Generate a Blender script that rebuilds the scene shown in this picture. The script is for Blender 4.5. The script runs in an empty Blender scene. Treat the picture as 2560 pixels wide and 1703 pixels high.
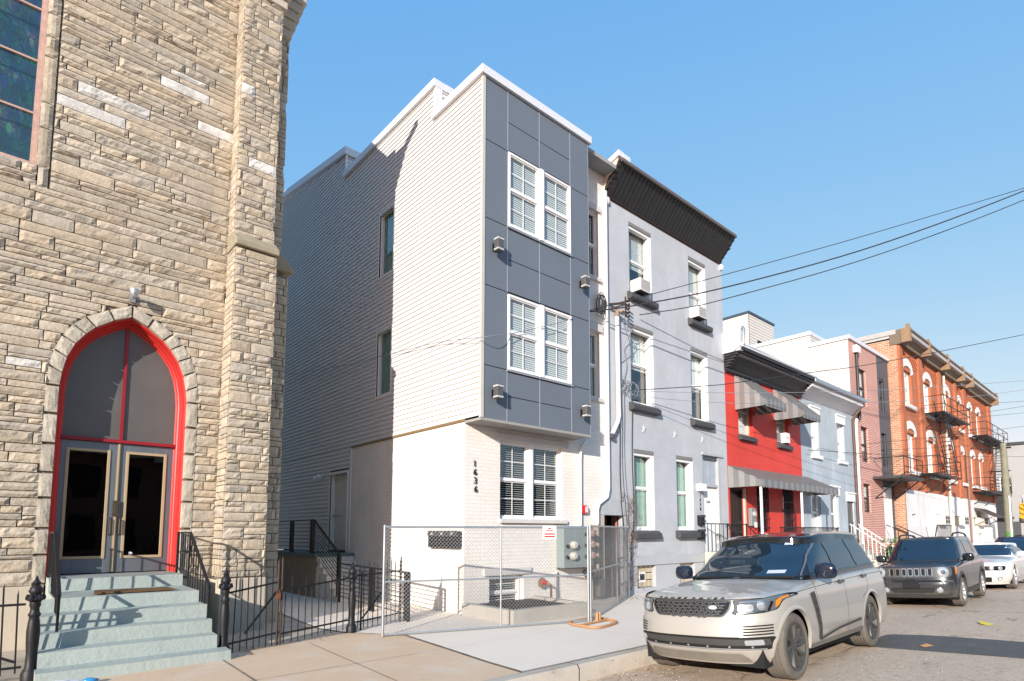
import bpy, bmesh, math, random
from mathutils import Vector, Matrix, noise, Euler
random.seed(11)
C = bpy.context.scene
COL = C.collection
R = math.radians

# ---------------------------------------------------------------- camera, sky, sun, exposure
cd = bpy.data.cameras.new('camera'); cam = bpy.data.objects.new('camera', cd); COL.objects.link(cam)
YAW, PITCH = R(47.68), math.atan(132/1460.)
cam.location = (0, 0, 1.75)
fwd = Vector((math.cos(YAW)*math.cos(PITCH), math.sin(YAW)*math.cos(PITCH), math.sin(PITCH)))
cam.rotation_euler = fwd.to_track_quat('-Z', 'Y').to_euler()
cd.sensor_width = 36; cd.lens = 36*1460/2560.
cd.shift_x = (1280-1320)/2560.; cd.shift_y = (1198-851.5)/2560.
cd.clip_end = 2000
C.camera = cam

SUN = Vector((.838, .465, -.285)).normalized()        # the way the light travels
W = bpy.data.worlds.new('World'); C.world = W; W.use_nodes = True
nt = W.node_tree; bg = nt.nodes['Background']
sky = nt.nodes.new('ShaderNodeTexSky'); sky.sky_type = 'NISHITA'; sky.sun_disc = False
sky.sun_elevation = math.asin(-SUN.z); sky.sun_rotation = math.atan2(-SUN.x, -SUN.y)
sky.air_density = 1.0; sky.dust_density = 0.35; sky.ozone_density = 2.2; sky.altitude = 20
# film response of the camera on the sky: each channel of the Nishita radiance gets its own contrast
sp_ = nt.nodes.new('ShaderNodeSeparateColor'); cb_ = nt.nodes.new('ShaderNodeCombineColor'); nt.links.new(sky.outputs[0], sp_.inputs[0])
for ch, (pw, k) in enumerate(((.85, 1.16), (.414, 1.93), (.073, 3.75))):
    m0 = nt.nodes.new('ShaderNodeMath'); m0.operation = 'POWER'; m0.inputs[1].default_value = pw; m1 = nt.nodes.new('ShaderNodeMath'); m1.operation = 'MULTIPLY'; m1.inputs[1].default_value = k
    nt.links.new(sp_.outputs[ch], m0.inputs[0]); nt.links.new(m0.outputs[0], m1.inputs[0]); nt.links.new(m1.outputs[0], cb_.inputs[ch])
nt.links.new(cb_.outputs[0], bg.inputs[0]); bg.inputs[1].default_value = 0.15
sl = bpy.data.lights.new('sun', 'SUN'); so = bpy.data.objects.new('sun', sl); COL.objects.link(so)
sl.energy = 5.0; sl.angle = R(0.5); sl.color = (1, .945, .87)
so.rotation_euler = SUN.to_track_quat('-Z', 'Y').to_euler(); so.location = (-30, -20, 40)
C.view_settings.view_transform = 'Standard'; C.view_settings.look = 'None'
C.view_settings.exposure = 0.52; C.view_settings.gamma = 1.0
C.render.engine = 'CYCLES'
C.cycles.max_bounces = 6; C.cycles.transparent_max_bounces = 16; C.cycles.caustics_reflective = False
C.cycles.caustics_refractive = False; C.cycles.use_denoising = True

# ---------------------------------------------------------------- mesh helpers
class MB:
    def __init__(s): s.v = []; s.f = []; s.m = []; s.c = None
    def add(s, vs, fs, mi=0):
        o = len(s.v); s.v += [tuple(v) for v in vs]
        s.f += [tuple(i+o for i in f) for f in fs]; s.m += [mi]*len(fs); return s
    def hexa(s, p, mi=0):
        return s.add(p, [(0,1,2,3),(7,6,5,4),(0,4,5,1),(1,5,6,2),(2,6,7,3),(3,7,4,0)], mi)
    def box(s, x0, x1, y0, y1, z0, z1, mi=0):
        return s.hexa([(x0,y0,z0),(x1,y0,z0),(x1,y1,z0),(x0,y1,z0),(x0,y0,z1),(x1,y0,z1),(x1,y1,z1),(x0,y1,z1)], mi)
    def fbox(s, fr, u0, u1, v0, v1, n0, n1, mi=0):
        return s.hexa([fr(u0,v0,n0),fr(u1,v0,n0),fr(u1,v0,n1),fr(u0,v0,n1),fr(u0,v1,n0),fr(u1,v1,n0),fr(u1,v1,n1),fr(u0,v1,n1)], mi)
    def quad(s, a, b, c, d, mi=0): return s.add([a,b,c,d], [(0,1,2,3)], mi)
    def prism(s, fr, poly, n0, n1, mi=0):
        n = len(poly); vs = [fr(u,v,n0) for u,v in poly]+[fr(u,v,n1) for u,v in poly]
        fs = [tuple(range(n)), tuple(range(2*n-1, n-1, -1))]+[(i,(i+1)%n,n+(i+1)%n,n+i) for i in range(n)]
        return s.add(vs, fs, mi)
    def tube(s, pts, r, n=6, closed=False, mi=0, caps=True):
        pts = [Vector(p) for p in pts]; N = len(pts); rs = r if isinstance(r, (list,tuple)) else [r]*N
        vs = []; up = Vector((0,0,1)); pa = None
        for i, p in enumerate(pts):
            a = pts[i-1] if (i > 0 or closed) else p; b = pts[(i+1) % N] if (i < N-1 or closed) else p
            t = (b-a).normalized() if (b-a).length > 1e-9 else Vector((0,0,1))
            if pa is None:
                ref = up if abs(t.z) < .95 else Vector((1,0,0)); x = t.cross(ref).normalized()
            else:
                x = (pa-t*pa.dot(t)); x = x.normalized() if x.length > 1e-6 else t.cross(up).normalized()
            pa = x; y = t.cross(x)
            for k in range(n):
                w = 2*math.pi*(k+.5)/n; vs.append(p+x*(math.cos(w)*rs[i])+y*(math.sin(w)*rs[i]))
        fs = []
        for i in range(N if closed else N-1):
            j = (i+1) % N
            for k in range(n): fs.append((i*n+k, i*n+(k+1)%n, j*n+(k+1)%n, j*n+k))
        if caps and not closed: fs += [tuple(range(n-1,-1,-1)), tuple((N-1)*n+k for k in range(n))]
        return s.add(vs, fs, mi)
    def bar(s, a, b, w, h=None, mi=0):
        a = Vector(a); b = Vector(b); h = h or w; t = (b-a).normalized()
        ref = Vector((0,0,1)) if abs(t.z) < .95 else Vector((1,0,0)); x = t.cross(ref).normalized()*w/2; y = t.cross(x.normalized())*h/2
        return s.hexa([a-x-y,a+x-y,a+x+y,a-x+y,b-x-y,b+x-y,b+x+y,b-x+y], mi)
    def lathe(s, prof, c, ax='Z', n=16, mi=0):
        c = Vector(c); vs = []
        for r, h in prof:
            for k in range(n):
                w = 2*math.pi*k/n; a, b = r*math.cos(w), r*math.sin(w)
                vs.append(c+(Vector((a,b,h)) if ax == 'Z' else Vector((a,h,b)) if ax == 'Y' else Vector((h,a,b))))
        fs = [(i*n+k, i*n+(k+1)%n, (i+1)*n+(k+1)%n, (i+1)*n+k) for i in range(len(prof)-1) for k in range(n)]
        if prof[0][0] > 1e-6: fs.append(tuple(range(n-1,-1,-1)))
        if prof[-1][0] > 1e-6: fs.append(tuple((len(prof)-1)*n+k for k in range(n)))
        return s.add(vs, fs, mi)
    def split(s):
        # far-apart pieces of the buffer, as buffers of their own
        p = list(range(len(s.v)))
        def find(i):
            while p[i] != i: p[i] = p[p[i]]; i = p[i]
            return i
        key = {}
        for i, v in enumerate(s.v):
            k = tuple(round(c, 4) for c in v); j = key.setdefault(k, i); p[find(i)] = find(j)
        for f in s.f:
            for i in f[1:]: p[find(i)] = find(f[0])
        box = {}
        for i, v in enumerate(s.v):
            b = box.setdefault(find(i), [list(v), list(v)])
            for k in range(3): b[0][k] = min(b[0][k], v[k]); b[1][k] = max(b[1][k], v[k])
        ids = list(box); q = {i: i for i in ids}
        def fq(i):
            while q[i] != i: i = q[i]
            return i
        for x, i in enumerate(ids):
            for j in ids[x+1:]:
                A, B = box[i], box[j]; gap = math.sqrt(sum(max(0, A[0][k]-B[1][k], B[0][k]-A[1][k])**2 for k in range(3)))
                size = max(max(A[1][k]-A[0][k] for k in range(3)), max(B[1][k]-B[0][k] for k in range(3)))
                if gap <= max(.02, .5*size): q[fq(i)] = fq(j)
        out = {}
        for f, m in zip(s.f, s.m):
            r = fq(find(f[0])); b, mp = out.setdefault(r, (MB(), {}))
            if s.c and b.c is None: b.c = []
            for i in f:
                if i not in mp:
                    mp[i] = len(b.v); b.v.append(s.v[i])
                    if s.c: b.c.append(s.c[i])
            b.f.append(tuple(mp[i] for i in f)); b.m.append(m)
        return [b for b, _ in out.values()]
    def build(s, name, mats, parent=None, smooth=False, bevel=0, local=False, keep=False, sep=False):
        if sep:
            ps = s.split()
            if len(ps) > 1: return [b.build(name, mats, parent, smooth, bevel, local, keep) for b in ps][0]
        me = bpy.data.meshes.new(name); me.from_pydata(s.v, [], s.f)
        if not isinstance(mats, (list, tuple)): mats = [mats]
        for m in mats: me.materials.append(m)
        for p, mi in zip(me.polygons, s.m): p.material_index = mi
        if s.c:
            a = me.color_attributes.new('Col', 'FLOAT_COLOR', 'POINT')
            for i, c in enumerate(s.c): a.data[i].color = (c[0], c[1], c[2], 1)
        if not keep:
            bm = bmesh.new(); bm.from_mesh(me)
            bmesh.ops.remove_doubles(bm, verts=bm.verts, dist=1e-5) if not s.c else None
            bmesh.ops.recalc_face_normals(bm, faces=bm.faces); bm.to_mesh(me); bm.free()
        if smooth:
            for p in me.polygons: p.use_smooth = True
            if smooth is not True and hasattr(me, 'set_sharp_from_angle'): me.set_sharp_from_angle(angle=R(smooth))
        o = bpy.data.objects.new(name, me); COL.objects.link(o)
        if bevel:
            b = o.modifiers.new('bevel', 'BEVEL'); b.width = bevel; b.segments = 2; b.limit_method = 'ANGLE'; b.angle_limit = R(40)
        if parent: attach(o, parent, local)
        return o

def attach(o, parent, local=False):
    o.parent = parent
    if parent.type == 'EMPTY' and not local:
        o.matrix_parent_inverse = (Matrix.Translation(parent.location) @ parent.rotation_euler.to_matrix().to_4x4()).inverted()
    return o
def thing(name, label, cat, loc=(0,0,0), rot=(0,0,0), group=None):
    o = bpy.data.objects.new(name, None); COL.objects.link(o); o.location = loc; o.rotation_euler = rot
    o.empty_display_size = .2
    return tag(o, label, cat, group)
def tag(o, label, cat, group=None):
    o['label'] = label; o['category'] = cat
    if group: o['group'] = group
    return o
def kind(o, k): o['kind'] = k; return o
def copy_tree(o, parent=None):
    c = o.copy(); COL.objects.link(c)
    if parent: mi_ = o.matrix_parent_inverse.copy(); c.parent = parent; c.matrix_parent_inverse = mi_
    for ch in list(o.children): copy_tree(ch, c)
    return c
class Fr:
    def __init__(s, o, u, n): s.o = Vector(o); s.u = Vector(u); s.n = Vector(n)
    def __call__(s, u, v, n): return s.o+s.u*u+s.n*n+Vector((0,0,v))
def front(y): return Fr((0,y,0), (1,0,0), (0,-1,0))
def side(x): return Fr((x,0,0), (0,1,0), (-1,0,0))
def smoothline(pts, k=4):
    P = [Vector(p) for p in pts]; out = []
    for i in range(len(P)-1):
        a = P[max(i-1,0)]; b = P[i]; c = P[i+1]; d = P[min(i+2,len(P)-1)]
        for j in range(k):
            t = j/k; out.append(.5*((2*b)+(c-a)*t+(2*a-5*b+4*c-d)*t*t+(3*b-a-3*c+d)*t**3))
    out.append(P[-1]); return out
def wallholes(mb, fr, u0, u1, v0, v1, holes, depth=.2, n=0, mi=0):
    us = sorted({u0,u1,*[h[0] for h in holes],*[h[1] for h in holes]}); vs = sorted({v0,v1,*[h[2] for h in holes],*[h[3] for h in holes]})
    us = [u for u in us if u0-1e-6 <= u <= u1+1e-6]; vs = [v for v in vs if v0-1e-6 <= v <= v1+1e-6]
    for i in range(len(us)-1):
        for j in range(len(vs)-1):
            cu, cv = (us[i]+us[i+1])/2, (vs[j]+vs[j+1])/2
            if any(h[0] < cu < h[1] and h[2] < cv < h[3] for h in holes): continue
            mb.quad(fr(us[i],vs[j],n), fr(us[i+1],vs[j],n), fr(us[i+1],vs[j+1],n), fr(us[i],vs[j+1],n), mi)
    for a, b, c, d in holes:
        d2 = n-depth
        for p, q in (((a,c),(b,c)),((b,c),(b,d)),((b,d),(a,d)),((a,d),(a,c))):
            mb.quad(fr(p[0],p[1],n), fr(q[0],q[1],n), fr(q[0],q[1],d2), fr(p[0],p[1],d2), mi)
def text_mesh(s, size, ext=.004, name='text', align='CENTER', spacing=1.0):
    cu = bpy.data.curves.new(name, 'FONT'); cu.body = s; cu.size = size; cu.extrude = ext; cu.align_x = align; cu.align_y = 'CENTER'
    cu.space_character = spacing; cu.resolution_u = 2
    o = bpy.data.objects.new(name, cu); COL.objects.link(o); bpy.context.view_layer.update()
    dg = bpy.context.evaluated_depsgraph_get(); me = bpy.data.meshes.new_from_object(o.evaluated_get(dg))
    vs = [v.co.copy() for v in me.vertices]; fs = [tuple(p.vertices) for p in me.polygons]
    bpy.data.objects.remove(o); bpy.data.curves.remove(cu); bpy.data.meshes.remove(me)
    return vs, fs
def add_text(mb, s, size, fn, ext=.004, spacing=1.0):
    vs, fs = text_mesh(s, size, ext, spacing=spacing); mb.add([fn(v) for v in vs], fs); return mb

# ---------------------------------------------------------------- materials
class N:
    def __init__(s, name):
        s.m = bpy.data.materials.new(name); s.m.use_nodes = True; s.t = s.m.node_tree; s.b = s.t.nodes['Principled BSDF']; s._p = None
    def n(s, k, **kw):
        x = s.t.nodes.new('ShaderNode'+k)
        for a, v in kw.items(): setattr(x, a, v)
        return x
    def l(s, a, b): s.t.links.new(a, b)
    @property
    def pos(s):
        if not s._p: s._p = s.n('TexCoord').outputs['Object']
        return s._p
    def uvz(s):       # (x+y, z, 0): one mapping that fits every upright wall square to the street
        sp = s.n('SeparateXYZ'); s.l(s.pos, sp.inputs[0]); ad = s.n('Math', operation='ADD'); s.l(sp.outputs[0], ad.inputs[0]); s.l(sp.outputs[1], ad.inputs[1])
        cb = s.n('CombineXYZ'); s.l(ad.outputs[0], cb.inputs[0]); s.l(sp.outputs[2], cb.inputs[1]); return cb.outputs[0]
    def noise(s, scale, detail=4, rough=.55, vec=None, stretch=None):
        x = s.n('TexNoise'); x.inputs['Scale'].default_value = scale; x.inputs['Detail'].default_value = detail; x.inputs['Roughness'].default_value = rough
        v = vec or s.pos
        if stretch:
            mp = s.n('Mapping'); mp.inputs['Scale'].default_value = stretch; s.l(v, mp.inputs[0]); v = mp.outputs[0]
        s.l(v, x.inputs['Vector']); return x.outputs['Fac']
    def ramp(s, fac, stops):
        r = s.n('ValToRGB'); e = r.color_ramp.elements
        while len(e) < len(stops): e.new(.5)
        for q, (p, c) in zip(e, stops): q.position = p; q.color = (*c, 1) if len(c) == 3 else c
        s.l(fac, r.inputs[0]); return r.outputs[0]
    def mix(s, fac, a, b, mode='MIX'):
        x = s.n('Mix', data_type='RGBA', blend_type=mode)
        for sock, v in ((x.inputs[0], fac), (x.inputs[6], a), (x.inputs[7], b)):
            if isinstance(v, (int, float)): sock.default_value = v
            elif isinstance(v, tuple): sock.default_value = (*v, 1)
            else: s.l(v, sock)
        return x.outputs[2]
    def bump(s, h, strength=.4, dist=.01, prev=None):
        x = s.n('Bump'); x.inputs['Strength'].default_value = strength; x.inputs['Distance'].default_value = dist; s.l(h, x.inputs['Height'])
        if prev: s.l(prev, x.inputs['Normal'])
        s.l(x.outputs[0], s.b.inputs['Normal']); return x.outputs[0]
    def col(s, c):
        i = s.b.inputs['Base Color']
        if isinstance(c, tuple): i.default_value = (*c, 1)
        else: s.l(c, i)
    def set(s, rough=.6, metal=0, spec=.5, coat=0, ior=None):
        s.b.inputs['Roughness'].default_value = rough; s.b.inputs['Metallic'].default_value = metal
        s.b.inputs['Specular IOR Level'].default_value = spec; s.b.inputs['Coat Weight'].default_value = coat
        if ior: s.b.inputs['IOR'].default_value = ior
        return s.m
def g(c, k): return tuple(min(1, max(0, x*k)) for x in c)
def M(name, c, rough=.6, metal=0, var=.18, scale=3., bump=0., bscale=60., spec=.4, coat=0, fine=.1):
    a = N(name)
    col = a.mix(a.noise(scale, 5), g(c, 1-var), g(c, 1+var))
    if fine: col = a.mix(a.noise(scale*22, 3), a.mix(1., col, (1-fine,)*3, 'MULTIPLY'), col)
    a.col(col)
    if bump: a.bump(a.noise(bscale, 4), bump, .01)
    return a.set(rough, metal, spec, coat)
def brick(name, c1, c2, mortar, bw=.215, bh=.075, ms=.006, bump=.5, rough=.8, stain=None, offset=.5):
    a = N(name); t = a.n('TexBrick'); a.l(a.uvz(), t.inputs[0])
    for k, v in (('Scale',1),('Brick Width',bw),('Row Height',bh),('Mortar Size',ms),('Mortar Smooth',.2),('Bias',0)): t.inputs[k].default_value = v
    t.offset = offset
    for k, v in (('Color1',c1),('Color2',c2),('Mortar',mortar)): t.inputs[k].default_value = (*v, 1)
    col = a.mix(.8, t.outputs[0], a.ramp(a.noise(1.1, 6, .6), [(.25,(.84,)*3),(.7,(1.06,)*3)]), 'MULTIPLY')
    if stain:
        f = a.noise(.9, 6, .65, stretch=(1.5,1.5,.35)); col = a.mix(a.ramp(f, [(.52,(0,)*3),(.75,(1,)*3)]), col, stain)
    a.col(col)
    inv = a.n('Math', operation='MULTIPLY_ADD'); inv.inputs[1].default_value = -1; inv.inputs[2].default_value = 1; a.l(t.outputs['Fac'], inv.inputs[0])
    p = a.bump(inv.outputs[0], bump, .012); a.bump(a.noise(90, 3), .25, .004, p)
    return a.set(rough, 0, .3)
def glassmat(name, tint=(.9,.95,.95), refl=.0, rough=.01):
    m = bpy.data.materials.new(name); m.use_nodes = True; t = m.node_tree; t.nodes.remove(t.nodes['Principled BSDF']); o = t.nodes['Material Output']
    tr = t.nodes.new('ShaderNodeBsdfTransparent'); tr.inputs[0].default_value = (*tint, 1)
    gl = t.nodes.new('ShaderNodeBsdfGlossy'); gl.inputs['Roughness'].default_value = rough
    lw = t.nodes.new('ShaderNodeLayerWeight'); lw.inputs[0].default_value = .5; fr = t.nodes.new('ShaderNodeMath'); fr.operation = 'POWER'; fr.inputs[1].default_value = 4.; t.links.new(lw.outputs['Facing'], fr.inputs[0])   # same from both sides of the sheet
    ad = t.nodes.new('ShaderNodeMath'); ad.operation = 'ADD'; ad.use_clamp = True; ad.inputs[1].default_value = refl; t.links.new(fr.outputs[0], ad.inputs[0])
    # slightly uneven panes bend what they mirror
    tc = t.nodes.new('ShaderNodeTexCoord'); nz = t.nodes.new('ShaderNodeTexNoise'); nz.inputs['Scale'].default_value = 1.3; t.links.new(tc.outputs['Object'], nz.inputs[0])
    bp = t.nodes.new('ShaderNodeBump'); bp.inputs['Strength'].default_value = .06; bp.inputs['Distance'].default_value = .05; t.links.new(nz.outputs[0], bp.inputs['Height']); t.links.new(bp.outputs[0], gl.inputs['Normal'])
    mx = t.nodes.new('ShaderNodeMixShader'); t.links.new(ad.outputs[0], mx.inputs[0]); t.links.new(tr.outputs[0], mx.inputs[1]); t.links.new(gl.outputs[0], mx.inputs[2]); t.links.new(mx.outputs[0], o.inputs[0])
    return m

GLASS = glassmat('window_glass', (.90,.94,.92), .15)
GLASSD = glassmat('dark_glass', (.25,.28,.28), .08)
WHITE = M('white_paint', (.78,.77,.75), .45, var=.05, fine=.04)
DARKROOM = M('room_dark', (.035,.035,.04), .9, fine=0)  # near-black: darkness of the unlit rooms put into the colour
BLACKIRON = M('black_iron', (.018,.018,.020), .45, .3, .3, 20, .3, 120)
BLIND = M('blind_slats', (.74,.74,.72), .6, var=.03, fine=0)
CURTAIN = M('curtain_cloth', (.72,.72,.70), .9, var=.2, scale=6)
GREENCURT = M('green_curtain', (.20,.36,.30), .9, var=.3, scale=5)
GALV = M('galvanised_steel', (.50,.52,.53), .38, .75, .15, 8)
CONC = M('concrete', (.46,.43,.38), .85, 0, .2, 2.2, .4, 70, .2)
CAP = M('aluminium_coping', (.68,.68,.69), .42, .1, .05, 2, fine=.03)
CHARCOAL = M('charcoal_paint', (.05,.052,.058), .6, var=.25, scale=7, bump=.2)

def window(fr, u0, u1, v0, v1, d, parent, mat=WHITE, fw=.05, munt=True, blind='slats', split=True, lbl=None, name='window', back=None, half=.5, glass=None, drop=0, sl=.040):
    """double-hung window set d behind the wall face; children: pane, blind or curtain, interior"""
    mb = MB(); n1 = -d; n0 = -d-.07
    mb.fbox(fr,u0,u0+fw,v0,v1,n0,n1); mb.fbox(fr,u1-fw,u1,v0,v1,n0,n1)
    mb.fbox(fr,u0+fw,u1-fw,v1-fw,v1,n0,n1-.001); mb.fbox(fr,u0+fw,u1-fw,v0,v0+fw*1.3,n0,n1+.012)
    a, b, c, e = u0+fw, u1-fw, v0+fw*1.3, v1-fw; vm = c+(e-c)*half
    if split:
        mb.fbox(fr,a,b,vm-.022,vm+.022,n0+.006,n1-.012)
        for q, (p0, p1, dn) in enumerate(((vm+.022,e,-.02),(c,vm-.022,-.04))):
            s = .028
            mb.fbox(fr,a,a+s,p0,p1,n0+.004,n1+dn); mb.fbox(fr,b-s,b,p0,p1,n0+.004,n1+dn)
            mb.fbox(fr,a+s,b-s,p1-s,p1,n0+.004,n1+dn-.001); mb.fbox(fr,a+s,b-s,p0,p0+s,n0+.004,n1+dn-.001)
            if munt:
                um, vv = (a+b)/2, (p0+p1)/2
                mb.fbox(fr,um-.008,um+.008,p0+s,p1-s,n1-.052,n1-.044); mb.fbox(fr,a+s,um-.008,vv-.008,vv+.008,n1-.052,n1-.044); mb.fbox(fr,um+.008,b-s,vv-.008,vv+.008,n1-.052,n1-.044)
    w = mb.build(name, mat, parent)
    if lbl: w['label'] = lbl
    MB().quad(fr(a,c,n1-.055), fr(b,c,n1-.055), fr(b,e,n1-.055), fr(a,e,n1-.055)).build('pane', glass or GLASS, w)
    nb = n1-.085
    if blind == 'slats':
        m2 = MB(); z = c+.02+drop; tl = .003 if sl > .03 else .012
        while z < e-.02:
            m2.quad(fr(a+.005,z,nb+tl), fr(b-.005,z,nb+tl), fr(b-.005,z+sl,nb-tl), fr(a+.005,z+sl,nb-tl)); z += .048
        m2.fbox(fr,a,b,e-.03,e,nb-.03,nb+.01); m2.build('blind', BLIND, w)
    elif blind:
        m2 = MB(); k = 14; us = [a+(b-a)*i/k for i in range(k+1)]
        for i in range(k):
            n2 = lambda j: nb-.03*(j % 2)
            m2.quad(fr(us[i],c+drop,n2(i)), fr(us[i+1],c+drop,n2(i+1)), fr(us[i+1],e,n2(i+1)), fr(us[i],e,n2(i)))
        m2.build('curtain', blind, w)
    m3 = MB(); nk = n1-.6
    m3.quad(fr(u0,v0,nk),fr(u1,v0,nk),fr(u1,v1,nk),fr(u0,v1,nk))
    for p, q in (((u0,v0),(u1,v0)),((u1,v0),(u1,v1)),((u1,v1),(u0,v1)),((u0,v1),(u0,v0))):
        m3.quad(fr(p[0],p[1],n0), fr(q[0],q[1],n0), fr(q[0],q[1],nk), fr(p[0],p[1],nk))
    m3.build('interior', back or DARKROOM, w)
    return w
# ================================================================ ground
a = N('old_asphalt')
c = a.mix(a.noise(.7, 6, .6), (.56,.43,.31), (.68,.53,.40))
c = a.mix(a.ramp(a.noise(34, 4, .7), [(.35,(.62,)*3),(.62,(1.12,)*3)]), (0,0,0), c, 'MIX') if False else a.mix(1., c, a.ramp(a.noise(45, 4, .75), [(.3,(.60,)*3),(.66,(1.15,)*3)]), 'MULTIPLY')
c = a.mix(1., c, a.ramp(a.noise(9, 5, .7), [(.28,(.72,)*3),(.5,(1.02,)*3)]), 'MULTIPLY')
vo = a.n('TexVoronoi', feature='DISTANCE_TO_EDGE'); vo.inputs['Scale'].default_value = .55
wp = a.n('VectorMath', operation='ADD'); nz = a.n('TexNoise'); nz.inputs['Scale'].default_value = 1.7; nz.inputs['Detail'].default_value = 6; a.l(a.pos, nz.inputs[0])
sc = a.n('VectorMath', operation='SCALE'); sc.inputs['Scale'].default_value = .55; a.l(nz.outputs['Color'], sc.inputs[0]); a.l(a.pos, wp.inputs[0]); a.l(sc.outputs[0], wp.inputs[1]); a.l(wp.outputs[0], vo.inputs['Vector'])
crack = a.ramp(vo.outputs['Distance'], [(.0,(.35,.3,.25)),(.012,(1,1,1))])
c = a.mix(a.ramp(a.noise(.5,3), [(.42,(0,)*3),(.55,(.8,)*3)]), c, a.mix(1., c, crack, 'MULTIPLY'))
c = a.mix(a.ramp(a.noise(1.3, 5, .7, stretch=(.6,2.2,1)), [(.60,(0,)*3),(.74,(.75,)*3)]), c, (.10,.085,.07))
c = a.mix(a.ramp(a.noise(16, 2), [(.70,(0,)*3),(.74,(1,)*3)]), c, (.60,.57,.52))
a.col(c); a.bump(a.noise(55, 5, .7), .7, .012); ASPHALT = a.set(.9, 0, .2)
a = N('dark_asphalt'); c = a.mix(a.noise(3, 6, .7), (.075,.073,.070), (.15,.143,.132)); c = a.mix(a.ramp(a.noise(40,3), [(.62,(0,)*3),(.7,(1,)*3)]), c, (.25,.22,.18)); a.col(c); a.bump(a.noise(70,4), .5, .01); PATCH = a.set(.85, 0, .25)
def pavement(name, c0, c1, dots, streak=None):
    a = N(name); c = a.mix(a.noise(.9, 7, .62), c0, c1)
    c = a.mix(1., c, a.ramp(a.noise(75, 3, .7), [(.3,(.86,)*3),(.65,(1.06,)*3)]), 'MULTIPLY')
    if streak: c = a.mix(a.ramp(a.noise(1.6, 5, .65), [(.52,(0,)*3),(.72,(.7,)*3)]), c, streak)
    c = a.mix(a.ramp(a.noise(11, 2), [(dots,(0,)*3),(dots+.025,(1,)*3)]), c, (.16,.13,.10))
    a.col(c); a.bump(a.noise(110, 4), .3, .006); return a.set(.85, 0, .25)
OLDWALK = pavement('tan_concrete', (.60,.43,.285), (.70,.53,.375), .76, (.66,.58,.48))
NEWWALK = pavement('pale_concrete', (.76,.66,.555), (.84,.74,.63), .78)
KERBM = pavement('kerb_stone', (.42,.375,.31), (.58,.52,.44), .72, (.30,.25,.19))
JOINT = M('joint_brown', (.20,.155,.115), .95, fine=.3)  # plain dark brown of the scored joint lines
def zroad(y): return -.112 if y > 5.06 else (-.06*(y-3.2) if y > 3.2 else (-.018*(y-3.2) if y > 1.5 else .03))
mb = MB(); ys = [-60,-20,-6,-2,0,1,1.5,2.2,3.2,4.0,4.6,5.07]; xs = [-60,-20,-8,0,4,8,12,16,20,26,34,45,60,90,200]
for i in range(len(xs)-1):
    for j in range(len(ys)-1):
        mb.quad(*[(x,y,zroad(y)) for x, y in ((xs[i],ys[j]),(xs[i+1],ys[j]),(xs[i+1],ys[j+1]),(xs[i],ys[j+1]))])
mb.quad((57.9,5.07,-.112),(200,5.07,-.112),(200,90,-.112),(57.9,90,-.112))
kind(mb.build('road', ASPHALT), 'structure')
kind(MB().box(-400,400,-400,400,-.6,-.5).build('ground', ASPHALT), 'structure')
# darker resurfaced strip across the lane
pts1 = [(9.55,3.42),(10.6,3.40),(11.43,3.42),(11.62,3.15),(11.81,2.81),(11.95,2.2),(12.03,1.68),(12.1,.8),(12.1,-2)]
pts0 = [(9.55,3.40),(9.96,3.36),(10.08,3.0),(10.2,2.5),(10.33,2.0),(10.46,1.47),(10.5,.8),(10.5,-2)]
p1 = smoothline([(x,y,0) for x,y in pts1], 3); p0 = smoothline([(x,y,0) for x,y in pts0], 3)
mb = MB(); n = 24
def at(P, t): f = t*(len(P)-1); i = min(int(f), len(P)-2); return P[i].lerp(P[i+1], f-i)
for i in range(n):
    a0, a1, b0, b1 = at(p0,i/n), at(p0,(i+1)/n), at(p1,i/n), at(p1,(i+1)/n)
    q = [Vector((p.x+.02*noise.noise(Vector((p.x*9,p.y*9,1))), p.y, zroad(p.y)+.005)) for p in (a0,b0,b1,a1)]; mb.quad(*q)
kind(mb.build('road_patch', PATCH), 'structure')
# kerb, pavements
SX = 4.66
mb = MB(); x = -20.
while x < 57.8:
    L = 2.4+random.random()*.8; e = min(x+L, 57.8); w = .008
    for k in range(8):
        u0 = x+w+(e-x-2*w)*k/8; u1 = x+w+(e-x-2*w)*(k+1)/8; q = lambda u: .012*noise.noise(Vector((u*2.1,3,0)))
        P = []
        for u in (u0,u1):
            P.append([(u,5.06+q(u),-.15),(u,5.055+q(u),.06+q(u*3)*.4),(u,5.085+q(u),.108),(u,5.24,.108)])
        for r in range(3): mb.quad(P[0][r],P[1][r],P[1][r+1],P[0][r+1])
    x = e
kind(mb.build('kerb', KERBM, smooth=35), 'structure')
ex = [(4.66,5.24),(4.70,6.0),(4.80,6.98),(4.92,8.31),(4.50,8.96),(4.40,9.12)]
mb = MB()
old = [(-20,5.24),(4.66,5.24),(4.70,6.0),(4.80,6.98),(4.92,8.31),(4.52,8.98),(4.37,9.16),(3.0,8.78),(2.3,8.62),(-20,8.6)]
mb.add([(x,y,.110) for x,y in old], [tuple(range(len(old)))]); kind(mb.build('pavement', OLDWALK, keep=True), 'structure')
mb = MB(); new = [(4.675,5.24),(57.8,5.24),(57.8,9.2),(34.4,9.6),(11.3,9.62),(6.99,9.62),(6.99,22),(5.2,22),(4.2,9.9),(4.385,9.16),(4.535,8.98),(4.935,8.31),(4.815,6.98),(4.715,6.0)]
mb.add([(x,y,.114) for x,y in new], [tuple(range(len(new)))]); kind(mb.build('new_pavement', NEWWALK, keep=True), 'structure')
mb = MB()
yard = [(-20,8.6),(2.3,8.62),(3.0,8.78),(4.37,9.16),(4.2,9.9),(5.2,22),(-20,22)]
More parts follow.
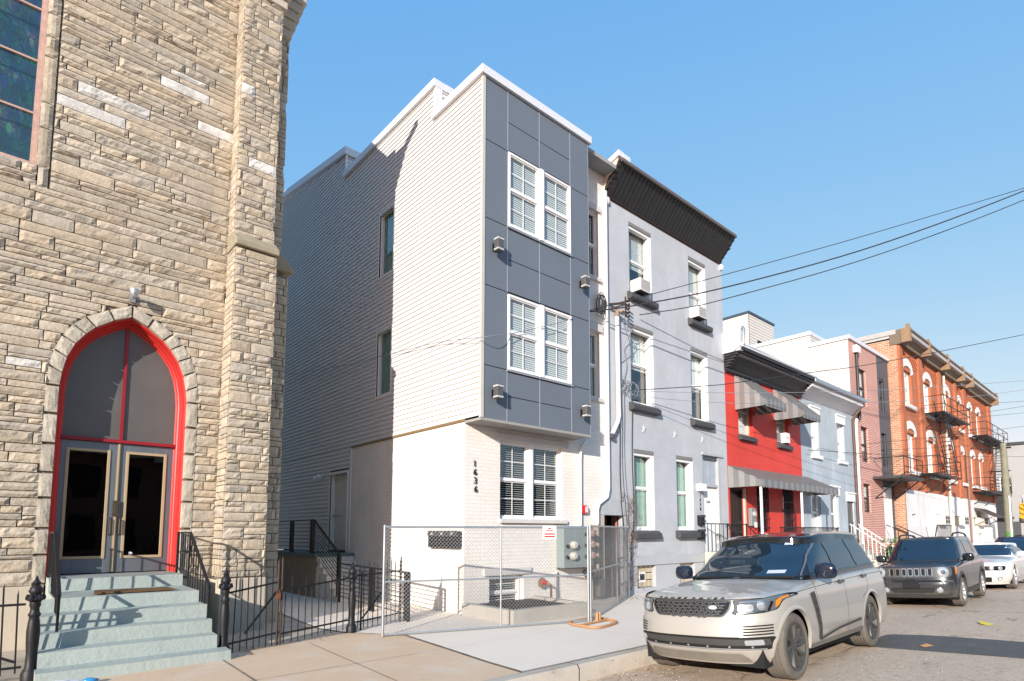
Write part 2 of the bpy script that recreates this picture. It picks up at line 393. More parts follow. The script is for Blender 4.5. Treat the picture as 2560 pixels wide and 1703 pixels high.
mb.add([(x,y,.10) for x,y in yard], [tuple(range(len(yard)))]); kind(mb.build('yard_ground', M('yard_concrete', (.42,.36,.29), .9, 0, .3, 2, .5, 50), keep=True), 'structure')
# scored joints
mb = MB()
def joint(pts, w=.012, z=.1165, seg=14):
    for (a, b) in zip(pts[:-1], pts[1:]):
        a = Vector((*a,z)); b = Vector((*b,z)); d = (b-a).normalized(); pr = Vector((-d.y,d.x,0))
        for k in range(seg):
            q0 = a.lerp(b,k/seg); q1 = a.lerp(b,(k+1)/seg); f = lambda p: w*(.6+.8*abs(noise.noise(p*7)))/2
            mb.quad(q0-pr*f(q0), q1-pr*f(q1), q1+pr*f(q1), q0+pr*f(q0))
joint([(-6,6.93),(2.23,6.95),(4.76,6.99)], .010); joint([(3.55,8.72),(3.38,5.88),(3.3,5.26)], .010); joint([(2.27,8.45),(2.23,6.93),(2.2,5.26)], .018); joint([(.3,8.4),(.3,5.26)], .012)
joint([(4.82,6.98),(7.48,7.08),(14,7.1),(30,7.1)], .005, .1205); joint([(7.6,5.28),(7.5,7.08)], .005, .1205); joint([(4.68,5.26),(4.72,6.0),(4.82,6.98),(4.94,8.31)], .032, .1195); joint([(10.7,5.28),(10.7,9.5)], .005, .1205)
joint([(4.66,5.245),(12,5.245)], .012, .1205)
kind(mb.build('pavement_joints', JOINT, keep=True), 'structure')
# ================================================================ church
a = N('sandstone'); at_ = a.n('Attribute', attribute_name='Col')
c = a.mix(1., at_.outputs['Color'], a.ramp(a.noise(14, 6, .7), [(.25,(.70,)*3),(.7,(1.12,)*3)]), 'MULTIPLY')
c = a.mix(a.ramp(a.noise(2.2, 6, .7, stretch=(1,1,.5)), [(.55,(0,)*3),(.75,(.55,)*3)]), c, (.22,.18,.14))
a.col(c); p = a.bump(a.noise(26, 6, .65), .55, .02); a.bump(a.noise(110, 4), .35, .005, p); STONE = a.set(.92, 0, .2)
MORTAR = M('old_mortar', (.20,.165,.13), .95, 0, .25, 5, .4, 60)
TRIM = M('dressed_stone', (.50,.445,.37), .88, 0, .14, 3, .45, 50, .25)
DRAB = M('painted_stone_base', (.50,.43,.34), .9, 0, .16, 1.6, .5, 30, .25)
RED = M('red_paint', (.50,.022,.018), .42, 0, .22, 3, .15, 40, .5)
REDD = M('dark_red_paint', (.26,.012,.020), .45, 0, .2, 4, fine=.05)
LEXAN = N('clouded_plastic_pane'); LEXAN.col(LEXAN.mix(LEXAN.noise(2.2,4), (.085,.078,.072), (.13,.118,.105))); LEXAN = LEXAN.set(.28, 0, .5)
a = N('brushed_grey_door'); a.col(a.mix(a.noise(3, 6, .7, stretch=(3,3,.6)), (.13,.145,.165), (.24,.25,.265))); DOORM = a.set(.42, .55, .5)
GOLD = M('cream_gold_trim', (.48,.37,.215), .45, .2, .1, 6)
BRASS = M('dull_bronze', (.12,.095,.07), .45, .7, .3, 20)
a = N('stained_glass'); v = a.n('TexVoronoi'); v.inputs['Scale'].default_value = 9; mp = a.n('Mapping'); mp.inputs['Scale'].default_value = (1.6,1,.55); a.l(a.pos, mp.inputs[0]); a.l(mp.outputs[0], v.inputs['Vector'])
c = a.mix(.72, a.ramp(a.noise(3.2,3), [(.3,(.008,.02,.035)),(.45,(.02,.09,.08)),(.55,(.03,.06,.13)),(.68,(.14,.19,.12))]), v.outputs['Color'], 'MULTIPLY')
v2 = a.n('TexVoronoi', feature='DISTANCE_TO_EDGE'); v2.inputs['Scale'].default_value = 9; a.l(mp.outputs[0], v2.inputs['Vector'])
c = a.mix(a.ramp(v2.outputs['Distance'], [(.02,(1,)*3),(.05,(0,)*3)]), c, (.01,.01,.012)); a.col(c); a.bump(a.noise(5,3), .3, .03); STAINED = a.set(.10, 0, .6)

Yw = 11.05; FW = front(Yw); AX = 1.435
church = thing('stone_church', 'tan rough-cut stone church with a red framed pointed doorway and tall stained glass window', 'church', (1.5, Yw, 0))

def stone_tint(white=.004):
    r = random.random()
    if r < white: return (.60,.57,.52)
    b = random.uniform(.93,1.20)
    base = random.choice([(.43,.365,.275),(.425,.365,.285),(.445,.38,.295),(.46,.38,.28),(.40,.35,.28),(.43,.355,.262)])
    return g(base, b)
def stones(mb, fr, u0, u1, v0, v1, hole=None, lens=(.40,1.15), step=.05, proud=.022, whites=()):
    """random-coursed rock-faced ashlar: every stone its own lump, joints open to the mortar behind"""
    if mb.c is None: mb.c = []
    v = v0
    while v < v1-.02:
        H = min(random.choice([.10,.12,.13,.15,.16,.18,.20]), v1-v); u = u0-random.random()*.3
        while u < u1-.02:
            L = random.uniform(*lens)*(1.25 if random.random() < .2 else 1); rows = [(v,H)]
            if H > .15 and random.random() < .42:
                k = random.uniform(.3,.7)*H; rows = [(v,k),(v+k,H-k)]
            for (b, h) in rows:
                segs = [(max(u,u0), min(u+L,u1))]
                if len(rows) > 1 and random.random() < .5:
                    m = u+L*random.uniform(.35,.65); segs = [(max(u,u0),min(m,u1)),(max(m,u0),min(u+L,u1))]
                for s0, s1 in segs:
                    if hole:
                        hh = hole(b+h/2)
                        if hh:
                            if s0 >= hh[0] and s1 <= hh[1]: continue
                            if s0 < hh[0] < s1 <= hh[1]+.01: s1 = hh[0]
                            elif hh[0]-.01 <= s0 < hh[1] < s1: s0 = hh[1]
                            elif s0 < hh[0] and s1 > hh[1]: one_stone(mb, fr, hh[1], s1, b, h, step, proud, whites); s1 = hh[0]
                    if s1-s0 > .03: one_stone(mb, fr, s0, s1, b, h, step, proud, whites)
            u += L
        v += H
def one_stone(mb, fr, s0, s1, b, h, step, proud, whites):
    j = .007; s0 += j; s1 -= j; b += j*.9; h -= 1.8*j
    if s1-s0 < .02 or h < .02: return
    nx = max(2, int((s1-s0)/step)); nz = max(2, int(h/(step*.75))); t = stone_tint()
    for wu, wv in whites:
        if s0 < wu < s1 and b < wv < b+h: t = (.66,.63,.58)
    rough = random.random(); amp = .003 if rough < .32 else random.uniform(.011,.028); tilt = random.uniform(-.006,.008); o = len(mb.v); sd = random.uniform(0,90)
    vs = []; 
    for i in range(nx+1):
        for k in range(nz+1):
            u = s0+(s1-s0)*i/nx; z = b+h*k/nz; edge = i in (0,nx) or k in (0,nz)
            q = noise.fractal(Vector((u*4.2+sd, z*9+sd, sd)), .9, 2.1, 4)
            ridge = abs(noise.noise(Vector((u*2.2+sd, z*11, 5+sd))))
            n = .003+random.uniform(-.002,.002) if edge else proud*.5+amp*(.3+q*1.2+.8*(.35-ridge))+tilt*(k/nz-.5)
            vs.append(fr(u+(random.uniform(-.003,.003) if edge else 0), z+(random.uniform(-.0025,.0025) if edge else 0), max(-.004,n)))
    idx = lambda i,k: i*(nz+1)+k
    fs = [(idx(i,k),idx(i+1,k),idx(i+1,k+1),idx(i,k+1)) for i in range(nx) for k in range(nz)]
    # skirts back to the mortar
    rim = [(i,0) for i in range(nx+1)]+[(nx,k) for k in range(1,nz+1)]+[(i,nz) for i in range(nx-1,-1,-1)]+[(0,k) for k in range(nz-1,0,-1)]
    base = len(vs); n0 = fr(0,0,0)-fr(0,0,.05)
    for i,k in rim: vs.append(vs[idx(i,k)]+n0*.6)
    R_ = len(rim)
    for q in range(R_):
        a1, a2 = idx(*rim[q]), idx(*rim[(q+1)%R_]); fs.append((a1,base+q,base+(q+1)%R_,a2))
    mb.add(vs, fs); mb.c += [t]*len(vs)

# arch outlines (half width, height) measured at the wall face
INNER = [(.85,3.9),(.83,4.13),(.785,4.38),(.695,4.61),(.575,4.79),(.46,4.92),(.23,5.09),(0,5.20)]
OUTER = [(1.0,3.95),(.985,4.22),(.94,4.47),(.855,4.70),(.735,4.90),(.59,5.05),(.30,5.235),(0,5.385)]
def halfw(z, prof):
    if z <= prof[0][1]: return prof[0][0]
    for (x0,z0),(x1,z1) in zip(prof[:-1],prof[1:]):
        if z0 <= z <= z1: return x0+(x1-x0)*(z-z0)/(z1-z0)
    return 0
def hole_main(z):
    if z < .98: return None
    if z < 5.38: w = halfw(z, OUTER)-.01; return (AX-w, AX+w) if w > .02 else None
    if z > 6.86: return (-1.6, .30)
    return None
wall = MB()
stones(wall, FW, -2.2, 2.80, .98, 13.2, hole_main, whites=[(2.0,9.35),(2.5,8.95)])
wo = wall.build('wall', STONE, church)
# mortar backing, gable, return walls (the flank runs back behind the street front)
mb = MB(); q = [(AX-halfw(z,INNER), z) for z in [0,3.9]]+[(AX-w, z) for w, z in INNER[1:]]+[(AX+w, z) for w, z in INNER[-2::-1]]+[(AX+.85,0)]
mb.add([FW(-9,0,-.03),FW(-9,6.9,-.03),FW(-1.6,6.9,-.03)]+[FW(u,v,-.03) for u,v in [(AX-.85,6.9),(AX-.85,0)]], [(0,1,2,3,4)])
hl = [(AX-.85,5.0)]; 
L_ = [FW(AX-halfw(z,INNER),z,-.03) for z in (0,1,2,3,3.9)]+[FW(AX-w,z,-.03) for w,z in INNER[1:]]
for i in range(len(L_)-1):
    if i >= 0: mb.quad(L_[i], L_[i+1], FW(AX-.85,L_[i+1].z,-.03), FW(AX-.85,L_[i].z,-.03))
R_ = [FW(AX+halfw(z,INNER),z,-.03) for z in (0,1,2,3,3.9)]+[FW(AX+w,z,-.03) for w,z in INNER[1:]]
for i in range(len(R_)-1): mb.quad(R_[i], R_[i+1], FW(2.8,R_[i+1].z,-.03), FW(2.8,R_[i].z,-.03))
mb.quad(FW(AX-.85,5.2,-.03),FW(AX,5.2,-.03),FW(AX,6.9,-.03),FW(AX-.85,6.9,-.03)); mb.quad(FW(AX,5.2,-.03),FW(2.8,5.2,-.03),FW(2.8,6.9,-.03),FW(AX,6.9,-.03))
mb.quad(FW(.29,6.9,-.03),FW(2.8,6.9,-.03),FW(2.8,12.6,-.03),FW(.29,12.6,-.03)); mb.quad(FW(-9,6.9,-.03),FW(-1.6,6.9,-.03),FW(-1.6,13,-.03),FW(-9,13,-.03))
mb.add([FW(3.4,12.6,-.03),FW(-1.2,16.6,-.03),FW(-6.5,12.6,-.03)],[(0,1,2)])
mb.quad(FW(-1.6,10.6,-.03),FW(.29,10.6,-.03),FW(.29,13,-.03),FW(-1.6,13,-.03))
mb.build('mortar_bed', MORTAR, church, keep=True)
mb = MB(); mb.quad((3.38,Yw+.03,0),(3.38,32,0),(3.38,32,12.6),(3.38,Yw+.03,12.6)); mb.quad((-6.5,Yw,0),(-6.5,32,0),(-6.5,32,12.6),(-6.5,Yw,12.6)); mb.quad((-6.5,32,0),(3.38,32,0),(3.38,32,12.6),(-6.5,32,12.6))
mb.build('flank_wall', TRIM, church, keep=True)
mb = MB(); mb.quad((3.5,Yw,12.55),(-1.2,Yw,16.6),(-1.2,32,16.6),(3.5,32,12.55)); mb.quad((-6.6,Yw,12.55),(-1.2,Yw,16.6),(-1.2,32,16.6),(-6.6,32,12.55)); mb.build('roof', M('slate_roof', (.07,.07,.075), .8), church)
# plinth of smooth painted stone
mb = MB(); mb.fbox(FW,-2.4,AX-.86,.0,.98,-.03,.05); mb.fbox(FW,AX+.86,2.79,0,.98,-.03,.05); mb.build('plinth', DRAB, church, bevel=.012, sep=True)
# buttress towards the street with its weathered cap, and the one on the flank
bt = MB(); F1 = front(10.571); F2 = front(10.70); S1 = side(2.79); S2 = side(2.79)
stones(bt, F1, 2.80, 3.49, 1.0, 6.68, lens=(.25,.5), whites=[]); stones(bt, F2, 2.80, 3.47, 6.95, 11.75, lens=(.22,.5), whites=[(2.95,9.7),(3.3,8.35)])
bs = MB()
stones(bt, S1, 10.58, 11.06, 1.0, 6.68, lens=(.5,.6), step=.08, proud=.014); stones(bt, S2, 10.71, 11.06, 6.95, 11.75, lens=(.4,.5), step=.08, proud=.014)
FS = front(11.28); stones(bs, FS, 3.47, 3.95, .9, 6.65, lens=(.3,.6), proud=.015); stones(bs, FS, 3.44, 3.80, 7.05, 11.75, lens=(.3,.6), proud=.015)
b = bt.build('buttress', STONE, church, sep=True); b2 = bs.build('buttress', STONE, church, sep=True)
mb = MB(); mb.box(2.83,3.47,10.60,11.4,0,6.7); mb.box(2.83,3.45,10.73,11.4,6.7,12.0); mb.build('core', MORTAR, b)
mb = MB(); mb.box(3.4,3.93,11.31,11.9,0,6.7); mb.box(3.4,3.78,11.31,11.9,6.7,12.0); mb.build('core', MORTAR, b2)
mb = MB(); mb.box(2.77,3.50,10.52,11.04,0,.98); mb.build('base', DRAB, b, bevel=.015)
mb = MB(); mb.box(3.501,3.97,11.22,11.9,0,.9); mb.build('base', DRAB, b2, bevel=.015)
CAPM = M('weathered_capstone', (.30,.26,.18), .92, 0, .4, 6, .6, 40, .3)
mb = MB()
for x0,x1,y0,y1,yb in ((2.775,3.515,10.50,10.56,10.735),):
    mb.prism(Fr((x0,0,0),(0,1,0),(1,0,0)), [(y0,6.70),(y0,6.80),(yb+.02,7.02),(11.05,7.02),(11.05,6.70)], 0, x1-x0)
mb.build('cap', CAPM, b, bevel=.02); mb = MB()
mb.prism(Fr((0,11.24,0),(1,0,0),(0,1,0)), [(3.45,6.78),(4.03,6.78),(4.03,6.86),(3.80,7.09),(3.45,7.09)], 0, .7)
mb.build('cap', CAPM, b2, bevel=.02)
# corbelled eaves at the top of the corner
mb = MB()
for k in range(5):
    z = 11.62+k*.18; d = .06+k*.095
    mb.box(2.72-.02*k,3.50+d*.4,10.70-d,11.28,z,z+.165); mb.box(3.50,3.80+d*.52,11.28-d*.5,11.9,z,z+.165)
mb.build('corbel', TRIM, church, bevel=.012)
MB().box(2.6,4.18,10.08,10.2,12.50,12.66).build('gutter', RED, church)
# voussoirs and jamb stones round the door
mb = MB(); mb.c = []
def ring(side_):
    pts = [(.85,1.0,1.0,1.0)]
    zs = [1.0,1.42,1.80,2.25,2.62,3.05,3.5,3.93]
    for z in zs[1:]: pts.append((.85,z,1.0,z))
    for k in range(1,len(INNER)): pts.append((INNER[k][0],INNER[k][1],OUTER[k][0],OUTER[k][1]))
    for i in range(len(pts)-1):
        a0,b0,c0,d0 = pts[i]; a1,b1,c1,d1 = pts[i+1]; o = len(mb.v); t = g((.46,.41,.33), random.uniform(.85,1.1)); gpx = .05
        P = []
        for rr in range(5):
            for tt in range(5):
                f = gpx+(1-2*gpx)*tt/4; w = rr/4
                x = (a0+(a1-a0)*f)*(1-w)+(c0+(c1-c0)*f)*w; z = (b0+(b1-b0)*f)*(1-w)+(d0+(d1-d0)*f)*w
                e = rr in (0,4) or tt in (0,4); n = .012 if e else .022+.014*noise.noise(Vector((x*9*side_,z*9,i)))
                P.append(FW(AX+side_*x, z, n))
        fs = [(r_*5+t_,r_*5+t_+1,(r_+1)*5+t_+1,(r_+1)*5+t_) for r_ in range(4) for t_ in range(4)]
        nb = len(P); rim = [0,1,2,3,4,9,14,19,24,23,22,21,20,15,10,5]
        for q in rim: P.append(P[q]+Vector((0,.20,0)))
        fs += [(rim[q],nb+q,nb+(q+1)%16,rim[(q+1)%16]) for q in range(16)]
        mb.add(P, fs); mb.c += [t]*len(P)
ring(-1); ring(1); mb.build('arch_surround', STONE, church)
# red moulded frame
def sweep(mb, layers, z0=1.0, mi=0):
    """layers: list of (inset, n)"""
    path = [(.85,z0),(.85,2.2),(.85,3.2)]+[p for p in INNER]
    full = [(-w,z) for w,z in path]+[(w,z) for w,z in path[-2::-1]]
    V = [Vector((x,z,0)) for x,z in full]; nrm = []
    for i,p in enumerate(V):
        a_ = V[max(i-1,0)]; b_ = V[min(i+1,len(V)-1)]; t = (b_-a_).normalized(); nrm.append(Vector((t.y,-t.x,0)))
    rows = []
    for ins, n in layers:
        rows.append([FW(AX+p.x+q.x*ins, p.y+q.y*ins, n) for p,q in zip(V,nrm)])
    for r0, r1 in zip(rows[:-1],rows[1:]):
        for i in range(len(V)-1): mb.quad(r0[i],r0[i+1],r1[i+1],r1[i],mi)
frm = MB(); sweep(frm, [(-.01,-.03),(.0,-.085),(.025,-.095),(.035,-.13),(.04,-.20),(.055,-.22),(.06,-.30),(.075,-.31),(.08,-.37),(.10,-.38)])
fo = frm.build('door_frame', RED, church, smooth=30)
FD = front(Yw+.38)
mb = MB(); mb.fbox(FD,AX-.77,AX+.77,3.185,3.235,-.04,.05); mb.fbox(FD,AX-.022,AX+.022,3.235,5.08,-.03,.035); mb.build('transom_bars', REDD, church)
pane = [(AX-.76,3.2),(AX-.76,4.0),(AX-.70,4.42),(AX-.60,4.62),(AX-.42,4.84),(AX-.2,5.0),(AX,5.1),(AX+.2,5.0),(AX+.42,4.84),(AX+.60,4.62),(AX+.70,4.42),(AX+.76,4.0),(AX+.76,3.2)]
MB().prism(FD, pane, -.02, 0).build('transom_pane', LEXAN, church)
for s0, s1, hs in ((.655,1.418,1), (1.430,2.20,-1)):
    d = MB(); um0, um1 = s0+.11, s1-.12; 
    d.fbox(FD,s0,um0,1.11,3.18,-.045,0); d.fbox(FD,um1,s1,1.11,3.18,-.045,0); d.fbox(FD,um0,um1,1.11,1.345,-.045,-.0005); d.fbox(FD,um0,um1,3.04,3.18,-.045,-.0005)
    dd = d.build('door', DOORM, church, bevel=.003)
    t = MB(); w = .042
    t.fbox(FD,um0-w*.4,um0+w*.6,1.33,3.06,-.01,.014); t.fbox(FD,um1-w*.6,um1+w*.4,1.33,3.06,-.01,.014); t.fbox(FD,um0+w*.6,um1-w*.6,1.33,1.33+w,-.01,.013); t.fbox(FD,um0+w*.6,um1-w*.6,3.06-w,3.06,-.01,.013); t.build('glazing_bead', GOLD, dd, bevel=.004)
    MB().quad(FD(um0,1.34,-.02),FD(um1,1.34,-.02),FD(um1,3.05,-.02),FD(um0,3.05,-.02)).build('pane', GLASSD, dd)
    h = MB(); ux = s1-.055 if hs > 0 else s0+.055
    h.tube([FD(ux,1.95,.0),FD(ux,1.95,.045),FD(ux,1.72,.045),FD(ux,1.72,0)], .011, 8); h.fbox(FD,ux-.018,ux+.018,1.69,1.98,.0005,.008); h.build('handle', BRASS, dd, smooth=40)
mb = MB(); mb.fbox(FD,1.405,1.445,1.12,3.17,.001,.02); mb.fbox(FD,1.419,1.431,1.12,3.17,.02,.03); mb.build('astragal', GOLD, church)
mb = MB(); mb.fbox(FD,1.375,1.475,2.0,2.25,.03,.045); mb.fbox(FD,1.40,1.45,2.05,2.2,.045,.05); mb.build('lock_plate', BRASS, church, bevel=.004)
mb = MB(); mb.lathe([(.0,0),(.028,.0),(.028,.006),(0,.007)], FD(1.66,1.40,-.012), 'Y', 12); mb.build('sticker', WHITE, church)
MB().box(-.1,3.2,Yw+1.7,Yw+1.75,1,4.5).build('interior', DARKROOM, church)
mb = MB(); mb.box(-.1,3.2,Yw+.45,Yw+1.7,1.0,1.04); mb.build('hall_floor', M('dark_boards', (.06,.045,.03), .6), church)
# tall stained-glass window
mb = MB(); mb.c = []
z = 7.2
while z < 13:
    h = random.uniform(.3,.75); one_stone(mb, FW, .125, .29, z, h, .05, .035, ()); z += h
one_stone(mb, FW, .15, .285, 6.88, .33, .06, .06, ())
wn = mb.build('window', STONE, church)
mb = MB(); mb.c = []; u = -1.6
for z, h in ((6.88,.09),(6.97,.08),(7.05,.15)):
    u = -1.6
    while u < .15: L = random.uniform(.3,.6); one_stone(mb, FW, u, min(u+L,.15), z, h, .05, .04, ()); u += L
mb.build('sill', STONE, wn)
mb = MB(); mb.fbox(FW,.10,.13,7.2,13,-.36,-.02); mb.fbox(FW,.055,.10,7.2,13,-.36,-.05); mb.fbox(FW,-1.43,-1.4,7.2,13,-.36,-.02); mb.fbox(FW,-1.4,.055,7.18,7.23,-.36,-.0); 
z = 8.03-.84
while z < 13: mb.fbox(FW,-1.4,.055,z-.014,z+.014,-.09,-.06); z += .84
mb.build('frame', M('peeling_pink_paint', (.50,.33,.27), .6, 0, .35, 9, .3, 60), wn)
MB().quad(FW(-1.4,7.2,-.30),FW(.06,7.2,-.30),FW(.06,13,-.30),FW(-1.4,13,-.30)).build('pane', STAINED, wn)
MB().quad(FW(-1.4,7.2,-.10),FW(.06,7.2,-.10),FW(.06,13,-.10),FW(-1.4,13,-.10)).build('storm_pane', GLASS, wn)
# flood lamp over the arch
lamp = thing('flood_lamp', 'small grey flood lamp above the point of the church door arch', 'lamp', (1.42,11.0,5.45))
mb = MB(); mb.fbox(FW,1.38,1.46,5.43,5.56,.0,.05); mb.tube([FW(1.42,5.5,.05),FW(1.42,5.56,.1),FW(1.42,5.55,.16)], .015, 6); mb.build('bracket', GALV, lamp)
mb = MB(); mb.lathe([(.03,-.07),(.05,-.05),(.075,.05),(.07,.06)], FW(1.42,5.53,.20), 'Z', 12); mb.build('lamp_head', GALV, lamp, smooth=40)

# ---------------------------------------------------------------- entrance steps
a = N('sea_green_paint'); c = a.mix(a.noise(2.5,6,.65), (.31,.355,.325), (.39,.435,.395)); c = a.mix(a.ramp(a.noise(4,6,.7), [(.60,(0,)*3),(.68,(.55,)*3)]), c, (.44,.44,.41)); c = a.mix(a.ramp(a.noise(1.6,5,.7), [(.55,(0,)*3),(.75,(.5,)*3)]), c, (.24,.265,.25)); a.col(c); p = a.bump(a.noise(20,5,.65), .6, .014); a.bump(a.noise(70,3), .3, .004, p); STEPM = a.set(.68, 0, .35)
prof = [(11.44,.0),(11.44,1.095),(10.44,1.095),(10.43,.925),(9.50,.915),(9.48,.75),(9.14,.745),(9.12,.575),(8.85,.57),(8.83,.405),(8.58,.40),(8.56,.235),(8.30,.225),(8.27,.0)]
mb = MB()
def stepx(i): return (.60,2.25) if i < 3 else (.46,2.30) if i < 10 else (.43,2.36)
import itertools
nseg = 14
for i in range(1,len(prof)-1):
    (y0,z0),(y1,z1) = prof[i],prof[i+1]
    a0,b0 = (.6,2.22) if i < 4 else (.44,2.26) if i < 11 else (.42,2.36)
    for k in range(nseg):
        xs_ = [a0+(b0-a0)*(k+t)/nseg for t in (0,1)]
        w = lambda x,y,z: (x, y+.012*noise.noise(Vector((x*2.3,y*3,z*5))), z+(.008*noise.noise(Vector((x*1.7,y*2,9))) if z > .05 else 0))
        mb.quad(w(xs_[0],y0,z0),w(xs_[1],y0,z0),w(xs_[1],y1,z1),w(xs_[0],y1,z1))
for s in (0,1):
    for i in range(1,len(prof)-1):
        (y0,z0),(y1,z1) = prof[i],prof[i+1]; x = ((.6,2.22) if i < 4 else (.44,2.26) if i < 11 else (.42,2.36))[s]
        if abs(y1-y0) > .03: mb.quad((x,y0,0),(x,y1,0),(x,y1,z1),(x,y0,z0))
tag(mb.build('entrance_steps', STEPM), 'pale green painted concrete steps leading up to the church doors', 'steps')
mat_ = tag(MB().hexa([(1.02,9.62,.93),(1.95,9.60,.93),(1.93,9.95,.93),(1.06,9.98,.93),(1.02,9.62,.955),(1.95,9.60,.948),(1.93,9.95,.95),(1.06,9.98,.957)]).build('doormat', M('brown_coir', (.14,.075,.035), .95, 0, .3, 20, .6, 90)), 'worn brown mat lying on the upper church step', 'mat')
def handrail(x, label):
    t = thing('handrail', label, 'handrail', (x,9.0,.1), group='iron handrails of the church steps')
    mb = MB(); top = [(x,11.0,1.74),(x,10.18,1.74),(x,8.96,.99)]
    mb.bar(top[0],top[1],.04,.022); mb.bar(top[1],top[2],.04,.022); mb.build('top_rail', BLACKIRON, t)
    mb = MB(); mb.bar((x,8.98,.98),(x,9.0,.12),.028); mb.bar((x,10.98,1.74),(x,10.98,1.09),.028); mb.bar((x,10.2,1.72),(x,10.2,.92),.02); mb.build('post', BLACKIRON, t)
    mb = MB(); n = 13
    for k in range(n):
        y = 10.9-k*.142
        zt = 1.73 if y > 10.18 else .99+(y-8.96)/(10.18-8.96)*.75
        zb = 1.16 if y > 10.4 else 1.0 if y > 10.18 else zt-.70
        if y > 9.05: mb.bar((x,y,zt),(x,y,zb),.013)
    mb.bar((x,10.98,1.15),(x,10.4,1.15),.016); mb.bar((x,10.18,1.02),(x,9.0,.30),.016)
    mb.build('baluster', BLACKIRON, t)
handrail(.62, 'black iron handrail on the side of the church steps nearer the stained glass window'); handrail(2.24, 'black iron handrail on the side of the church steps by the stone buttress')
# ================================================================ cast-iron fence by the church
RUST = M('rusty_iron', (.06,.042,.032), .7, .2, .5, 12, .4, 80)
def ironpost(x, y, label):
    t = thing('fence_post', label, 'fence post', (x,y,.1), group='cast iron fence posts')
    mb = MB(); mb.lathe([(.085,0),(.085,.1),(.07,.13),(.055,.16),(.05,.3),(.058,.42),(.062,.55),(.052,.66),(.045,.7),(.06,.73),(.045,.76),(.04,.80),(.052,.83),(.05,.87)], (x,y,.1), 'Z', 10); mb.build('shaft', BLACKIRON, t, smooth=50)
    mb = MB(); mb.lathe([(.05,.87),(.078,.90),(.07,.935),(.05,.96),(.068,.985),(.055,1.03),(.03,1.06),(.042,1.08),(.022,1.11),(.0,1.17)], (x,y,.1), 'Z', 10)
    for k in range(6):
        w = k*math.pi/3; mb.lathe([(0,-.035),(.02,-.02),(.022,0),(.013,.03),(0,.04)], (x+.07*math.cos(w),y+.07*math.sin(w),1.02), 'Z', 6)
    mb.build('finial', BLACKIRON, t, smooth=50); return t
P0, P1, P2 = (.39,8.62), (2.36,8.655), (4.43,9.17)
ironpost(*P0, 'knobbed iron fence post at the church steps on the side away from the alley')
ironpost(*P1, 'dark cast iron fence post with knobbed finial between the church steps and the alley gate')
ironpost(*P2, 'dark cast iron fence post with knobbed finial between the two alley gates')
def railing(label, a, b, n, zt, zb, rails, cat='fence', name='iron_fence', spike=.06, brace=None, stile=None, jit=.03, group=None, thick=.017):
    a = Vector((*a,0)); b = Vector((*b,0)); t = thing(name, label, cat, (a.x,a.y,.1), group=group)
    mb = MB()
    for k in range(n):
        f = (k+.5)/n; p = a.lerp(b, f); z1 = zt(f)+random.uniform(-jit,jit); z0 = zb(f)+random.uniform(-.01,.01); lean = random.uniform(-.012,.012)
        mb.tube([(p.x-lean,p.y,z0),(p.x,p.y,(z0+z1)/2),(p.x+lean,p.y,z1),(p.x+lean,p.y,z1+spike)], [thick/2,thick/2,thick/2,.001], 6)
    mb.build('picket', BLACKIRON, t, smooth=50)
    mb = MB()
    for r0, r1 in rails: mb.bar((a.x,a.y,r0),(b.x,b.y,r1),.012,.026)
    mb.build('rail', BLACKIRON, t, sep=True)
    if brace: 
        p, q = a.lerp(b,brace[0]), a.lerp(b,brace[2]); MB().bar((p.x,p.y,brace[1]),(q.x,q.y,brace[3]),.012,.028).build('brace', BLACKIRON, t)
    if stile:
        m2 = MB()
        for f, z0, z1 in stile:
            p = a.lerp(b,f); m2.tube([(p.x,p.y,z0),(p.x,p.y,z1),(p.x,p.y,z1+.05)], [.016,.016,.004], 8)
        m2.build('stile', RUST, t, smooth=50, sep=True)
    return t
railing('black iron picket fence with rusty base ending at the church steps', (-2.6,8.66), (P0[0]-.08,P0[1]), 24, lambda f: 1.12+.05*math.sin(f*50), lambda f: .2, [(.93,.93),(.95,.95),(.27,.27)][1:], brace=(.62,.85,.98,.33))
mid = (3.17,8.84)
railing('black iron gate leaf rising towards its free end beside the church steps', P1, mid, 9, lambda f: 1.02+.20*f+(.10 if int(f*9) % 2 else 0), lambda f: .12, [(.92,1.03),(.24,.30)], 'gate', 'iron_gate', brace=(.35,.35,.95,.93), stile=[(.93,.12,1.30),(1.0,.12,1.34)])
railing('low black iron gate leaf between the two tall posts of the alley entrance', mid, P2, 11, lambda f: (1.02+.05*f if int(f*11) % 2 else .83+.2*f), lambda f: .13+.03*f, [(.90,1.0),(.27,.32)], 'gate', 'iron_gate')
mb = MB(); mb.fbox(front(mid[1]-.02), mid[0]-.085, mid[0]-.03, .78,.86,0,.03); mb.tube([(mid[0]-.075,mid[1]-.03,.86),(mid[0]-.075,mid[1]-.03,.91),(mid[0]-.04,mid[1]-.03,.91),(mid[0]-.04,mid[1]-.03,.86)], .006, 6)
tag(mb.build('padlock', M('rusty_copper', (.30,.12,.06), .5, .6, .3, 30)), 'rusty brown padlock hanging on the iron gate stile', 'padlock')
railing('black iron gate section between the fence post and the white building corner', (4.52,9.2), (5.60,9.60), 10, lambda f: 1.20+.0*f, lambda f: .14, [(1.02,1.04),(.26,.28)], 'gate', 'iron_gate', brace=(.12,.30,.75,.90), stile=[(.10,.12,1.05),(.98,.12,1.25)])
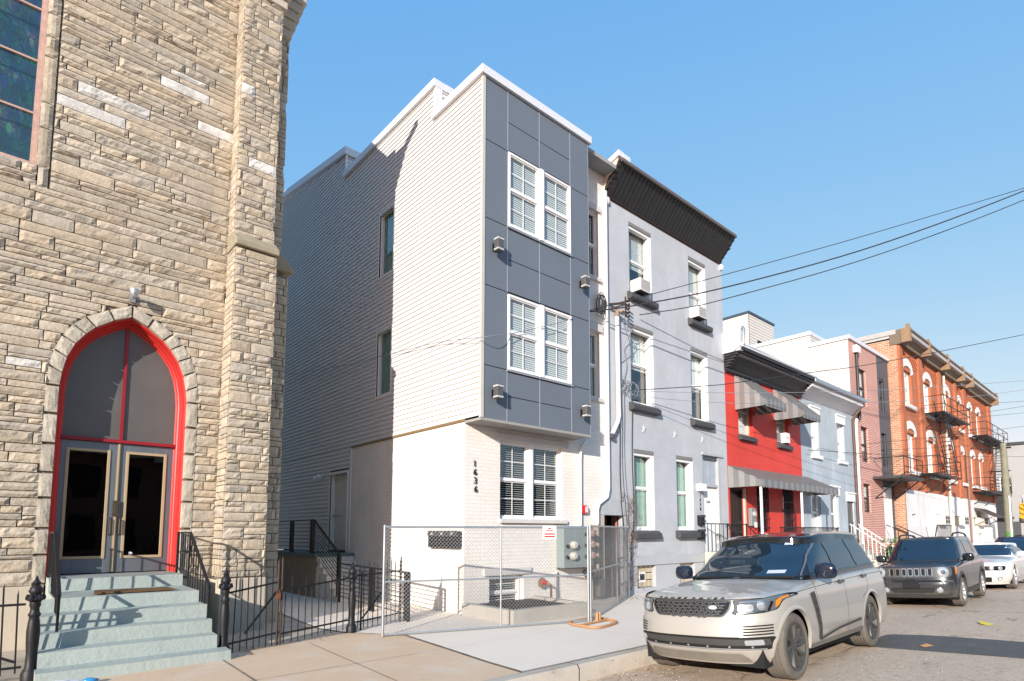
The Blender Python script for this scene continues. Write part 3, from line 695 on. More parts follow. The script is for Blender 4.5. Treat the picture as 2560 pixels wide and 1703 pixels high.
# steel stair and alley railings with flat horizontal bars
def barrail(label, pts, zt, n, posts, dz=.78):
    t = thing('steel_railing', label, 'railing', (*pts[0][:2],.1)); mb = MB()
    for (p, q) in zip(pts[:-1],pts[1:]):
        for k in range(1,n+1):
            o = -dz*k/n; mb.bar((p[0],p[1],p[2]+o),(q[0],q[1],q[2]+o),.012,.014)
    mb.build('bar', BLACKIRON, t); mb = MB()
    for (p, q) in zip(pts[:-1],pts[1:]): mb.bar(p,q,.05,.03)
    mb.build('top_rail', BLACKIRON, t); mb = MB()
    for x,y,z0,z1 in posts: mb.box(x-.025,x+.025,y-.025,y+.025,z0,z1)
    mb.build('post', BLACKIRON, t, sep=True)
barrail('black steel handrail climbing the side-door stair in the alley', [(6.05,17.6,2.05),(6.05,14.8,2.06),(6.05,13.2,1.20)], 2, 8, [(6.05,17.5,1.2,2.05),(6.05,16.35,1.2,2.05),(6.05,16.2,1.2,2.05),(6.05,14.8,1.15,2.06),(6.05,14.95,1.15,2.06),(6.05,13.2,.11,1.2),(6.05,13.3,.11,1.22)])
barrail('low black steel railing running along the alley walk beside the white wall', [(6.0,13.1,1.02),(5.87,11.2,1.0),(5.70,9.52,1.0)], 1, 8, [(5.87,11.2,.11,1.0),(5.87,11.32,.11,1.0),(5.70,9.52,.11,1.0),(5.72,9.66,.11,1.0)], dz=.75)
# ================================================================ new three-storey house
D = 9.595; FD_ = front(D); Xs = 7.0; SD = side(Xs); Yb = 9.07; FB = front(Yb)
WBRICK = brick('white_painted_brick', (.80,.75,.69), (.77,.72,.66), (.69,.64,.585), .205, .0775, .007, .42, .5, (.70,.63,.55))
a = N('vinyl_siding'); a.col(a.mix(a.noise(1.2,4), (.60,.575,.545), (.65,.62,.59))); a.bump(a.noise(40,3,.5,stretch=(.3,.3,4)), .06, .004); SIDING = a.set(.5, 0, .35)
SIDE2 = M('beige_siding', (.62,.575,.515), .55, 0, .06, 2)
SLATE = M('slate_panel', (.135,.155,.185), .48, 0, .09, .9, fine=.06)
TRIMB = M('beige_corner_trim', (.50,.48,.44), .5, 0, .08, 3)
STRIP = M('aluminium_joint', (.42,.43,.44), .4, .5, .05, 3)
GAPM = M('joint_black', (.02,.02,.025), .8, fine=0)
LINT = M('limestone_lintel', (.60,.575,.54), .8, 0, .12, 3, .35, 50, .25)
house = thing('row_house', 'tall new house with slate grey bay over white painted brick and pale side siding', 'house', (7,9.6,.1))
# ground floor brick
mb = MB()
wallholes(mb, FD_, Xs, 11.60, -.1, 4.03, [(7.93,9.83,2.02,3.72),(7.65,8.62,.13,.84),(11.3,11.6,-.1,2.17)], .16)
wallholes(mb, FD_, 10.2, 11.46, 4.03, 11.32, [(10.84,11.24,8.3,10.1),(10.84,11.24,5.13,6.85)], .14)
wallholes(mb, SD, D, 14.75, -.1, 4.0, [], 0)
mb.build('brick_wall', WBRICK, house, keep=True)
mb = MB(); mb.box(7.9,11.5,10.5,22,.0,11.1); mb.build('core', DARKROOM, house)
# lap siding on the flank: every course tilts out at its lower edge
EXPO = .1138
def lap(mb, fr, u0, u1, v0, v1, cuts=(), exp=EXPO, out=.022, top=None):
    v = v0; 
    while v < v1-1e-3:
        e = min(v+exp, v1); segs = [(u0,u1)]
        for c0,c1,c2,c3 in cuts:
            if v+exp*.5 > c2 and v+exp*.5 < c3:
                ns = []
                for p,q in segs:
                    if c0 > p: ns.append((p,min(q,c0)))
                    if c1 < q: ns.append((max(p,c1),q))
                segs = [x for x in ns if x[1]-x[0] > .01]
        for p,q in segs:
            if top:                      # roof line rising along u: clip the course where it passes the slope
                zt = lambda u: top[0]+(u-u0)*top[1]
                if zt(p) < e:
                    pp = u0+(e-top[0])/top[1]
                    if pp >= q: continue
                    p = max(p,pp)
            mb.quad(fr(p,v,out),fr(q,v,out),fr(q,e,.0005),fr(p,e,.0005)); mb.quad(fr(p,v,out),fr(q,v,out),fr(q,v,-.002),fr(p,v,-.002))
        v = e
sd = MB(); SW = [(12.70,13.41,8.30,10.02),(12.70,13.41,5.16,6.84)]
lap(sd, SD, 9.10, 10.85, 4.06, 11.29, [])
lap(sd, SD, 10.85, 15.62, 4.06, 12.10, SW)
lap(sd, SD, 15.62, 22.5, 4.06, 12.8, []); lap(sd, SD, 15.62, 22.5, 12.8, 13.98, [], top=(12.8,.172))
lap(sd, SD, 14.75, 22.5, 1.2, 4.06, [(14.87,16.06,1.1,3.43)])
F85 = front(10.87); lap(sd, F85, Xs+.02, 11.4, 11.35, 12.1); F156 = front(15.64); lap(sd, F156, Xs+.02, 11.4, 12.15, 12.8)
sd.build('siding', SIDING, house, keep=True)
mb = MB()   # reveals of the side windows and door, wall under siding
for c in SW+[(14.93,16.0,1.25,3.36)]:
    dd = .14; n0 = .02
    for p, q in (((c[0],c[2]),(c[1],c[2])),((c[1],c[2]),(c[1],c[3])),((c[1],c[3]),(c[0],c[3])),((c[0],c[3]),(c[0],c[2]))):
        mb.quad(SD(p[0],p[1],n0),SD(q[0],q[1],n0),SD(q[0],q[1],-dd),SD(p[0],p[1],-dd))
for c in SW:
    w = .045; o = .026
    mb.fbox(SD,c[0]-w,c[0],c[2]-w,c[3]+w,-.01,o); mb.fbox(SD,c[1],c[1]+w,c[2]-w,c[3]+w,-.01,o); mb.fbox(SD,c[0],c[1],c[3],c[3]+w,-.01,o-.001); mb.fbox(SD,c[0],c[1],c[2]-w,c[2],-.01,o-.001)
mb.fbox(SD,14.86,14.93,1.2,3.43,-.01,.03); mb.fbox(SD,16.0,16.07,1.2,3.43,-.01,.03); mb.fbox(SD,14.93,16.0,3.36,3.43,-.01,.029)
mb.build('window_trim', WHITE, house, sep=True)
for c in SW: window(SD, c[0], c[1], c[2], c[3], .035, house, fw=.04, munt=False, split=False, blind=GREENCURT)
d = MB(); d.fbox(SD,14.94,15.99,1.25,3.35,-.18,-.14)
for u0,u1,v0,v1 in ((15.05,15.42,1.45,2.1),(15.52,15.88,1.45,2.1),(15.05,15.42,2.2,3.2),(15.52,15.88,2.2,3.2)):
    d.fbox(SD,u0,u1,v0,v1,-.14,-.132); d.fbox(SD,u0+.03,u1-.03,v0+.03,v1-.03,-.132,-.126)
dd = d.build('door', M('beige_steel_door', (.74,.71,.66), .45, var=.04), house, bevel=.004)
h = MB(); h.lathe([(.03,0),(.03,.012),(.012,.02),(.012,.05),(.03,.06),(.03,.09),(0,.10)], SD(15.88,2.2,-.132), 'X', 10); h.lathe([(.03,0),(.03,.02),(0,.022)], SD(15.88,2.36,-.132), 'X', 10)
for i in range(len(h.v)): x,y,z = h.v[i]; h.v[i] = (SD(0,0,-.132).x-(x-SD(0,0,-.132).x), y, z)
h.build('handle', GALV, dd, smooth=40)
mb = MB(); mb.fbox(SD,14.9,16.04,1.215,1.25,-.14,.04); mb.build('threshold', BLACKIRON, house)
# skirt flashing between siding and brick, corner trims
mb = MB(); mb.fbox(SD,9.60,14.76,4.005,4.055,-.01,.03); mb.build('flashing', M('brown_flashing', (.30,.20,.10), .5, .3, .3, 8), house)
mb = MB(); mb.fbox(SD,14.735,14.77,1.2,4.0,-.01,.018); mb.fbox(SD,10.84,10.94,11.3,12.1,-.02,.02); mb.fbox(SD,15.58,15.66,12.15,12.82,-.02,.02); mb.fbox(F85,Xs+.0,Xs+.16,11.35,12.1,-.02,.022); mb.build('corner_trim', WHITE, house, sep=True)
mb = MB(); mb.box(Xs-.02,Xs+.05,Yb-.02,Yb+.05,4.02,11.28); mb.build('corner_post', TRIMB, house)
# projecting bay
W3, W2 = (7.68,9.60,8.22,9.89), (7.68,9.60,5.11,6.73)
mb = MB(); wallholes(mb, FB, Xs+.01, 10.24, 4.02, 11.29, [W3,W2], .5, -.012); mb.build('bay', GAPM, house, keep=True)
cols = [(7.055,7.655),(7.68,8.59),(8.612,9.59),(9.615,10.245)]; pan = MB()
zA = [4.0,5.1,6.77,8.2,9.9,11.29]
for ci in (0,3):
    for z0,z1 in zip(zA[:-1],zA[1:]): pan.fbox(FB,cols[ci][0],cols[ci][1],z0+.009,z1-.009,-.012,.004)
for ci in (1,2):
    for z0,z1 in ((4.0,4.545),(4.545,5.06),(6.78,7.485),(7.485,8.17),(9.93,10.565),(10.565,11.29)): pan.fbox(FB,cols[ci][0],cols[ci][1],z0+.009,z1-.009,-.012,.004)
pan.build('cladding_panel', SLATE, house)
mb = MB()
for u,z0,z1 in ((7.667,4.0,5.08),(7.667,6.76,8.19),(7.667,9.9,11.29),(8.601,4.0,5.06),(8.601,6.78,8.17),(8.601,9.93,11.29),(9.602,4.0,5.08),(9.602,6.76,8.19),(9.602,9.9,11.29)): mb.fbox(FB,u-.011,u+.011,z0,z1,-.005,.012)
mb.fbox(FB,10.235,10.25,4.0,11.29,-.02,.008); mb.build('panel_trim', STRIP, house)
mb = MB(); mb.box(Xs-.015,10.26,Yb-.008,D,3.965,4.018); mb.build('bay_soffit', M('soffit_grey', (.33,.31,.29), .6), house)
mb = MB(); mb.box(10.242,10.252,Yb+.01,D,4.03,11.28); mb.build('bay_side', SLATE, house)
# copings
mb = MB()
mb.box(Xs-.08,10.33,Yb-.07,Yb+.30,11.285,11.47); mb.box(Xs-.085,Xs+.25,Yb+.30,10.93,11.284,11.469)
mb.box(Xs-.08,Xs+.26,10.84,15.66,12.085,12.27); mb.box(Xs+.26,11.5,10.83,11.1,12.085,12.271)
mb.hexa([(Xs-.08,15.55,12.79),(Xs+.26,15.55,12.79),(Xs+.26,22.6,14.0),(Xs-.08,22.6,14.0),(Xs-.08,15.55,13.02),(Xs+.26,15.55,13.02),(Xs+.26,22.6,14.23),(Xs-.08,22.6,14.23)])
mb.box(Xs+.26,11.5,15.55,15.8,12.80,13.02); mb.box(10.33,11.47,D-.06,D+.3,11.31,11.48)
mb.build('coping', CAP, house, bevel=.008)
mb = MB(); mb.box(7.05,11.45,9.15,10.9,11.2,11.3); mb.box(7.05,11.45,10.9,15.7,11.9,12.1); mb.box(7.05,11.45,15.7,22.4,12.0,12.8); mb.build('roof', M('roof_membrane', (.3,.3,.3), .8), house)
# windows
def pair(fr, w, d, blinds, sl=.040):
    u0,u1,v0,v1 = w; um = (u0+u1)/2; mu = MB(); mu.fbox(fr,um-.055,um+.055,v0,v1,-d-.06,-d+.028); m_ = None
    for (a_,b_), bl in zip(((u0,um-.055),(um+.055,u1)), blinds): wi = window(fr,a_,b_,v0,v1,d,house,blind=bl,fw=.045,sl=sl); m_ = m_ or wi
    mu.build('mullion', WHITE, m_)
pair(FB, W3, -.03, ('slats','slats')); pair(FB, W2, -.03, ('slats','slats')); pair(FD_, (7.93,9.83,2.03,3.72), .08, ('slats','slats'), .013)
mb = MB(); mb.fbox(FB,7.645,9.635,8.175,8.205,0,.045); mb.fbox(FB,7.645,9.635,5.068,5.098,0,.045); mb.build('window_sill', STRIP, house, sep=True)
window(FD_, 10.84,11.24,8.3,10.1,.09,house,fw=.04,munt=False,blind=None); window(FD_, 10.84,11.24,5.13,6.85,.09,house,fw=.04,munt=False,blind=GREENCURT)
mb = MB(); mb.fbox(FD_,10.78,11.30,10.1,10.25,-.02,.05); mb.fbox(FD_,10.78,11.30,6.86,7.08,-.02,.06); mb.fbox(FD_,10.78,11.30,8.2,8.3,-.02,.06); mb.fbox(FD_,10.78,11.30,5.03,5.13,-.02,.06)
mb.fbox(FD_,7.78,10.02,3.735,3.875,-.02,.035); mb.fbox(FD_,7.90,9.93,1.94,2.025,-.1,.075); mb.fbox(FD_,7.49,8.80,.84,.985,-.02,.05)
mb.build('lintel', LINT, house, bevel=.006, sep=True)
window(FD_, 7.66,8.60,.13,.84,.13,house,blind='slats',split=True,fw=.04,half=.45,sl=.013)
# service riser pipes on the white wall
mb = MB(); mb.tube([FD_(10.60,4.0,.06),FD_(10.50,3.88,.06),FD_(10.42,3.74,.06),FD_(10.40,3.5,.06),FD_(10.39,1.9,.06)], .032, 8); tag(mb.build('conduit_pipe', WHITE, smooth=50), 'white painted pipe bending out from under the grey bay down to the meter cabinet', 'pipe')
# address numerals
t = thing('house_number', 'dark upright numerals 1636 on white brick by the corner', 'house number', (7.24,9.59,2.5))
for k, ch in enumerate('1636'):
    mb = MB(); add_text(mb, ch, .19, lambda v, k=k: FD_(7.235+v.x+.01*k, 3.15-.176*k+v.y, .022+v.z), .008); mb.build('digit', BLACKIRON, t)
# wall lamps on the bay
ZL = (('above, near the corner post', 7.31,7.63), ('above, on the edge by the blue house', 9.95,7.62), ('below, near the corner post', 7.31,4.555), ('below, on the edge by the blue house', 9.95,4.53))
proto = None
for nm, x, z in ZL:
    if proto is None:
        t = thing('wall_lamp', '', 'wall lamp', (x,Yb,z), group='box shaped up-and-down lamps on the grey bay'); F0 = front(Yb)
        mb = MB(); mb.fbox(F0,x-.05,x+.05,z-.10,z+.06,.003,.022); mb.fbox(F0,x-.02,x+.02,z-.04,z+.02,.022,.09); mb.build('bracket', BLACKIRON, t)
        mb = MB(); mb.fbox(F0,x-.075,x+.075,z-.15,z+.15,.09,.225); mb.build('housing', M('graphite_lamp', (.14,.135,.13), .45, .5, .1, 5), t, bevel=.008)
        mb = MB(); mb.fbox(F0,x-.078,x+.078,z+.095,z+.125,.087,.228); mb.fbox(F0,x-.078,x+.078,z-.125,z-.095,.087,.228); mb.build('lens', M('lamp_lens', (.5,.5,.48), .25), t, sep=True)
        proto = t
    else:
        t = copy_tree(proto); t.location = (x,Yb,z)
    t['label'] = 'dark box lamp on grey bay '+nm
# alley landing and stair
st = thing('side_stair', 'brick stair and stone landing with green edge at the side door in the alley', 'stairs', (6.5,14,.1))
mb = MB(); mb.box(6.0,6.99,14.5,18.5,.0,1.12); mb.build('landing_wall', M('tan_landing_stone', (.33,.26,.19), .9, 0, .2, 3, .4, 40), st)
mb = MB(); mb.box(5.96,6.995,14.42,18.5,1.121,1.20); mb.build('landing_slab', M('green_slab_edge', (.13,.17,.165), .6, 0, .15, 4), st)
mb = MB(); mb.box(6.02,6.99,14.44,14.5,0.9,1.12)
for k in range(6): mb.box(6.02,6.99,14.5-.215*(k+1),14.5-.215*k,.0,1.0-.16*k)
mb.build('steps', WBRICK, st)
mb = MB()
for k in range(6): mb.box(6.0,6.99,14.5-.215*(k+1)-.02,14.5-.215*k,1.0-.16*k,1.035-.16*k)
mb.build('tread', LINT, st)
# security light, mailboxes, cabinet, alarm, sign, well, standpipe
t = thing('security_light', 'white twin-head security light on the shaded siding beside the side door', 'light', (7,16.6,3.3))
mb = MB(); mb.lathe([(.0,.0),(.07,.0),(.07,.03),(0,.035)], SD(16.6,3.36,.05), 'X', 12); mb.build('base', WHITE, t)
for dy, dz in ((-.11,-.02),(.10,-.05)):
    mb = MB(); mb.lathe([(.0,-.10),(.055,-.09),(.07,-.03),(.05,.04),(.02,.07),(0,.075)], SD(16.6+dy,3.36+dz,.14), 'X', 12); mb.build('lamp_head', WHITE, t, smooth=50)
t = thing('mailbox_bank', 'black wall mailboxes in a row on the white side wall behind the wire fence', 'mailboxes', (7,10.2,1.4), group='mailboxes')
for k in range(3):
    u = 9.66+.368*k; mb = MB(); mb.fbox(SD,u,u+.355,1.42,1.765,.0,.11); b_ = mb.build('mailbox', BLACKIRON, t, bevel=.006)
    mb = MB(); mb.fbox(SD,u+.01,u+.345,1.66,1.775,.108,.135); mb.build('lid', CHARCOAL, b_, bevel=.005)
    mb = MB(); add_text(mb, '#%d' % (k+1), .07, lambda v, u=u: SD(u+.18-v.x,1.715+v.y,.136+v.z), .002); mb.build('digit', WHITE, b_)
METER = M('meter_cabinet_grey', (.25,.30,.295), .5, .2, .08, 2); 
t = thing('meter_cabinet', 'large grey-green electric meter cabinet with round meters on the white wall', 'meter cabinet', (10,9.4,.9)); FC = front(9.345)
mb = MB(); mb.box(9.62,10.62,9.345,9.59,.93,1.86); mb.box(9.60,10.64,9.335,9.59,1.861,1.885); mb.fbox(FC,9.98,10.40,.98,1.83,0,.006); mb.build('cabinet', METER, t, bevel=.008)
mb = MB(); mb.hexa([(9.62,9.35,.90),(10.6,9.35,.90),(10.6,9.59,.90),(9.62,9.59,.90),(9.62,9.35,.928),(10.6,9.35,.928),(10.6,9.59,.928),(9.62,9.59,.928)]); mb.build('under_shade', RUST, t)  # brown strip added for the shadow under the cabinet, shade as colour
for x,z,m_ in ((9.895,1.45,'clear'),(9.885,1.20,'clear'),(10.52,1.72,'pink'),(10.52,1.46,'pink'),(10.52,1.20,'pink')):
    mb = MB(); mb.lathe([(.105,0),(.105,-.03),(.085,-.035),(.085,-.10),(.06,-.125),(0,-.13)], (x,9.343,z), 'Y', 18); b_ = mb.build('meter', M('meter_glass_'+m_, (.55,.52,.45) if m_ == 'clear' else (.52,.33,.28), .2, .1, .1, 6), t, smooth=40)
    mb = MB(); mb.lathe([(.108,0),(.112,-.012),(.108,-.032)], (x,9.343,z), 'Y', 18); mb.build('ring', GALV, b_)
    mb = MB(); mb.lathe([(.045,0),(.045,-.03),(0,-.032)], (x-.165,9.343,z-.03), 'Y', 12); mb.build('knob', BLACKIRON, t)
t = thing('fire_alarm', 'small red fire alarm strobe box on the white wall', 'alarm', (10.5,9.59,2.3))
mb = MB(); mb.fbox(FD_,10.42,10.62,2.19,2.39,0,.09); mb.build('housing', M('alarm_red', (.62,.02,.025), .4), t, bevel=.01); mb = MB(); mb.fbox(FD_,10.53,10.60,2.22,2.36,.091,.115); mb.build('strobe', M('strobe_lens', (.8,.6,.6), .2), t)
t = thing('window_well', 'low concrete curb with dark grating round the basement window', 'window well', (7.7,8.6,.1))
mb = MB(); z1 = .36
q0 = [(6.93,8.06),(8.72,7.93),(8.98,9.58),(8.80,9.58),(8.58,8.10),(7.06,8.20),(7.10,9.58),(6.95,9.58)]
for i in range(0,1): pass
def wallstrip(p, q, w, z0, z1):
    p = Vector((*p,0)); q = Vector((*q,0)); d = (q-p).normalized(); n = Vector((-d.y,d.x,0))*w; Z = Vector((0,0,1))
    mb.hexa([p+Z*z0,q+Z*z0,q+n+Z*z0,p+n+Z*z0,p+Z*z1,q+Z*z1,q+n+Z*z1,p+n+Z*z1])
wallstrip((6.86,7.92),(8.80,7.86),.16,.0,z1); wallstrip((8.80,8.02),(8.95,9.58),.15,.0,z1-.002); wallstrip((6.88,9.5),(6.87,8.09),.15,.0,z1-.004)
mb.build('curb', CONC, t, bevel=.015)
mb = MB()
for k in range(30): x = 7.04+k*.061; mb.box(x,x+.02,8.06,9.58,.27,.30)
for k in range(5): y = 8.15+k*.3; mb.box(7.0,8.85,y,y+.015,.272,.298)
mb.build('grating', BLACKIRON, t)
kind(MB().box(6.9,8.9,8.0,9.57,.118,.124).build('well_bottom', GAPM, t), 'thing')
t = thing('standpipe', 'rusty fire department pipe rising from the curb with a red round cap plate', 'standpipe', (9.2,9.3,.1))
mb = MB(); mb.tube([(9.16,9.30,.11),(9.16,9.30,.58),(9.14,9.36,.62),(9.10,9.58,.63)], .028, 8); mb.build('pipe', M('rust_pipe', (.36,.19,.10), .75, .2, .4, 14), t, smooth=50)
mb = MB(); mb.lathe([(.115,0),(.115,-.02),(.05,-.03)], (9.06,9.5,.63), 'Y', 16); mb.build('plate', M('brass_plate', (.45,.30,.22), .4, .5, .3, 9), t, smooth=40); mb = MB(); mb.lathe([(.05,-.0),(.055,-.07),(.03,-.08),(0,-.08)], (9.09,9.47,.63), 'Y', 12); mb.build('cap', RED, t, smooth=40)
tag(MB().tube([(9.56,9.53,.12),(9.56,9.53,.86)], .02, 8).build('vent_pipe', WHITE, smooth=50), 'thin white pipe standing against white brick beyond the red-capped standpipe', 'pipe')
t = thing('gas_meter', 'grey gas meter and pipes low on the wall beside the alley opening', 'gas meter', (10.9,9.4,.1))
mb = MB(); mb.box(10.82,11.06,9.33,9.55,.18,.62); mb.build('case', M('gas_grey', (.16,.17,.16), .5, .3, .2, 6), t, bevel=.04); mb = MB(); mb.tube([(10.75,9.45,.12),(10.75,9.45,.8),(10.88,9.45,.82),(10.88,9.45,.62)], .022, 8); mb.tube([(11.0,9.45,.62),(11.0,9.45,1.0),(11.1,9.5,1.9)], .022, 8); mb.lathe([(.0,-.12),(.12,-.12),(.12,-.0)], (10.6,9.55,.78), 'Y', 14); mb.build('pipe', BLACKIRON, t, smooth=50)
t = thing('downspout', 'white downspout between the white and the blue-grey wall kinking sideways near the ground', 'downspout', (11.4,9.55,1.8))
mb = MB(); mb.tube([FD_(11.44,10.75,.06),FD_(11.42,2.85,.06),FD_(11.36,2.62,.06),FD_(11.05,2.45,.06),FD_(10.99,2.30,.06),FD_(10.985,1.95,.06)], .055, 8); mb.build('pipe', WHITE, t, smooth=40); mb = MB(); mb.tube([FD_(10.985,1.96,.06),FD_(10.98,.7,.06)], .05, 8); mb.build('lower_pipe', M('weathered_cream_pipe', (.55,.45,.33), .7, 0, .25, 6), t, smooth=40)
# ================================================================ temporary chain-link panels
a = N('wire_mesh'); MESHW = M('mesh_wire', (.50,.50,.49), .4, .6, .1, 10)
def chain(label, a_, b_, zt, zm, mids, cell=.062, zb=.14, lapz=None, bottom=True):
    A, B = Vector((*a_,0)), Vector((*b_,0)); L = (B-A).length; d = (B-A).normalized(); nrm = Vector((-d.y,d.x,0)); t = thing('chain_link_fence', label, 'fence', (A.x,A.y,.1), group='temporary chain link fence panels')
    P = lambda u, z, n=0: A+d*u+nrm*n+Vector((0,0,z))
    mb = MB(); H = zt-zb; k = -int(H/cell)-1; seg = cell*1.0
    def strand(u0, dirn):
        # one zig wire clipped to the panel, woven slightly in and out
        pts = []; z = zb; n = int(H/(cell/2)); 
        for i in range(n+1):
            u = u0+dirn*(i*cell/2); z = zb+H*i/n
            if -.001 <= u <= L+.001: pts.append(P(u, z, .004*(1 if i % 2 else -1)*dirn))
            elif pts: break
        if len(pts) > 1: mb.tube(pts, .0026, 3, caps=False)
    u = -H
    while u < L: strand(u, 1); u += cell
    u = 0
    while u < L+H: strand(u, -1); u += cell
    mb.build('wire_mesh', MESHW, t)
    mb = MB(); mb.tube([P(0,zt),P(L,zt)], .019, 8); mb.tube([P(0,zm),P(L,zm)], .016, 8)
    if bottom: mb.tube([P(0,zb),P(L,zb)], .019, 8)
    mb.build('rail', GALV, t, smooth=50)
    mb = MB()
    for u, z0, z1, r in [(0,.115,zt+.03,.023),(L,.115,zt+.03,.023)]+[(m,zb,zt,.016) for m in mids]: mb.tube([P(u,z0),P(u,z1)], r, 8)
    mb.build('post', GALV, t, smooth=50, sep=True)
    return t, P
t1, P1c = chain('chain link fence panel in front of the basement window well', (4.60,8.44), (8.13,7.285), 1.83, .96, [1.99])
tw = MB(); 
for k in range(60):
    u = .03+k*.06; tw.tube([P1c(u,1.80,.0),P1c(u+.02,1.855,.022),P1c(u+.04,1.83,-.02)], .0022, 3)
tw.build('twist_tie', GALV, t1)
t2, P2c = chain('chain link fence panel with double uprights across the alley opening', (8.21,7.30), (11.81,9.23), 1.86, 1.02, [2.55,2.95,3.45])
t = thing('barrier_stand', 'rusty orange tube base lying on the pavement under the fence joint', 'barrier stand', (8.1,7.1,.12))
ORANGE = M('rusty_orange_tube', (.52,.26,.12), .55, .1, .3, 9, .2, 50)
c = [(7.56,6.72),(7.70,6.62),(8.20,6.74),(8.40,6.88),(8.50,7.34),(8.40,7.44),(8.0,7.42),(7.62,7.28)]
pts = smoothline([(x,y,.142) for x,y in c]+[(c[0][0],c[0][1],.142)], 4)
MB().tube(pts[:-1], .022, 8, closed=True).build('tube', ORANGE, t, smooth=60)
MB().tube([(8.45,7.12,.142),(7.6,7.0,.142)], .02, 8).build('crossbar', ORANGE, t, smooth=60)
mb = MB(); mb.tube([(8.13,7.08,.14),(8.13,7.08,.30)], .028, 8); mb.tube([(8.22,7.10,.14),(8.22,7.10,.30)], .028, 8); mb.build('socket', ORANGE, t, smooth=60)
t = thing('warning_sign', 'small white and red notice wired to the chain link fence', 'sign', (7.3,7.7,1.7)); u0 = 2.78
mb = MB(); mb.hexa([P1c(u0,1.62,-.02),P1c(u0+.27,1.62,-.02),P1c(u0+.27,1.62,-.024),P1c(u0,1.62,-.024),P1c(u0,1.86,-.02),P1c(u0+.27,1.86,-.02),P1c(u0+.27,1.86,-.024),P1c(u0,1.86,-.024)]); mb.build('board', WHITE, t)
mb = MB()
for z0,z1,a0,a1 in ((1.70,1.725,.03,.24),(1.655,1.68,.03,.24),(1.80,1.82,.10,.17),(1.77,1.785,.06,.21)): mb.hexa([P1c(u0+a0,z0,-.0245),P1c(u0+a1,z0,-.0245),P1c(u0+a1,z0,-.0255),P1c(u0+a0,z0,-.0255),P1c(u0+a0,z1,-.0245),P1c(u0+a1,z1,-.0245),P1c(u0+a1,z1,-.0255),P1c(u0+a0,z1,-.0255)])
mb.build('lettering', RED, t)
# ================================================================ blue-grey brick house
BBRICK = brick('blue_painted_brick', (.455,.47,.49), (.44,.455,.475), (.41,.425,.445), .205, .0775, .006, .3, .6, (.50,.52,.55))
BSMOOTH = M('blue_smooth_base', (.41,.42,.435), .7, 0, .10, 1.5, .25, 25)
SILLG = M('dark_grey_sill', (.065,.065,.068), .6, 0, .2, 5, .3, 40)
SOFF = M('grey_lintel_board', (.20,.195,.19), .7, 0, .1, 4)
SIDECREAM = M('cream_side_panel', (.72,.60,.45), .7, 0, .08, 2)
XB0, XB1 = 11.46, 17.5
blue = thing('row_house', 'three-storey blue-grey painted brick house with black slatted cornice and barn stars', 'house', (14,9.6,.1))
WB = [(12.50,13.54,8.33,10.35),(15.48,16.47,8.33,10.34),(12.50,13.56,5.25,7.44),(15.48,16.46,5.19,7.42),(12.57,13.48,1.80,3.98),(14.57,15.45,1.81,3.98)]
DOORW = (15.98,17.08,1.18,4.2)
mb = MB(); wallholes(mb, FD_, 11.60, XB1, 1.1, 4.03, [WB[4],WB[5],(15.98,17.08,1.1,4.2),(11.6,12.1,1.1,2.17)], .17); wallholes(mb, FD_, XB0, XB1, 4.03, 10.72, WB[:4]+[(15.98,17.08,4.03,4.2)], .17); mb.quad((XB1,D,0),(XB1,20,0),(XB1,20,10.72),(XB1,D,10.72)); mb.build('brick_wall', BBRICK, blue, keep=True)
mb = MB(); BW = [(12.64,13.46,.26,.84),(14.65,15.42,.26,.84),(11.6,12.1,-.1,.86)]; wallholes(mb, FD_, 11.6, XB1, -.2, .86, BW, .16, .012); mb.fbox(FD_,12.12,XB1,.86,1.10,-.02,.05); wallholes(mb, FD_, 11.6, 12.12, .86, 1.1, [(11.6,12.1,.86,1.1)], .16); mb.build('base_course', BSMOOTH, blue, keep=True)
MB().box(11.6,17.45,10.6,20,.0,10.6).build('core', DARKROOM, blue)
for i, w in enumerate(WB):
    window(FD_, *w, .15, blue, fw=.055, munt=False, blind=('slats','slats',CURTAIN,CURTAIN,GREENCURT,GREENCURT)[i], half=(.5,.45,.52,.48,.52,.50)[i], drop=(.75,.4,.95,.9,0,0)[i])
mb = MB()
for u0,u1,v0,v1 in WB:
    e = min(.09, .02+.07); mb.fbox(FD_,u0-.002,u0+.06,v0,v1-.16,-.14,.006) if False else None
    mb.fbox(FD_,u1-.10,u1,v0,v1-.17,-.145,-.02); mb.fbox(FD_,u0,u0+.04,v0,v1-.17,-.145,-.02); mb.fbox(FD_,u0,u1,v1-.17,v1-.10,-.145,-.025)
mb.build('casing', WHITE, blue, sep=True)
mb = MB()
for u0,u1,v0,v1 in WB: mb.fbox(FD_,u0,u1,v1-.10,v1-.002,-.16,.004)
mb.build('lintel', SOFF, blue, sep=True)
mb = MB()
for u0,u1,v0,v1 in WB: mb.prism(Fr((u0-.10,D,0),(0,-1,0),(1,0,0)), [(-.14,v0-.02),(.06,v0-.02),(.17,v0-.10),(.17,v0-.21),(.14,v0-.24),(0,v0-.24),(-.14,v0-.24)], 0, u1-u0+.20)
mb.build('sill', SILLG, blue, sep=True, bevel=.006)
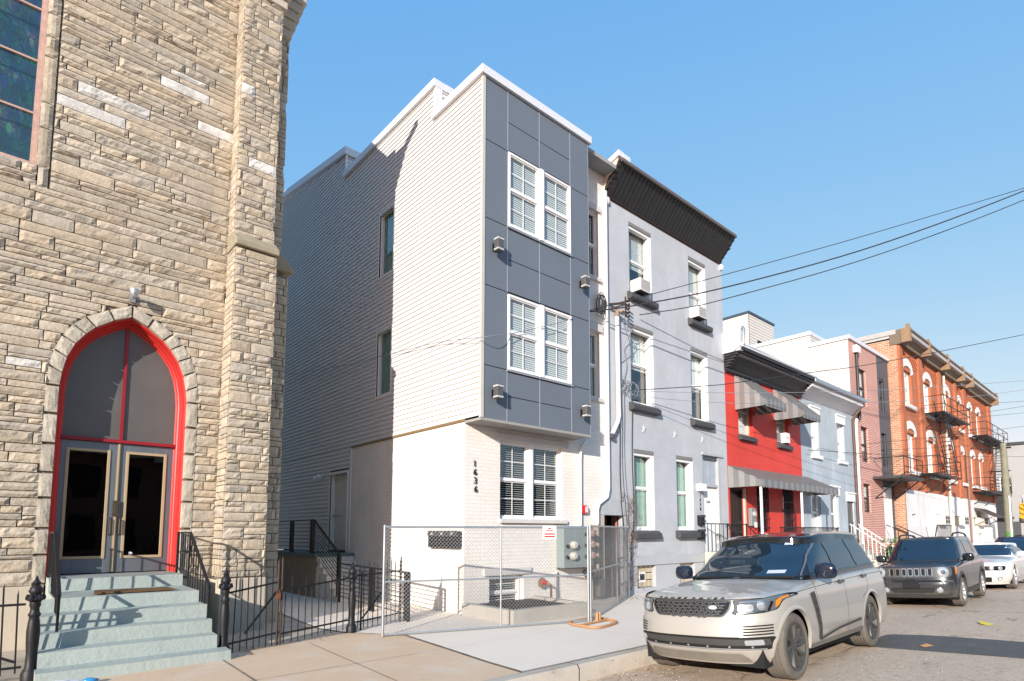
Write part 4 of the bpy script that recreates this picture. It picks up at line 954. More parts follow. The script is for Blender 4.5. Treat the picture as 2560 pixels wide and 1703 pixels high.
# door with boarded transom
mb = MB(); mb.fbox(FD_,15.98,16.06,1.1,4.12,-.16,-.02); mb.fbox(FD_,16.93,17.08,1.1,4.12,-.16,.0); mb.fbox(FD_,16.06,16.93,3.15,3.23,-.16,-.03); mb.fbox(FD_,15.95,17.2,4.12,4.2,-.16,.05); mb.build('door_case', BSMOOTH, blue, bevel=.005)
mb = MB(); mb.fbox(FD_,16.06,16.93,3.23,4.12,-.15,-.10); mb.fbox(FD_,16.47,16.49,3.23,4.12,-.10,-.09); mb.build('transom_board', M('transom_grey_blue', (.36,.40,.45), .6), blue)
d = MB(); d.fbox(FD_,16.06,16.93,1.15,3.15,-.16,-.115)
for u0,u1,v0,v1 in ((16.14,16.44,1.35,1.9),(16.55,16.85,1.35,1.9),(16.14,16.44,2.05,2.95),(16.55,16.85,2.05,2.95)): d.fbox(FD_,u0,u1,v0,v1,-.115,-.108)
dd = d.build('door', WHITE, blue, bevel=.004); mb = MB(); add_text(mb,'1638',.11,lambda v: FD_(16.45+v.x,2.68+v.y,-.105+v.z),.003); mb.build('digit', BLACKIRON, dd)
for w in BW[:2]:
    m = MB(); u0,u1,v0,v1 = w
    for i in range(4):
        for j in range(3):
            a0 = u0+(u1-u0)*i/4; c0 = v0+(v1-v0)*j/3; m.fbox(FD_,a0+.01,a0+(u1-u0)/4-.01,c0+.01,c0+(v1-v0)/3-.01,-.15,-.10)
    b_ = m.build('glass_block_window', M('glass_block', (.50,.42,.30), .15, 0, .35, 8), blue, bevel=.01)
    m = MB(); m.fbox(FD_,u0+.2,u1-.35,v0+.14,v0+.42,-.10,-.085); m.build('vent', WHITE, b_); m = MB(); m.fbox(FD_,u0+.235,u1-.385,v0+.2,v0+.36,-.085,-.08); m.build('louvre', DARKROOM, b_)
# black slatted cornice with scalloped ends
CORN = M('black_cornice_board', (.032,.032,.034), .45, 0, .25, 5, .1, 60)
mb = MB(); y0,z0_,y1,z1_ = 9.58,10.70,9.03,11.42; n = 36; xs = [11.60+(17.38-11.60)*i/n for i in range(n+1)]
for i in range(n):
    w = .010+.006*random.random(); dd_ = random.uniform(-.006,.006)
    mb.hexa([(xs[i]+w,y0+dd_,z0_),(xs[i+1]-w,y0+dd_,z0_),(xs[i+1]-w,y0+.03,z0_-.0),(xs[i]+w,y0+.03,z0_),(xs[i]+w,y1+dd_,z1_),(xs[i+1]-w,y1+dd_,z1_),(xs[i+1]-w,y1+.04,z1_),(xs[i]+w,y1+.04,z1_)])
co = mb.build('cornice', CORN, blue)
mb = MB(); mb.hexa([(11.58,9.60,10.68),(17.4,9.60,10.68),(17.4,9.7,10.68),(11.58,9.7,10.68),(11.58,9.05,11.43),(17.4,9.05,11.43),(17.4,9.7,11.43),(11.58,9.7,11.43)]); mb.box(11.56,17.42,9.545,9.60,10.655,10.70); mb.build('backing', M('cornice_backing', (.03,.012,.010), .8), co)
mb = MB(); mb.box(11.5,17.46,8.985,9.7,11.43,11.475); mb.box(11.5,17.46,8.975,9.03,11.38,11.43); mb.build('flashing', M('brown_metal_edge', (.17,.13,.11), .5, .3, .2, 8), co)
for xa, xb in ((11.48,11.60),(17.38,17.50)):
    mb = MB(); prof = [(9.60,10.66)]
    k = 15; 
    for i in range(k):
        f = i/(k-1); yy = 9.585-.10*f-.46*max(0,(f-.18)/.82)**.9; zz = 10.66+.77*f
        if .5 < f < .62: yy -= .05
        o = .014 if i % 2 else -.012; prof.append((yy+o, zz))
    prof += [(9.0,11.43),(9.60,11.43)]
    mb.prism(Fr((xa,0,0),(0,1,0),(1,0,0)), prof, 0, xb-xa); mb.build('bracket', CORN, co)
    mb = MB(); mb.prism(Fr((xa,0,0),(0,1,0),(1,0,0)), [(9.60,10.45),(9.53,10.47),(9.50,10.56),(9.52,10.64),(9.60,10.65)], 0, xb-xa); mb.build('drop', WHITE, co)
mb = MB(); mb.prism(Fr((11.455,0,0),(0,1,0),(1,0,0)), [(9.60,10.45),(9.56,10.9),(9.42,11.14),(9.22,11.22),(9.06,11.5),(9.06,11.52),(9.60,11.45)], 0, .022); mb.build('side_panel', SIDECREAM, blue)
mb = MB(); mb.hexa([(11.40,9.02,11.50),(11.60,9.02,11.50),(11.60,9.65,11.35),(11.40,9.65,11.35),(11.40,9.02,11.66),(11.60,9.02,11.66),(11.60,9.65,11.48),(11.40,9.65,11.48)]); mb.box(11.60,11.9,9.02,9.3,11.48,11.64); mb.build('end_coping', CAP, blue, bevel=.006)
mb = MB(); mb.box(11.6,17.4,9.4,20,11.2,11.42); mb.build('roof', M('tar_roof', (.08,.08,.08), .9), blue)
# alley passage at the foot of the wall
BARE = brick('bare_red_brick', (.42,.15,.09), (.33,.11,.07), (.30,.24,.2), .205, .0775, .01, .6, .9, (.5,.42,.36))
mb = MB(); mb.quad((11.3,9.8,0),(11.3,14,0),(11.3,14,2.17),(11.3,9.8,2.17)); mb.quad((12.1,9.8,0),(12.1,14,0),(12.1,14,2.17),(12.1,9.8,2.17)); mb.quad((11.3,14,0),(12.1,14,0),(12.1,14,2.17),(11.3,14,2.17)); mb.quad((11.3,9.7,2.171),(12.1,9.7,2.171),(12.1,14,2.171),(11.3,14,2.171)); mb.build('passage', BARE, blue, keep=True)
mb = MB(); mb.fbox(FD_,11.14,12.12,2.172,2.60,-.02,.035); mb.build('passage_lintel', M('weathered_concrete_blue', (.40,.42,.44), .85, 0, .2, 5, .4, 40, .2), blue, bevel=.01)
mb = MB(); mb.fbox(FD_,11.02,11.30,.0,2.17,-.02,.03); mb.build('passage_jamb', M('stained_render', (.45,.40,.33), .9, 0, .3, 5, .4, 40, .3), blue); mb = MB(); mb.fbox(FD_,12.08,12.40,.0,.86,.013,.045); mb.build('passage_jamb', BSMOOTH, blue)
# window air conditioners
for (u, v, n), lab in (((12.92,8.36,.0),'boxy white window air conditioner jutting over the upper dark sill beside the white house'),((15.85,8.36,0.0),'boxy white window air conditioner on the upper dark sill nearer the red house')):
    t = thing('air_conditioner', lab, 'air conditioner', (u,D,v), group='window air conditioners of the blue house')
    mb = MB(); mb.fbox(FD_,u-.24,u+.24,v+.01,v+.36,-.12,.24); b_ = mb.build('case', M('ac_white', (.70,.69,.66), .5, var=.04), t, bevel=.015)
    mb = MB()
    for k in range(9): mb.fbox(FD_,u-.20,u+.20,v+.05+k*.033,v+.068+k*.033,.241,.247)
    mb.build('grille', M('ac_grille', (.42,.41,.38), .6), b_)
    mb = MB(); mb.fbox(FD_,u-.22,u+.22,v-.0,v+.012,-.1,.22); mb.build('tray', SILLG, b_)
proto = None
for u, v, lab in ((13.02,4.55,'below the cable loops'),(14.51,4.56,'in the middle of the three'),(16.0,4.57,'above the house door')):
    poly = [(u+(.14 if i % 2 == 0 else .055)*math.sin(math.pi*i/5), v+(.14 if i % 2 == 0 else .055)*math.cos(math.pi*i/5)) for i in range(10)]
    mb = MB(); c0 = FD_(u,v,.05); P = [FD_(a_,b_,.008) for a_,b_ in poly]; mb.add([c0]+P, [(0,1+i,1+(i+1)%10) for i in range(10)]); mb.add(P, [tuple(range(10))])
    tag(mb.build('barn_star', M('pale_star', (.58,.61,.65), .35, .3, .05, 5)), 'pale metal barn star on the blue brick '+lab, 'star', 'barn stars on the blue house')
# stoop, its railing, letter boxes and door lamp
t = thing('house_stoop', 'concrete stoop with thin black railing at the white door of the blue house', 'stoop', (16.5,9.2,.1))
mb = MB(); mb.box(15.9,17.15,8.75,9.54,.1,1.16); mb.box(15.9,17.15,8.45,8.75,.1,.85); mb.box(15.9,17.15,8.15,8.45,.1,.5); mb.build('steps', CONC, t, bevel=.01)
for x in (15.95,17.1):
    mb = MB(); mb.bar((x,9.5,2.0),(x,8.8,1.98),.03); mb.bar((x,8.8,1.98),(x,8.15,1.35),.03)
    for k in range(6): mb.bar((x,9.45-.13*k,2.0),(x,9.45-.13*k,1.16),.014)
    for k in range(5): mb.bar((x,8.68-.12*k,1.87-.115*k),(x,8.68-.12*k,1.0-.13*k),.014)
    mb.bar((x,8.8,2.0),(x,8.8,1.16),.03); cc = [(x,9.1+.08*math.cos(w)*(1-w/14),1.6+.12*math.sin(w)*(1-w/14)) for w in [i*.5 for i in range(24)]]; mb.tube(cc,.007,4); mb.build('railing', BLACKIRON, t)
t = thing('letter_boxes', 'two black letter boxes one above the other beside the white house door', 'mailboxes', (15.8,9.6,1.8))
for v in (1.95,1.52):
    mb = MB(); mb.fbox(FD_,15.62,15.88,v,v+.30,.0,.11); b_ = mb.build('mailbox', BLACKIRON, t, bevel=.01); mb = MB(); mb.fbox(FD_,15.61,15.89,v+.24,v+.31,.11,.13); mb.fbox(FD_,15.72,15.75,v+.1,v+.13,.11,.125); mb.build('lid', CHARCOAL, b_)
t = thing('door_lamp', 'white box lamp over dark hanging numerals beside the white house door', 'wall lamp', (15.75,9.6,3))
mb = MB(); mb.fbox(FD_,15.64,15.92,2.98,3.20,.0,.18); mb.build('housing', WHITE, t, bevel=.01); mb = MB(); add_text(mb,'1',.14,lambda v: FD_(15.80+v.x,2.86+v.y,.02+v.z),.006); add_text(mb,'6',.14,lambda v: FD_(15.80+v.x,2.72+v.y,.02+v.z),.006); add_text(mb,'3',.14,lambda v: FD_(15.80+v.x,2.58+v.y,.02+v.z),.006); add_text(mb,'8',.14,lambda v: FD_(15.80+v.x,2.44+v.y,.02+v.z),.006); mb.build('digit', BLACKIRON, t)
# white mast pipe with weatherhead, cables and coils
t = thing('service_mast', 'white electric service mast pipe with curved foot on the blue brick', 'pipe', (11.85,9.5,5))
MB().tube([FD_(11.84,7.42,.09),FD_(11.86,4.75,.09),FD_(11.80,4.58,.09),FD_(11.58,4.25,.09)], .058, 10).build('pipe', WHITE, t, smooth=50)
mb = MB(); mb.tube([FD_(11.84,7.42,.09),FD_(11.83,7.55,.12),FD_(11.84,7.58,.2),FD_(11.86,7.5,.26)], [.06,.07,.065,.05], 10); mb.build('weatherhead', M('mast_cap', (.30,.22,.17), .6), t, smooth=50); mb = MB(); mb.lathe([(.07,-.08),(.085,-.02),(.07,.03)], FD_(11.56,4.22,.09), 'Z', 10); mb.build('boot', SILLG, t)
CABLE = M('black_cable', (.025,.027,.032), .6, fine=0); GCABLE = M('grey_cable', (.22,.23,.26), .6, fine=0)
t = thing('insulator_bracket', 'rusty iron arm with a rack of dark insulators on the blue wall', 'bracket', (12,9.4,7.6))
mb = MB(); mb.bar(FD_(11.62,7.72,.03),FD_(12.02,7.80,.22),.05); mb.bar(FD_(11.64,7.6,.03),FD_(12.02,7.76,.22),.035); mb.bar(FD_(12.04,7.98,.22),FD_(12.04,7.42,.22),.03); mb.build('arm', RUST, t); mb = MB()
for k in range(5): mb.lathe([(.03,-.045),(.06,-.03),(.06,.0),(.03,.01)], FD_(12.12,7.9-.105*k,.24), 'Z', 10)
mb.build('insulator', M('dark_porcelain', (.05,.03,.025), .3), t, smooth=40)
def coil(c, r, n, lab, squash=1.35, seed=1, thick=.012, m=None):
    rr = random.Random(seed); mb = MB()
    for k in range(n):
        cx, cz, q, w0 = rr.uniform(-.05,.05), rr.uniform(-.06,.06), r*rr.uniform(.75,1.1), rr.uniform(-.3,.3); pts = []
        for i in range(22):
            w = 2*math.pi*i/22; x, z = math.cos(w)*q, math.sin(w)*q*squash; pts.append(FD_(c[0]+cx+x*math.cos(w0)-z*math.sin(w0), c[1]+cz+x*math.sin(w0)+z*math.cos(w0), .06+k*.014+.02*math.sin(3*w)))
        mb.tube(pts, thick/2, 5, closed=True)
    return tag(mb.build('cable_coil', m or CABLE, smooth=60), lab, 'cable coil')
coil((11.20,7.62), .13, 7, 'tangled coil of black cable on the white wall above the lower narrow window', 1.9, 3, .022)
coil((12.05,5.57), .14, 3, 'small loop of grey cable tied to the blue wall below the mast', 1.1, 5, .016, GCABLE); coil((12.52,5.57), .20, 3, 'larger loop of grey cable hanging at the edge of the middle window', 1.05, 8, .016, GCABLE)
def hang(pts, r, lab, m=CABLE, name='cable', cat='cable', group=None, k=6):
    return tag(MB().tube(smoothline(pts, k), r, 5).build(name, m, smooth=60), lab, cat, group)
gr = 'thin cables stapled down the blue wall'
for k, (x0, x1, z0, n0) in enumerate(((11.86,12.02,5.4,.05),(11.95,12.12,5.45,.06),(12.10,12.20,5.45,.05),(12.48,12.42,5.1,.05))):
    p = [FD_(x0+(x1-x0)*f+.03*math.sin(7*f+k), z0-(z0-1.5)*f, n0+.01*math.sin(9*f)) for f in [i/8 for i in range(9)]]; hang(p, .011, ('thick black cable dropping from the loops down to the vine','grey cable running beside the thick black drop','grey cable close beside the ground floor window','thin cable falling from the window sill corner')[k], (CABLE,GCABLE,GCABLE,CABLE)[k], group=gr, k=2)
p = [FD_(11.9,7.45,.2),FD_(12.05,7.0,.25),FD_(12.35,6.6,.1),FD_(11.95,6.2,.06),FD_(12.0,5.8,.06),FD_(12.4,5.75,.05),FD_(12.05,5.5,.05)]; hang(p, .010, 'loose grey cable looping from the mast head to the coils', GCABLE)
p = [FD_(12.0,7.4,.2),FD_(12.3,7.15,.2),FD_(12.1,6.7,.1),FD_(12.25,6.2,.06),FD_(12.1,5.75,.06)]; hang(p, .010, 'second loose grey cable sagging under the insulator arm', GCABLE)
# bare vine
rr = random.Random(4); mb = MB()
for k in range(46):
    x = rr.gauss(12.22,.13); z = rr.uniform(.15,1.6) if k < 30 else rr.uniform(1.6,2.6); pts = [FD_(x,z,.06)]
    a0 = rr.uniform(.6,2.5)
    for i in range(7): a0 += rr.uniform(-.7,.7); x += .09*math.cos(a0); z += .10*math.sin(a0)*(1 if z < 2.7 else -1); pts.append(FD_(min(max(x,11.85),12.95),max(z,.12),.05+.10*rr.random()))
    mb.tube(pts, [.008-.0009*i for i in range(8)], 4)
tag(mb.build('bare_vine', M('dry_vine', (.20,.13,.085), .9, 0, .4, 20)), 'leafless brown vine tangled up the blue wall by the alley passage', 'vine')
# ================================================================ red house
RBRICK = brick('red_painted_brick', (.66,.060,.042), (.62,.054,.038), (.57,.050,.036), .205, .0775, .006, .3, .55)
AWN = M('weathered_awning', (.30,.295,.285), .55, .3, .18, 4); AWND = M('dark_awning_stripe', (.21,.21,.205), .55, .3, .18, 4)
XR1 = 23.25
red = thing('row_house', 'two-storey bright red house with black dentil cornice between blue-painted houses', 'house', (20,9.6,.1))
WR = [(18.33,19.33,5.03,6.72),(21.18,22.18,5.03,6.72),(19.45,20.32,1.75,3.32),(21.45,22.35,1.75,3.32)]; DR = (17.62,18.46,1.2,3.2)
mb = MB(); wallholes(mb, FD_, XB1, XR1, -.2, 7.12, WR+[DR], .17); mb.quad((XR1,D,-.2),(XR1,20,-.2),(XR1,20,7.1),(XR1,D,7.1)); mb.build('brick_wall', RBRICK, red, keep=True)
MB().box(17.6,23.2,10.6,20,0,7).build('core', DARKROOM, red)
CRM = M('cream_casing', (.62,.56,.46), .5, var=.08)
for i, w in enumerate(WR): window(FD_, *w, .13, red, mat=(CRM,CRM,BLACKIRON,BLACKIRON)[i], fw=.07, munt=False, blind=(CURTAIN,CURTAIN,None,None)[i], half=.5)
mb = MB()
for u0,u1,v0,v1 in WR[:2]: mb.prism(Fr((u0-.06,D,0),(0,-1,0),(1,0,0)), [(-.1,v0),(.03,v0),(.14,v0-.08),(.14,v0-.19),(-.1,v0-.2)], 0, u1-u0+.12)
mb.build('sill', SILLG, red, sep=True)
mb = MB()
for u0,u1,v0,v1 in WR[2:]:
    for k in range(9): u = u0+(u1-u0)*(k+.5)/9; mb.fbox(FD_,u-.009,u+.009,v0,v1,.01,.028)
    for k in range(5): v = v0+(v1-v0)*(k+.5)/5; mb.fbox(FD_,u0,u1,v-.01,v+.01,.0285,.038)
mb.build('window_bars', BLACKIRON, red, sep=True)
mb = MB(); u0,u1,v0,v1 = DR
for k in range(8): u = u0+.05+(u1-u0-.1)*k/7; mb.fbox(FD_,u-.012,u+.012,v0,v1-.1,-.08,-.055)
mb.fbox(FD_,u0,u0+.06,v0,v1,-.1,-.03); mb.fbox(FD_,u1-.06,u1,v0,v1,-.1,-.03); mb.fbox(FD_,u0,u1,v1-.1,v1,-.1,-.031); mb.fbox(FD_,u0,u1,2.0,2.1,-.1,-.032); mb.fbox(FD_,u0,u1,1.7,1.78,-.1,-.032)
d = mb.build('security_door', BLACKIRON, red); MB().quad(FD_(u0,v0,-.15),FD_(u1,v0,-.15),FD_(u1,v1,-.15),FD_(u0,v1,-.15)).build('inner_door', M('brown_door', (.10,.05,.03), .5), d)
mb = MB(); mb.fbox(FD_,18.47,18.58,1.2,3.2,.0,.05); mb.build('door_post', CRM, red)
# cornice
mb = MB(); z0,z1 = 7.08,7.56
mb.hexa([(XB1+.02,9.56,z0+.06),(XR1+.05,9.56,z0+.06),(XR1+.05,9.7,z0+.06),(XB1+.02,9.7,z0+.06),(XB1+.02,9.14,z1),(XR1+.05,9.14,z1),(XR1+.05,9.7,z1),(XB1+.02,9.7,z1)])
mb.box(XB1+.02,XR1+.05,9.52,9.594,z0-.06,z0+.055); mb.box(XB1,XR1+.08,9.02,9.7,z1+.001,z1+.07); mb.box(XB1-.02,XR1+.1,8.94,9.7,z1+.071,z1+.15)
for k in range(48): x = XB1+.08+k*.12; mb.box(x,x+.06,9.49,9.52,z0-.03,z0+.03); mb.box(x,x+.05,9.09,9.14,z1-.06,z1-.001)
rc = mb.build('cornice', CORN, red)
mb = MB()
for x in (XB1+.0,XR1-.02):
    for k in range(6): mb.box(x-.02,x+.12,9.50-.08*k,9.60,z0+.0+.085*k,z0+.055+.085*k)
mb.build('bracket', CORN, rc, sep=True)
mb = MB(); mb.box(XB1-.04,XR1+.12,8.90,9.03,z1+.151,z1+.29); mb.build('gutter', WHITE, red, bevel=.02)
mb = MB(); mb.box(17.42,17.62,8.98,9.6,7.60,8.28); mb.build('party_parapet', CAP, red); mb = MB(); mb.tube([(17.56,8.93,7.75),(17.56,8.9,8.3),(17.6,8.95,8.38),(17.66,9.0,8.33)], .05, 8); mb.build('vent_pipe', GALV, red, smooth=50)
mb = MB(); mb.box(17.6,XR1,9.1,20,7.5,7.7); mb.build('roof', M('grey_roof', (.35,.35,.36), .8), red)
# sheet metal awnings
def awning(lab, x0, x1, zw, zf, proj, lip, group, nstripe, ribs=True):
    t = thing('awning', lab, 'awning', (x0,D,zf), group=group); yw, yf = D-.01, D-proj; k = nstripe
    for mi, mt in ((0,AWN),(1,AWND)):
        mb = MB()
        for i in range(k):
            if i % 2 != mi: continue
            a0, a1 = x0+(x1-x0)*i/k, x0+(x1-x0)*(i+1)/k; h = .022 if mi else .0
            mb.hexa([(a0,yw,zw+h-.012),(a1,yw,zw+h-.012),(a1,yf,zf+h-.012),(a0,yf,zf+h-.012),(a0,yw,zw+h),(a1,yw,zw+h),(a1,yf,zf+h),(a0,yf,zf+h)])
            n = 5; P = [(a0,zf+h),(a1,zf+h)]+[(a1-(a1-a0)*j/n, zf-lip-.05*math.sin(math.pi*j/n)) for j in range(n+1)]
            mb.prism(Fr((0,yf-.004,0),(1,0,0),(0,-1,0)), P, 0, .012)
        mb.build(('panel','stripe')[mi], mt, t)
    for xs_ in (x0,x1):
        n = 6
        for mi, mt in ((0,AWN),(1,AWND)):
            mb = MB()
            for i in range(n):
                if i % 2 != mi: continue
                f0, f1 = i/n, (i+1)/n; y0,y1_ = yw+(yf-yw)*f0, yw+(yf-yw)*f1; t0,t1_ = zw+(zf-zw)*f0, zw+(zf-zw)*f1; zb_ = zf-lip
                mb.hexa([(xs_-.006+.006*mi,y0,zb_),(xs_+.006+.006*mi,y0,zb_),(xs_+.006+.006*mi,y1_,zb_-.0),(xs_-.006+.006*mi,y1_,zb_),(xs_-.006+.006*mi,y0,t0),(xs_+.006+.006*mi,y0,t0),(xs_+.006+.006*mi,y1_,t1_),(xs_-.006+.006*mi,y1_,t1_)])
            mb.build('side_panel', mt, t)
    return t
awning('small striped metal awning over the upper red-house window next to the blue-grey house', 18.12, 19.62, 7.02, 6.05, 1.05, .22, 'striped metal awnings of the red house', 10)
awning('small striped metal awning over the upper red-house window next to the pale blue house', 20.98, 22.48, 7.02, 6.05, 1.05, .22, 'striped metal awnings of the red house', 10)
t = awning('long scalloped grey metal awning over the porch of the red house', 17.52, 23.7, 3.90, 3.38, 1.12, .20, 'striped metal awnings of the red house', 30)
mb = MB()
for x in (17.62,20.6,23.6): mb.box(x-.03,x+.03,8.52,8.58,.95,3.25)
mb.build('post', WHITE, t, sep=True)
t = thing('porch', 'raised concrete porch with black iron railing before the red house', 'porch', (20,9,.1))
mb = MB(); mb.box(17.6,23.7,8.45,9.594,.1,1.05); mb.build('deck', CONC, t); mb = MB(); mb.bar((18.7,8.48,1.90),(23.65,8.48,1.90),.035); mb.bar((18.7,8.48,1.2),(23.65,8.48,1.2),.02)
for k in range(60): x = 18.72+k*.083; mb.bar((x,8.48,1.90),(x,8.48,1.06),.013)
for k in range(9): cx = 18.95+k*.2; mb.tube([(cx+.07*math.cos(w),8.46,1.55+.1*math.sin(w)) for w in [i*.6 for i in range(11)]], .008, 4)
mb.build('railing', BLACKIRON, t)
mb = MB(); mb.box(17.7,18.55,7.6,8.449,.1,.75); mb.box(17.7,18.55,7.2,7.6,.1,.42); mb.build('steps', CONC, t)
t = thing('electric_meter', 'grey electric meter box on the red wall between door and barred window', 'meter', (18.95,9.6,2.1)); mb = MB(); mb.fbox(FD_,18.80,19.12,1.95,2.55,0,.12); mb.build('box', METER, t, bevel=.01); mb = MB(); mb.lathe([(.09,-.12),(.09,-.18),(0,-.19)], (18.96,9.6,2.35), 'Y', 14); mb.build('meter', M('meter_lens', (.5,.5,.48), .2), t); mb = MB(); mb.fbox(FD_,18.98,19.13,1.9,2.08,.121,.14); mb.build('label', WHITE, t)
t = thing('air_conditioner', 'small white air conditioner standing in the upper red-house window nearer the pale blue house', 'air conditioner', (21.9,9.5,5.1)); mb = MB(); mb.fbox(FD_,21.72,22.06,5.08,5.46,-.15,.10); mb.build('case', WHITE, t, bevel=.01); mb = MB(); mb.fbox(FD_,21.3,21.66,5.1,5.44,-.12,-.06); mb.build('panel', WHITE, t)
# ================================================================ pale blue house
PBRICK = brick('pale_blue_brick', (.40,.445,.48), (.385,.43,.465), (.36,.405,.44), .205, .0775, .006, .25, .6, (.5,.55,.6))
XP1 = 28.95
pale = thing('row_house', 'two-storey pale blue house with white cornice and white window heads', 'house', (26,9.6,.1))
WP = [(24.27,25.05,4.88,6.48),(27.07,27.85,4.88,6.50),(23.95,24.95,1.7,3.35),(25.98,26.85,1.7,3.3)]; DP = (27.85,28.65,1.25,3.1)
mb = MB(); wallholes(mb, FD_, XR1, XP1, -.2, 7.12, WP+[DP], .17); mb.quad((XP1,D,-.2),(XP1,20,-.2),(XP1,20,7),(XP1,D,7)); mb.build('brick_wall', PBRICK, pale, keep=True); MB().box(23.3,28.9,10.6,20,0,7).build('core', DARKROOM, pale)
for i, w in enumerate(WP): window(FD_, *w, .12, pale, fw=.07, munt=False, blind=CURTAIN if i < 3 else None)
mb = MB()
for u0,u1,v0,v1 in WP+[DP]: mb.fbox(FD_,u0-.10,u1+.10,v1+.0,v1+.34,-.02,.05); mb.fbox(FD_,u0-.12,u1+.12,v1+.34,v1+.41,-.02,.09)
mb.build('window_head', WHITE, pale, sep=True, bevel=.008)
mb = MB()
for u0,u1,v0,v1 in WP: mb.fbox(FD_,u0-.10,u1+.10,v0-.16,v0,-.1,.11)
mb.build('sill', WHITE, pale, sep=True, bevel=.008)
mb = MB(); u0,u1,v0,v1 = DP; mb.fbox(FD_,u0,u1,v0,v1,-.17,-.12); dd = mb.build('door', M('grey_door', (.25,.235,.21), .6), pale); mb = MB()
for k in range(6): u = u0+.06+(u1-u0-.12)*k/5; mb.fbox(FD_,u-.012,u+.012,v0,v1,-.07,-.05)
for v in (v0+.02,v0+.75,v0+.9,v1-.05): mb.fbox(FD_,u0,u1,v,v+.04,-.049,-.035)
mb.build('security_gate', M('grey_iron', (.18,.17,.16), .5, .4, .2, 9), dd)
mb = MB(); mb.hexa([(XR1+.03,9.57,7.10),(XP1,9.57,7.10),(XP1,9.7,7.10),(XR1+.03,9.7,7.10),(XR1+.03,9.12,7.42),(XP1,9.12,7.42),(XP1,9.7,7.42),(XR1+.03,9.7,7.42)]); mb.box(XR1+.03,XP1+.03,9.08,9.7,7.421,7.66); mb.build('cornice', M('white_cornice', (.66,.66,.66), .55, var=.07), pale, bevel=.006)
mb = MB(); mb.box(XR1,XP1+.1,8.93,9.08,7.60,7.74); mb.build('gutter', GALV, pale, bevel=.01)
mb = MB(); mb.box(XR1,XP1,9.1,20,7.5,7.68); mb.build('roof', M('grey_roof2', (.4,.4,.41), .8), pale)
t = thing('downspout', 'brown and white downspouts between the pale blue house and the new brick house', 'downspout', (28.9,9.5,3))
mb = MB(); mb.tube([(28.95,9.05,7.55),(28.85,9.3,7.2),(28.83,9.52,6.9),(28.86,9.52,1.0)], .055, 8); mb.build('pipe', M('brown_pipe', (.12,.075,.06), .5), t, smooth=50); mb = MB(); mb.tube([(29.35,9.5,6.9),(29.2,9.5,6.95),(29.15,9.5,6.7),(29.2,9.5,.6)], .06, 8); mb.build('pipe', WHITE, t, smooth=50)
t = thing('door_steps', 'concrete steps with pale iron railing at the pale blue house door', 'steps', (28.2,9,.1)); mb = MB()
for k in range(5): mb.box(27.75,28.8,9.59-.3*(k+1),9.59-.3*k,.1,1.22-.22*k)
mb.build('flight', CONC, t); mb = MB()
for x in (27.78,28.77):
    mb.bar((x,9.5,2.1),(x,8.1,1.1),.035)
    for k in range(9): y = 9.45-.16*k; mb.bar((x,y,2.06-.115*k),(x,y,1.15-.11*k),.016)
mb.build('railing', WHITE, t, sep=True)
# ================================================================ new brick house with side siding and roof house
NBRICK = brick('new_red_brick', (.50,.155,.105), (.42,.12,.085), (.62,.52,.46), .215, .085, .014, .5, .85)
DKSID = M('charcoal_siding', (.075,.085,.10), .5, var=.06)
XN0, XN1, XN2 = 28.98, 32.79, 34.55
nb = thing('row_house', 'three-storey new house of red brick with charcoal strip and beige side siding', 'house', (31,9.6,.1))
WN = [(30.05,31.12,7.80,9.59),(30.05,31.02,5.06,6.75),(30.0,30.98,2.66,4.01)]; WS = [(33.05,33.72,7.82,9.52),(33.0,33.68,5.05,6.82)]
mb = MB(); wallholes(mb, FD_, XN0, XN1, -.2, 10.72, WN, .15); mb.build('brick_wall', NBRICK, nb, keep=True)
mb = MB(); wallholes(mb, FD_, XN1, XN2, -.2, 10.72, WS+[(32.85,34.15,1.25,4.05)], .15, -.03); mb.build('strip_wall', DKSID, nb, keep=True)
mb = MB(); lap(mb, FD_, XN1+.02, XN2, 4.1, 10.7, WS, .19, .0); mb.build('siding', DKSID, nb, keep=True)
MB().box(29.2,34.5,10.6,22,0,10.6).build('core', DARKROOM, nb)
BLKF = M('black_frame', (.03,.03,.033), .45)
for w in WN: window(FD_, *w, .1, nb, mat=BLKF, fw=.06, munt=False, blind=CURTAIN, drop=.5)
for w in WS: window(FD_, *w, .09, nb, mat=BLKF, fw=.06, munt=False, blind=CURTAIN, drop=.6)
sn = MB(); SN = side(XN0); lap(sn, SN, 9.6, 11.28, 7.4, 10.75, exp=.16); lap(sn, SN, 11.28, 18, 7.4, 11.38, exp=.16); F113 = front(11.3); lap(sn, F113, XN0+.02, XN2, 10.8, 11.4, exp=.16); sn.build('side_siding', SIDE2, nb, keep=True)
mb = MB(); mb.box(XN0-.08,XN2,9.50,9.75,10.74,10.92); mb.box(XN0-.08,XN0+.25,9.75,11.35,10.741,10.919); mb.box(XN0-.08,XN0+.25,11.25,18,11.36,11.54); mb.box(XN0+.25,XN2,11.26,11.5,11.36,11.541); mb.build('coping', CAP, nb, bevel=.008)
mb = MB(); mb.box(XN0+.05,XN2,9.7,11.3,10.5,10.74); mb.box(XN0+.05,XN2,11.35,20,11.0,11.36); mb.build('roof', M('white_roof', (.5,.5,.5), .8), nb)
ph = MB(); SPH = side(XN0+.02); lap(ph, SPH, 14.42, 17.5, 11.3, 13.35, exp=.16); FPH = front(14.42); lap(ph, FPH, XN0+.04, 31.9, 11.3, 13.35, [(29.9,31.1,11.5,12.1)], exp=.16)
p_ = ph.build('roof_house', SIDE2, nb, keep=True); mb = MB(); mb.box(XN0-.04,31.96,14.36,17.6,13.351,13.47); mb.build('roof_edge', M('dark_blue_edge', (.045,.07,.10), .5), p_); window(FPH, 29.9,31.1,11.5,12.1,.02,p_,mat=BLKF,munt=False,split=False,blind=None)
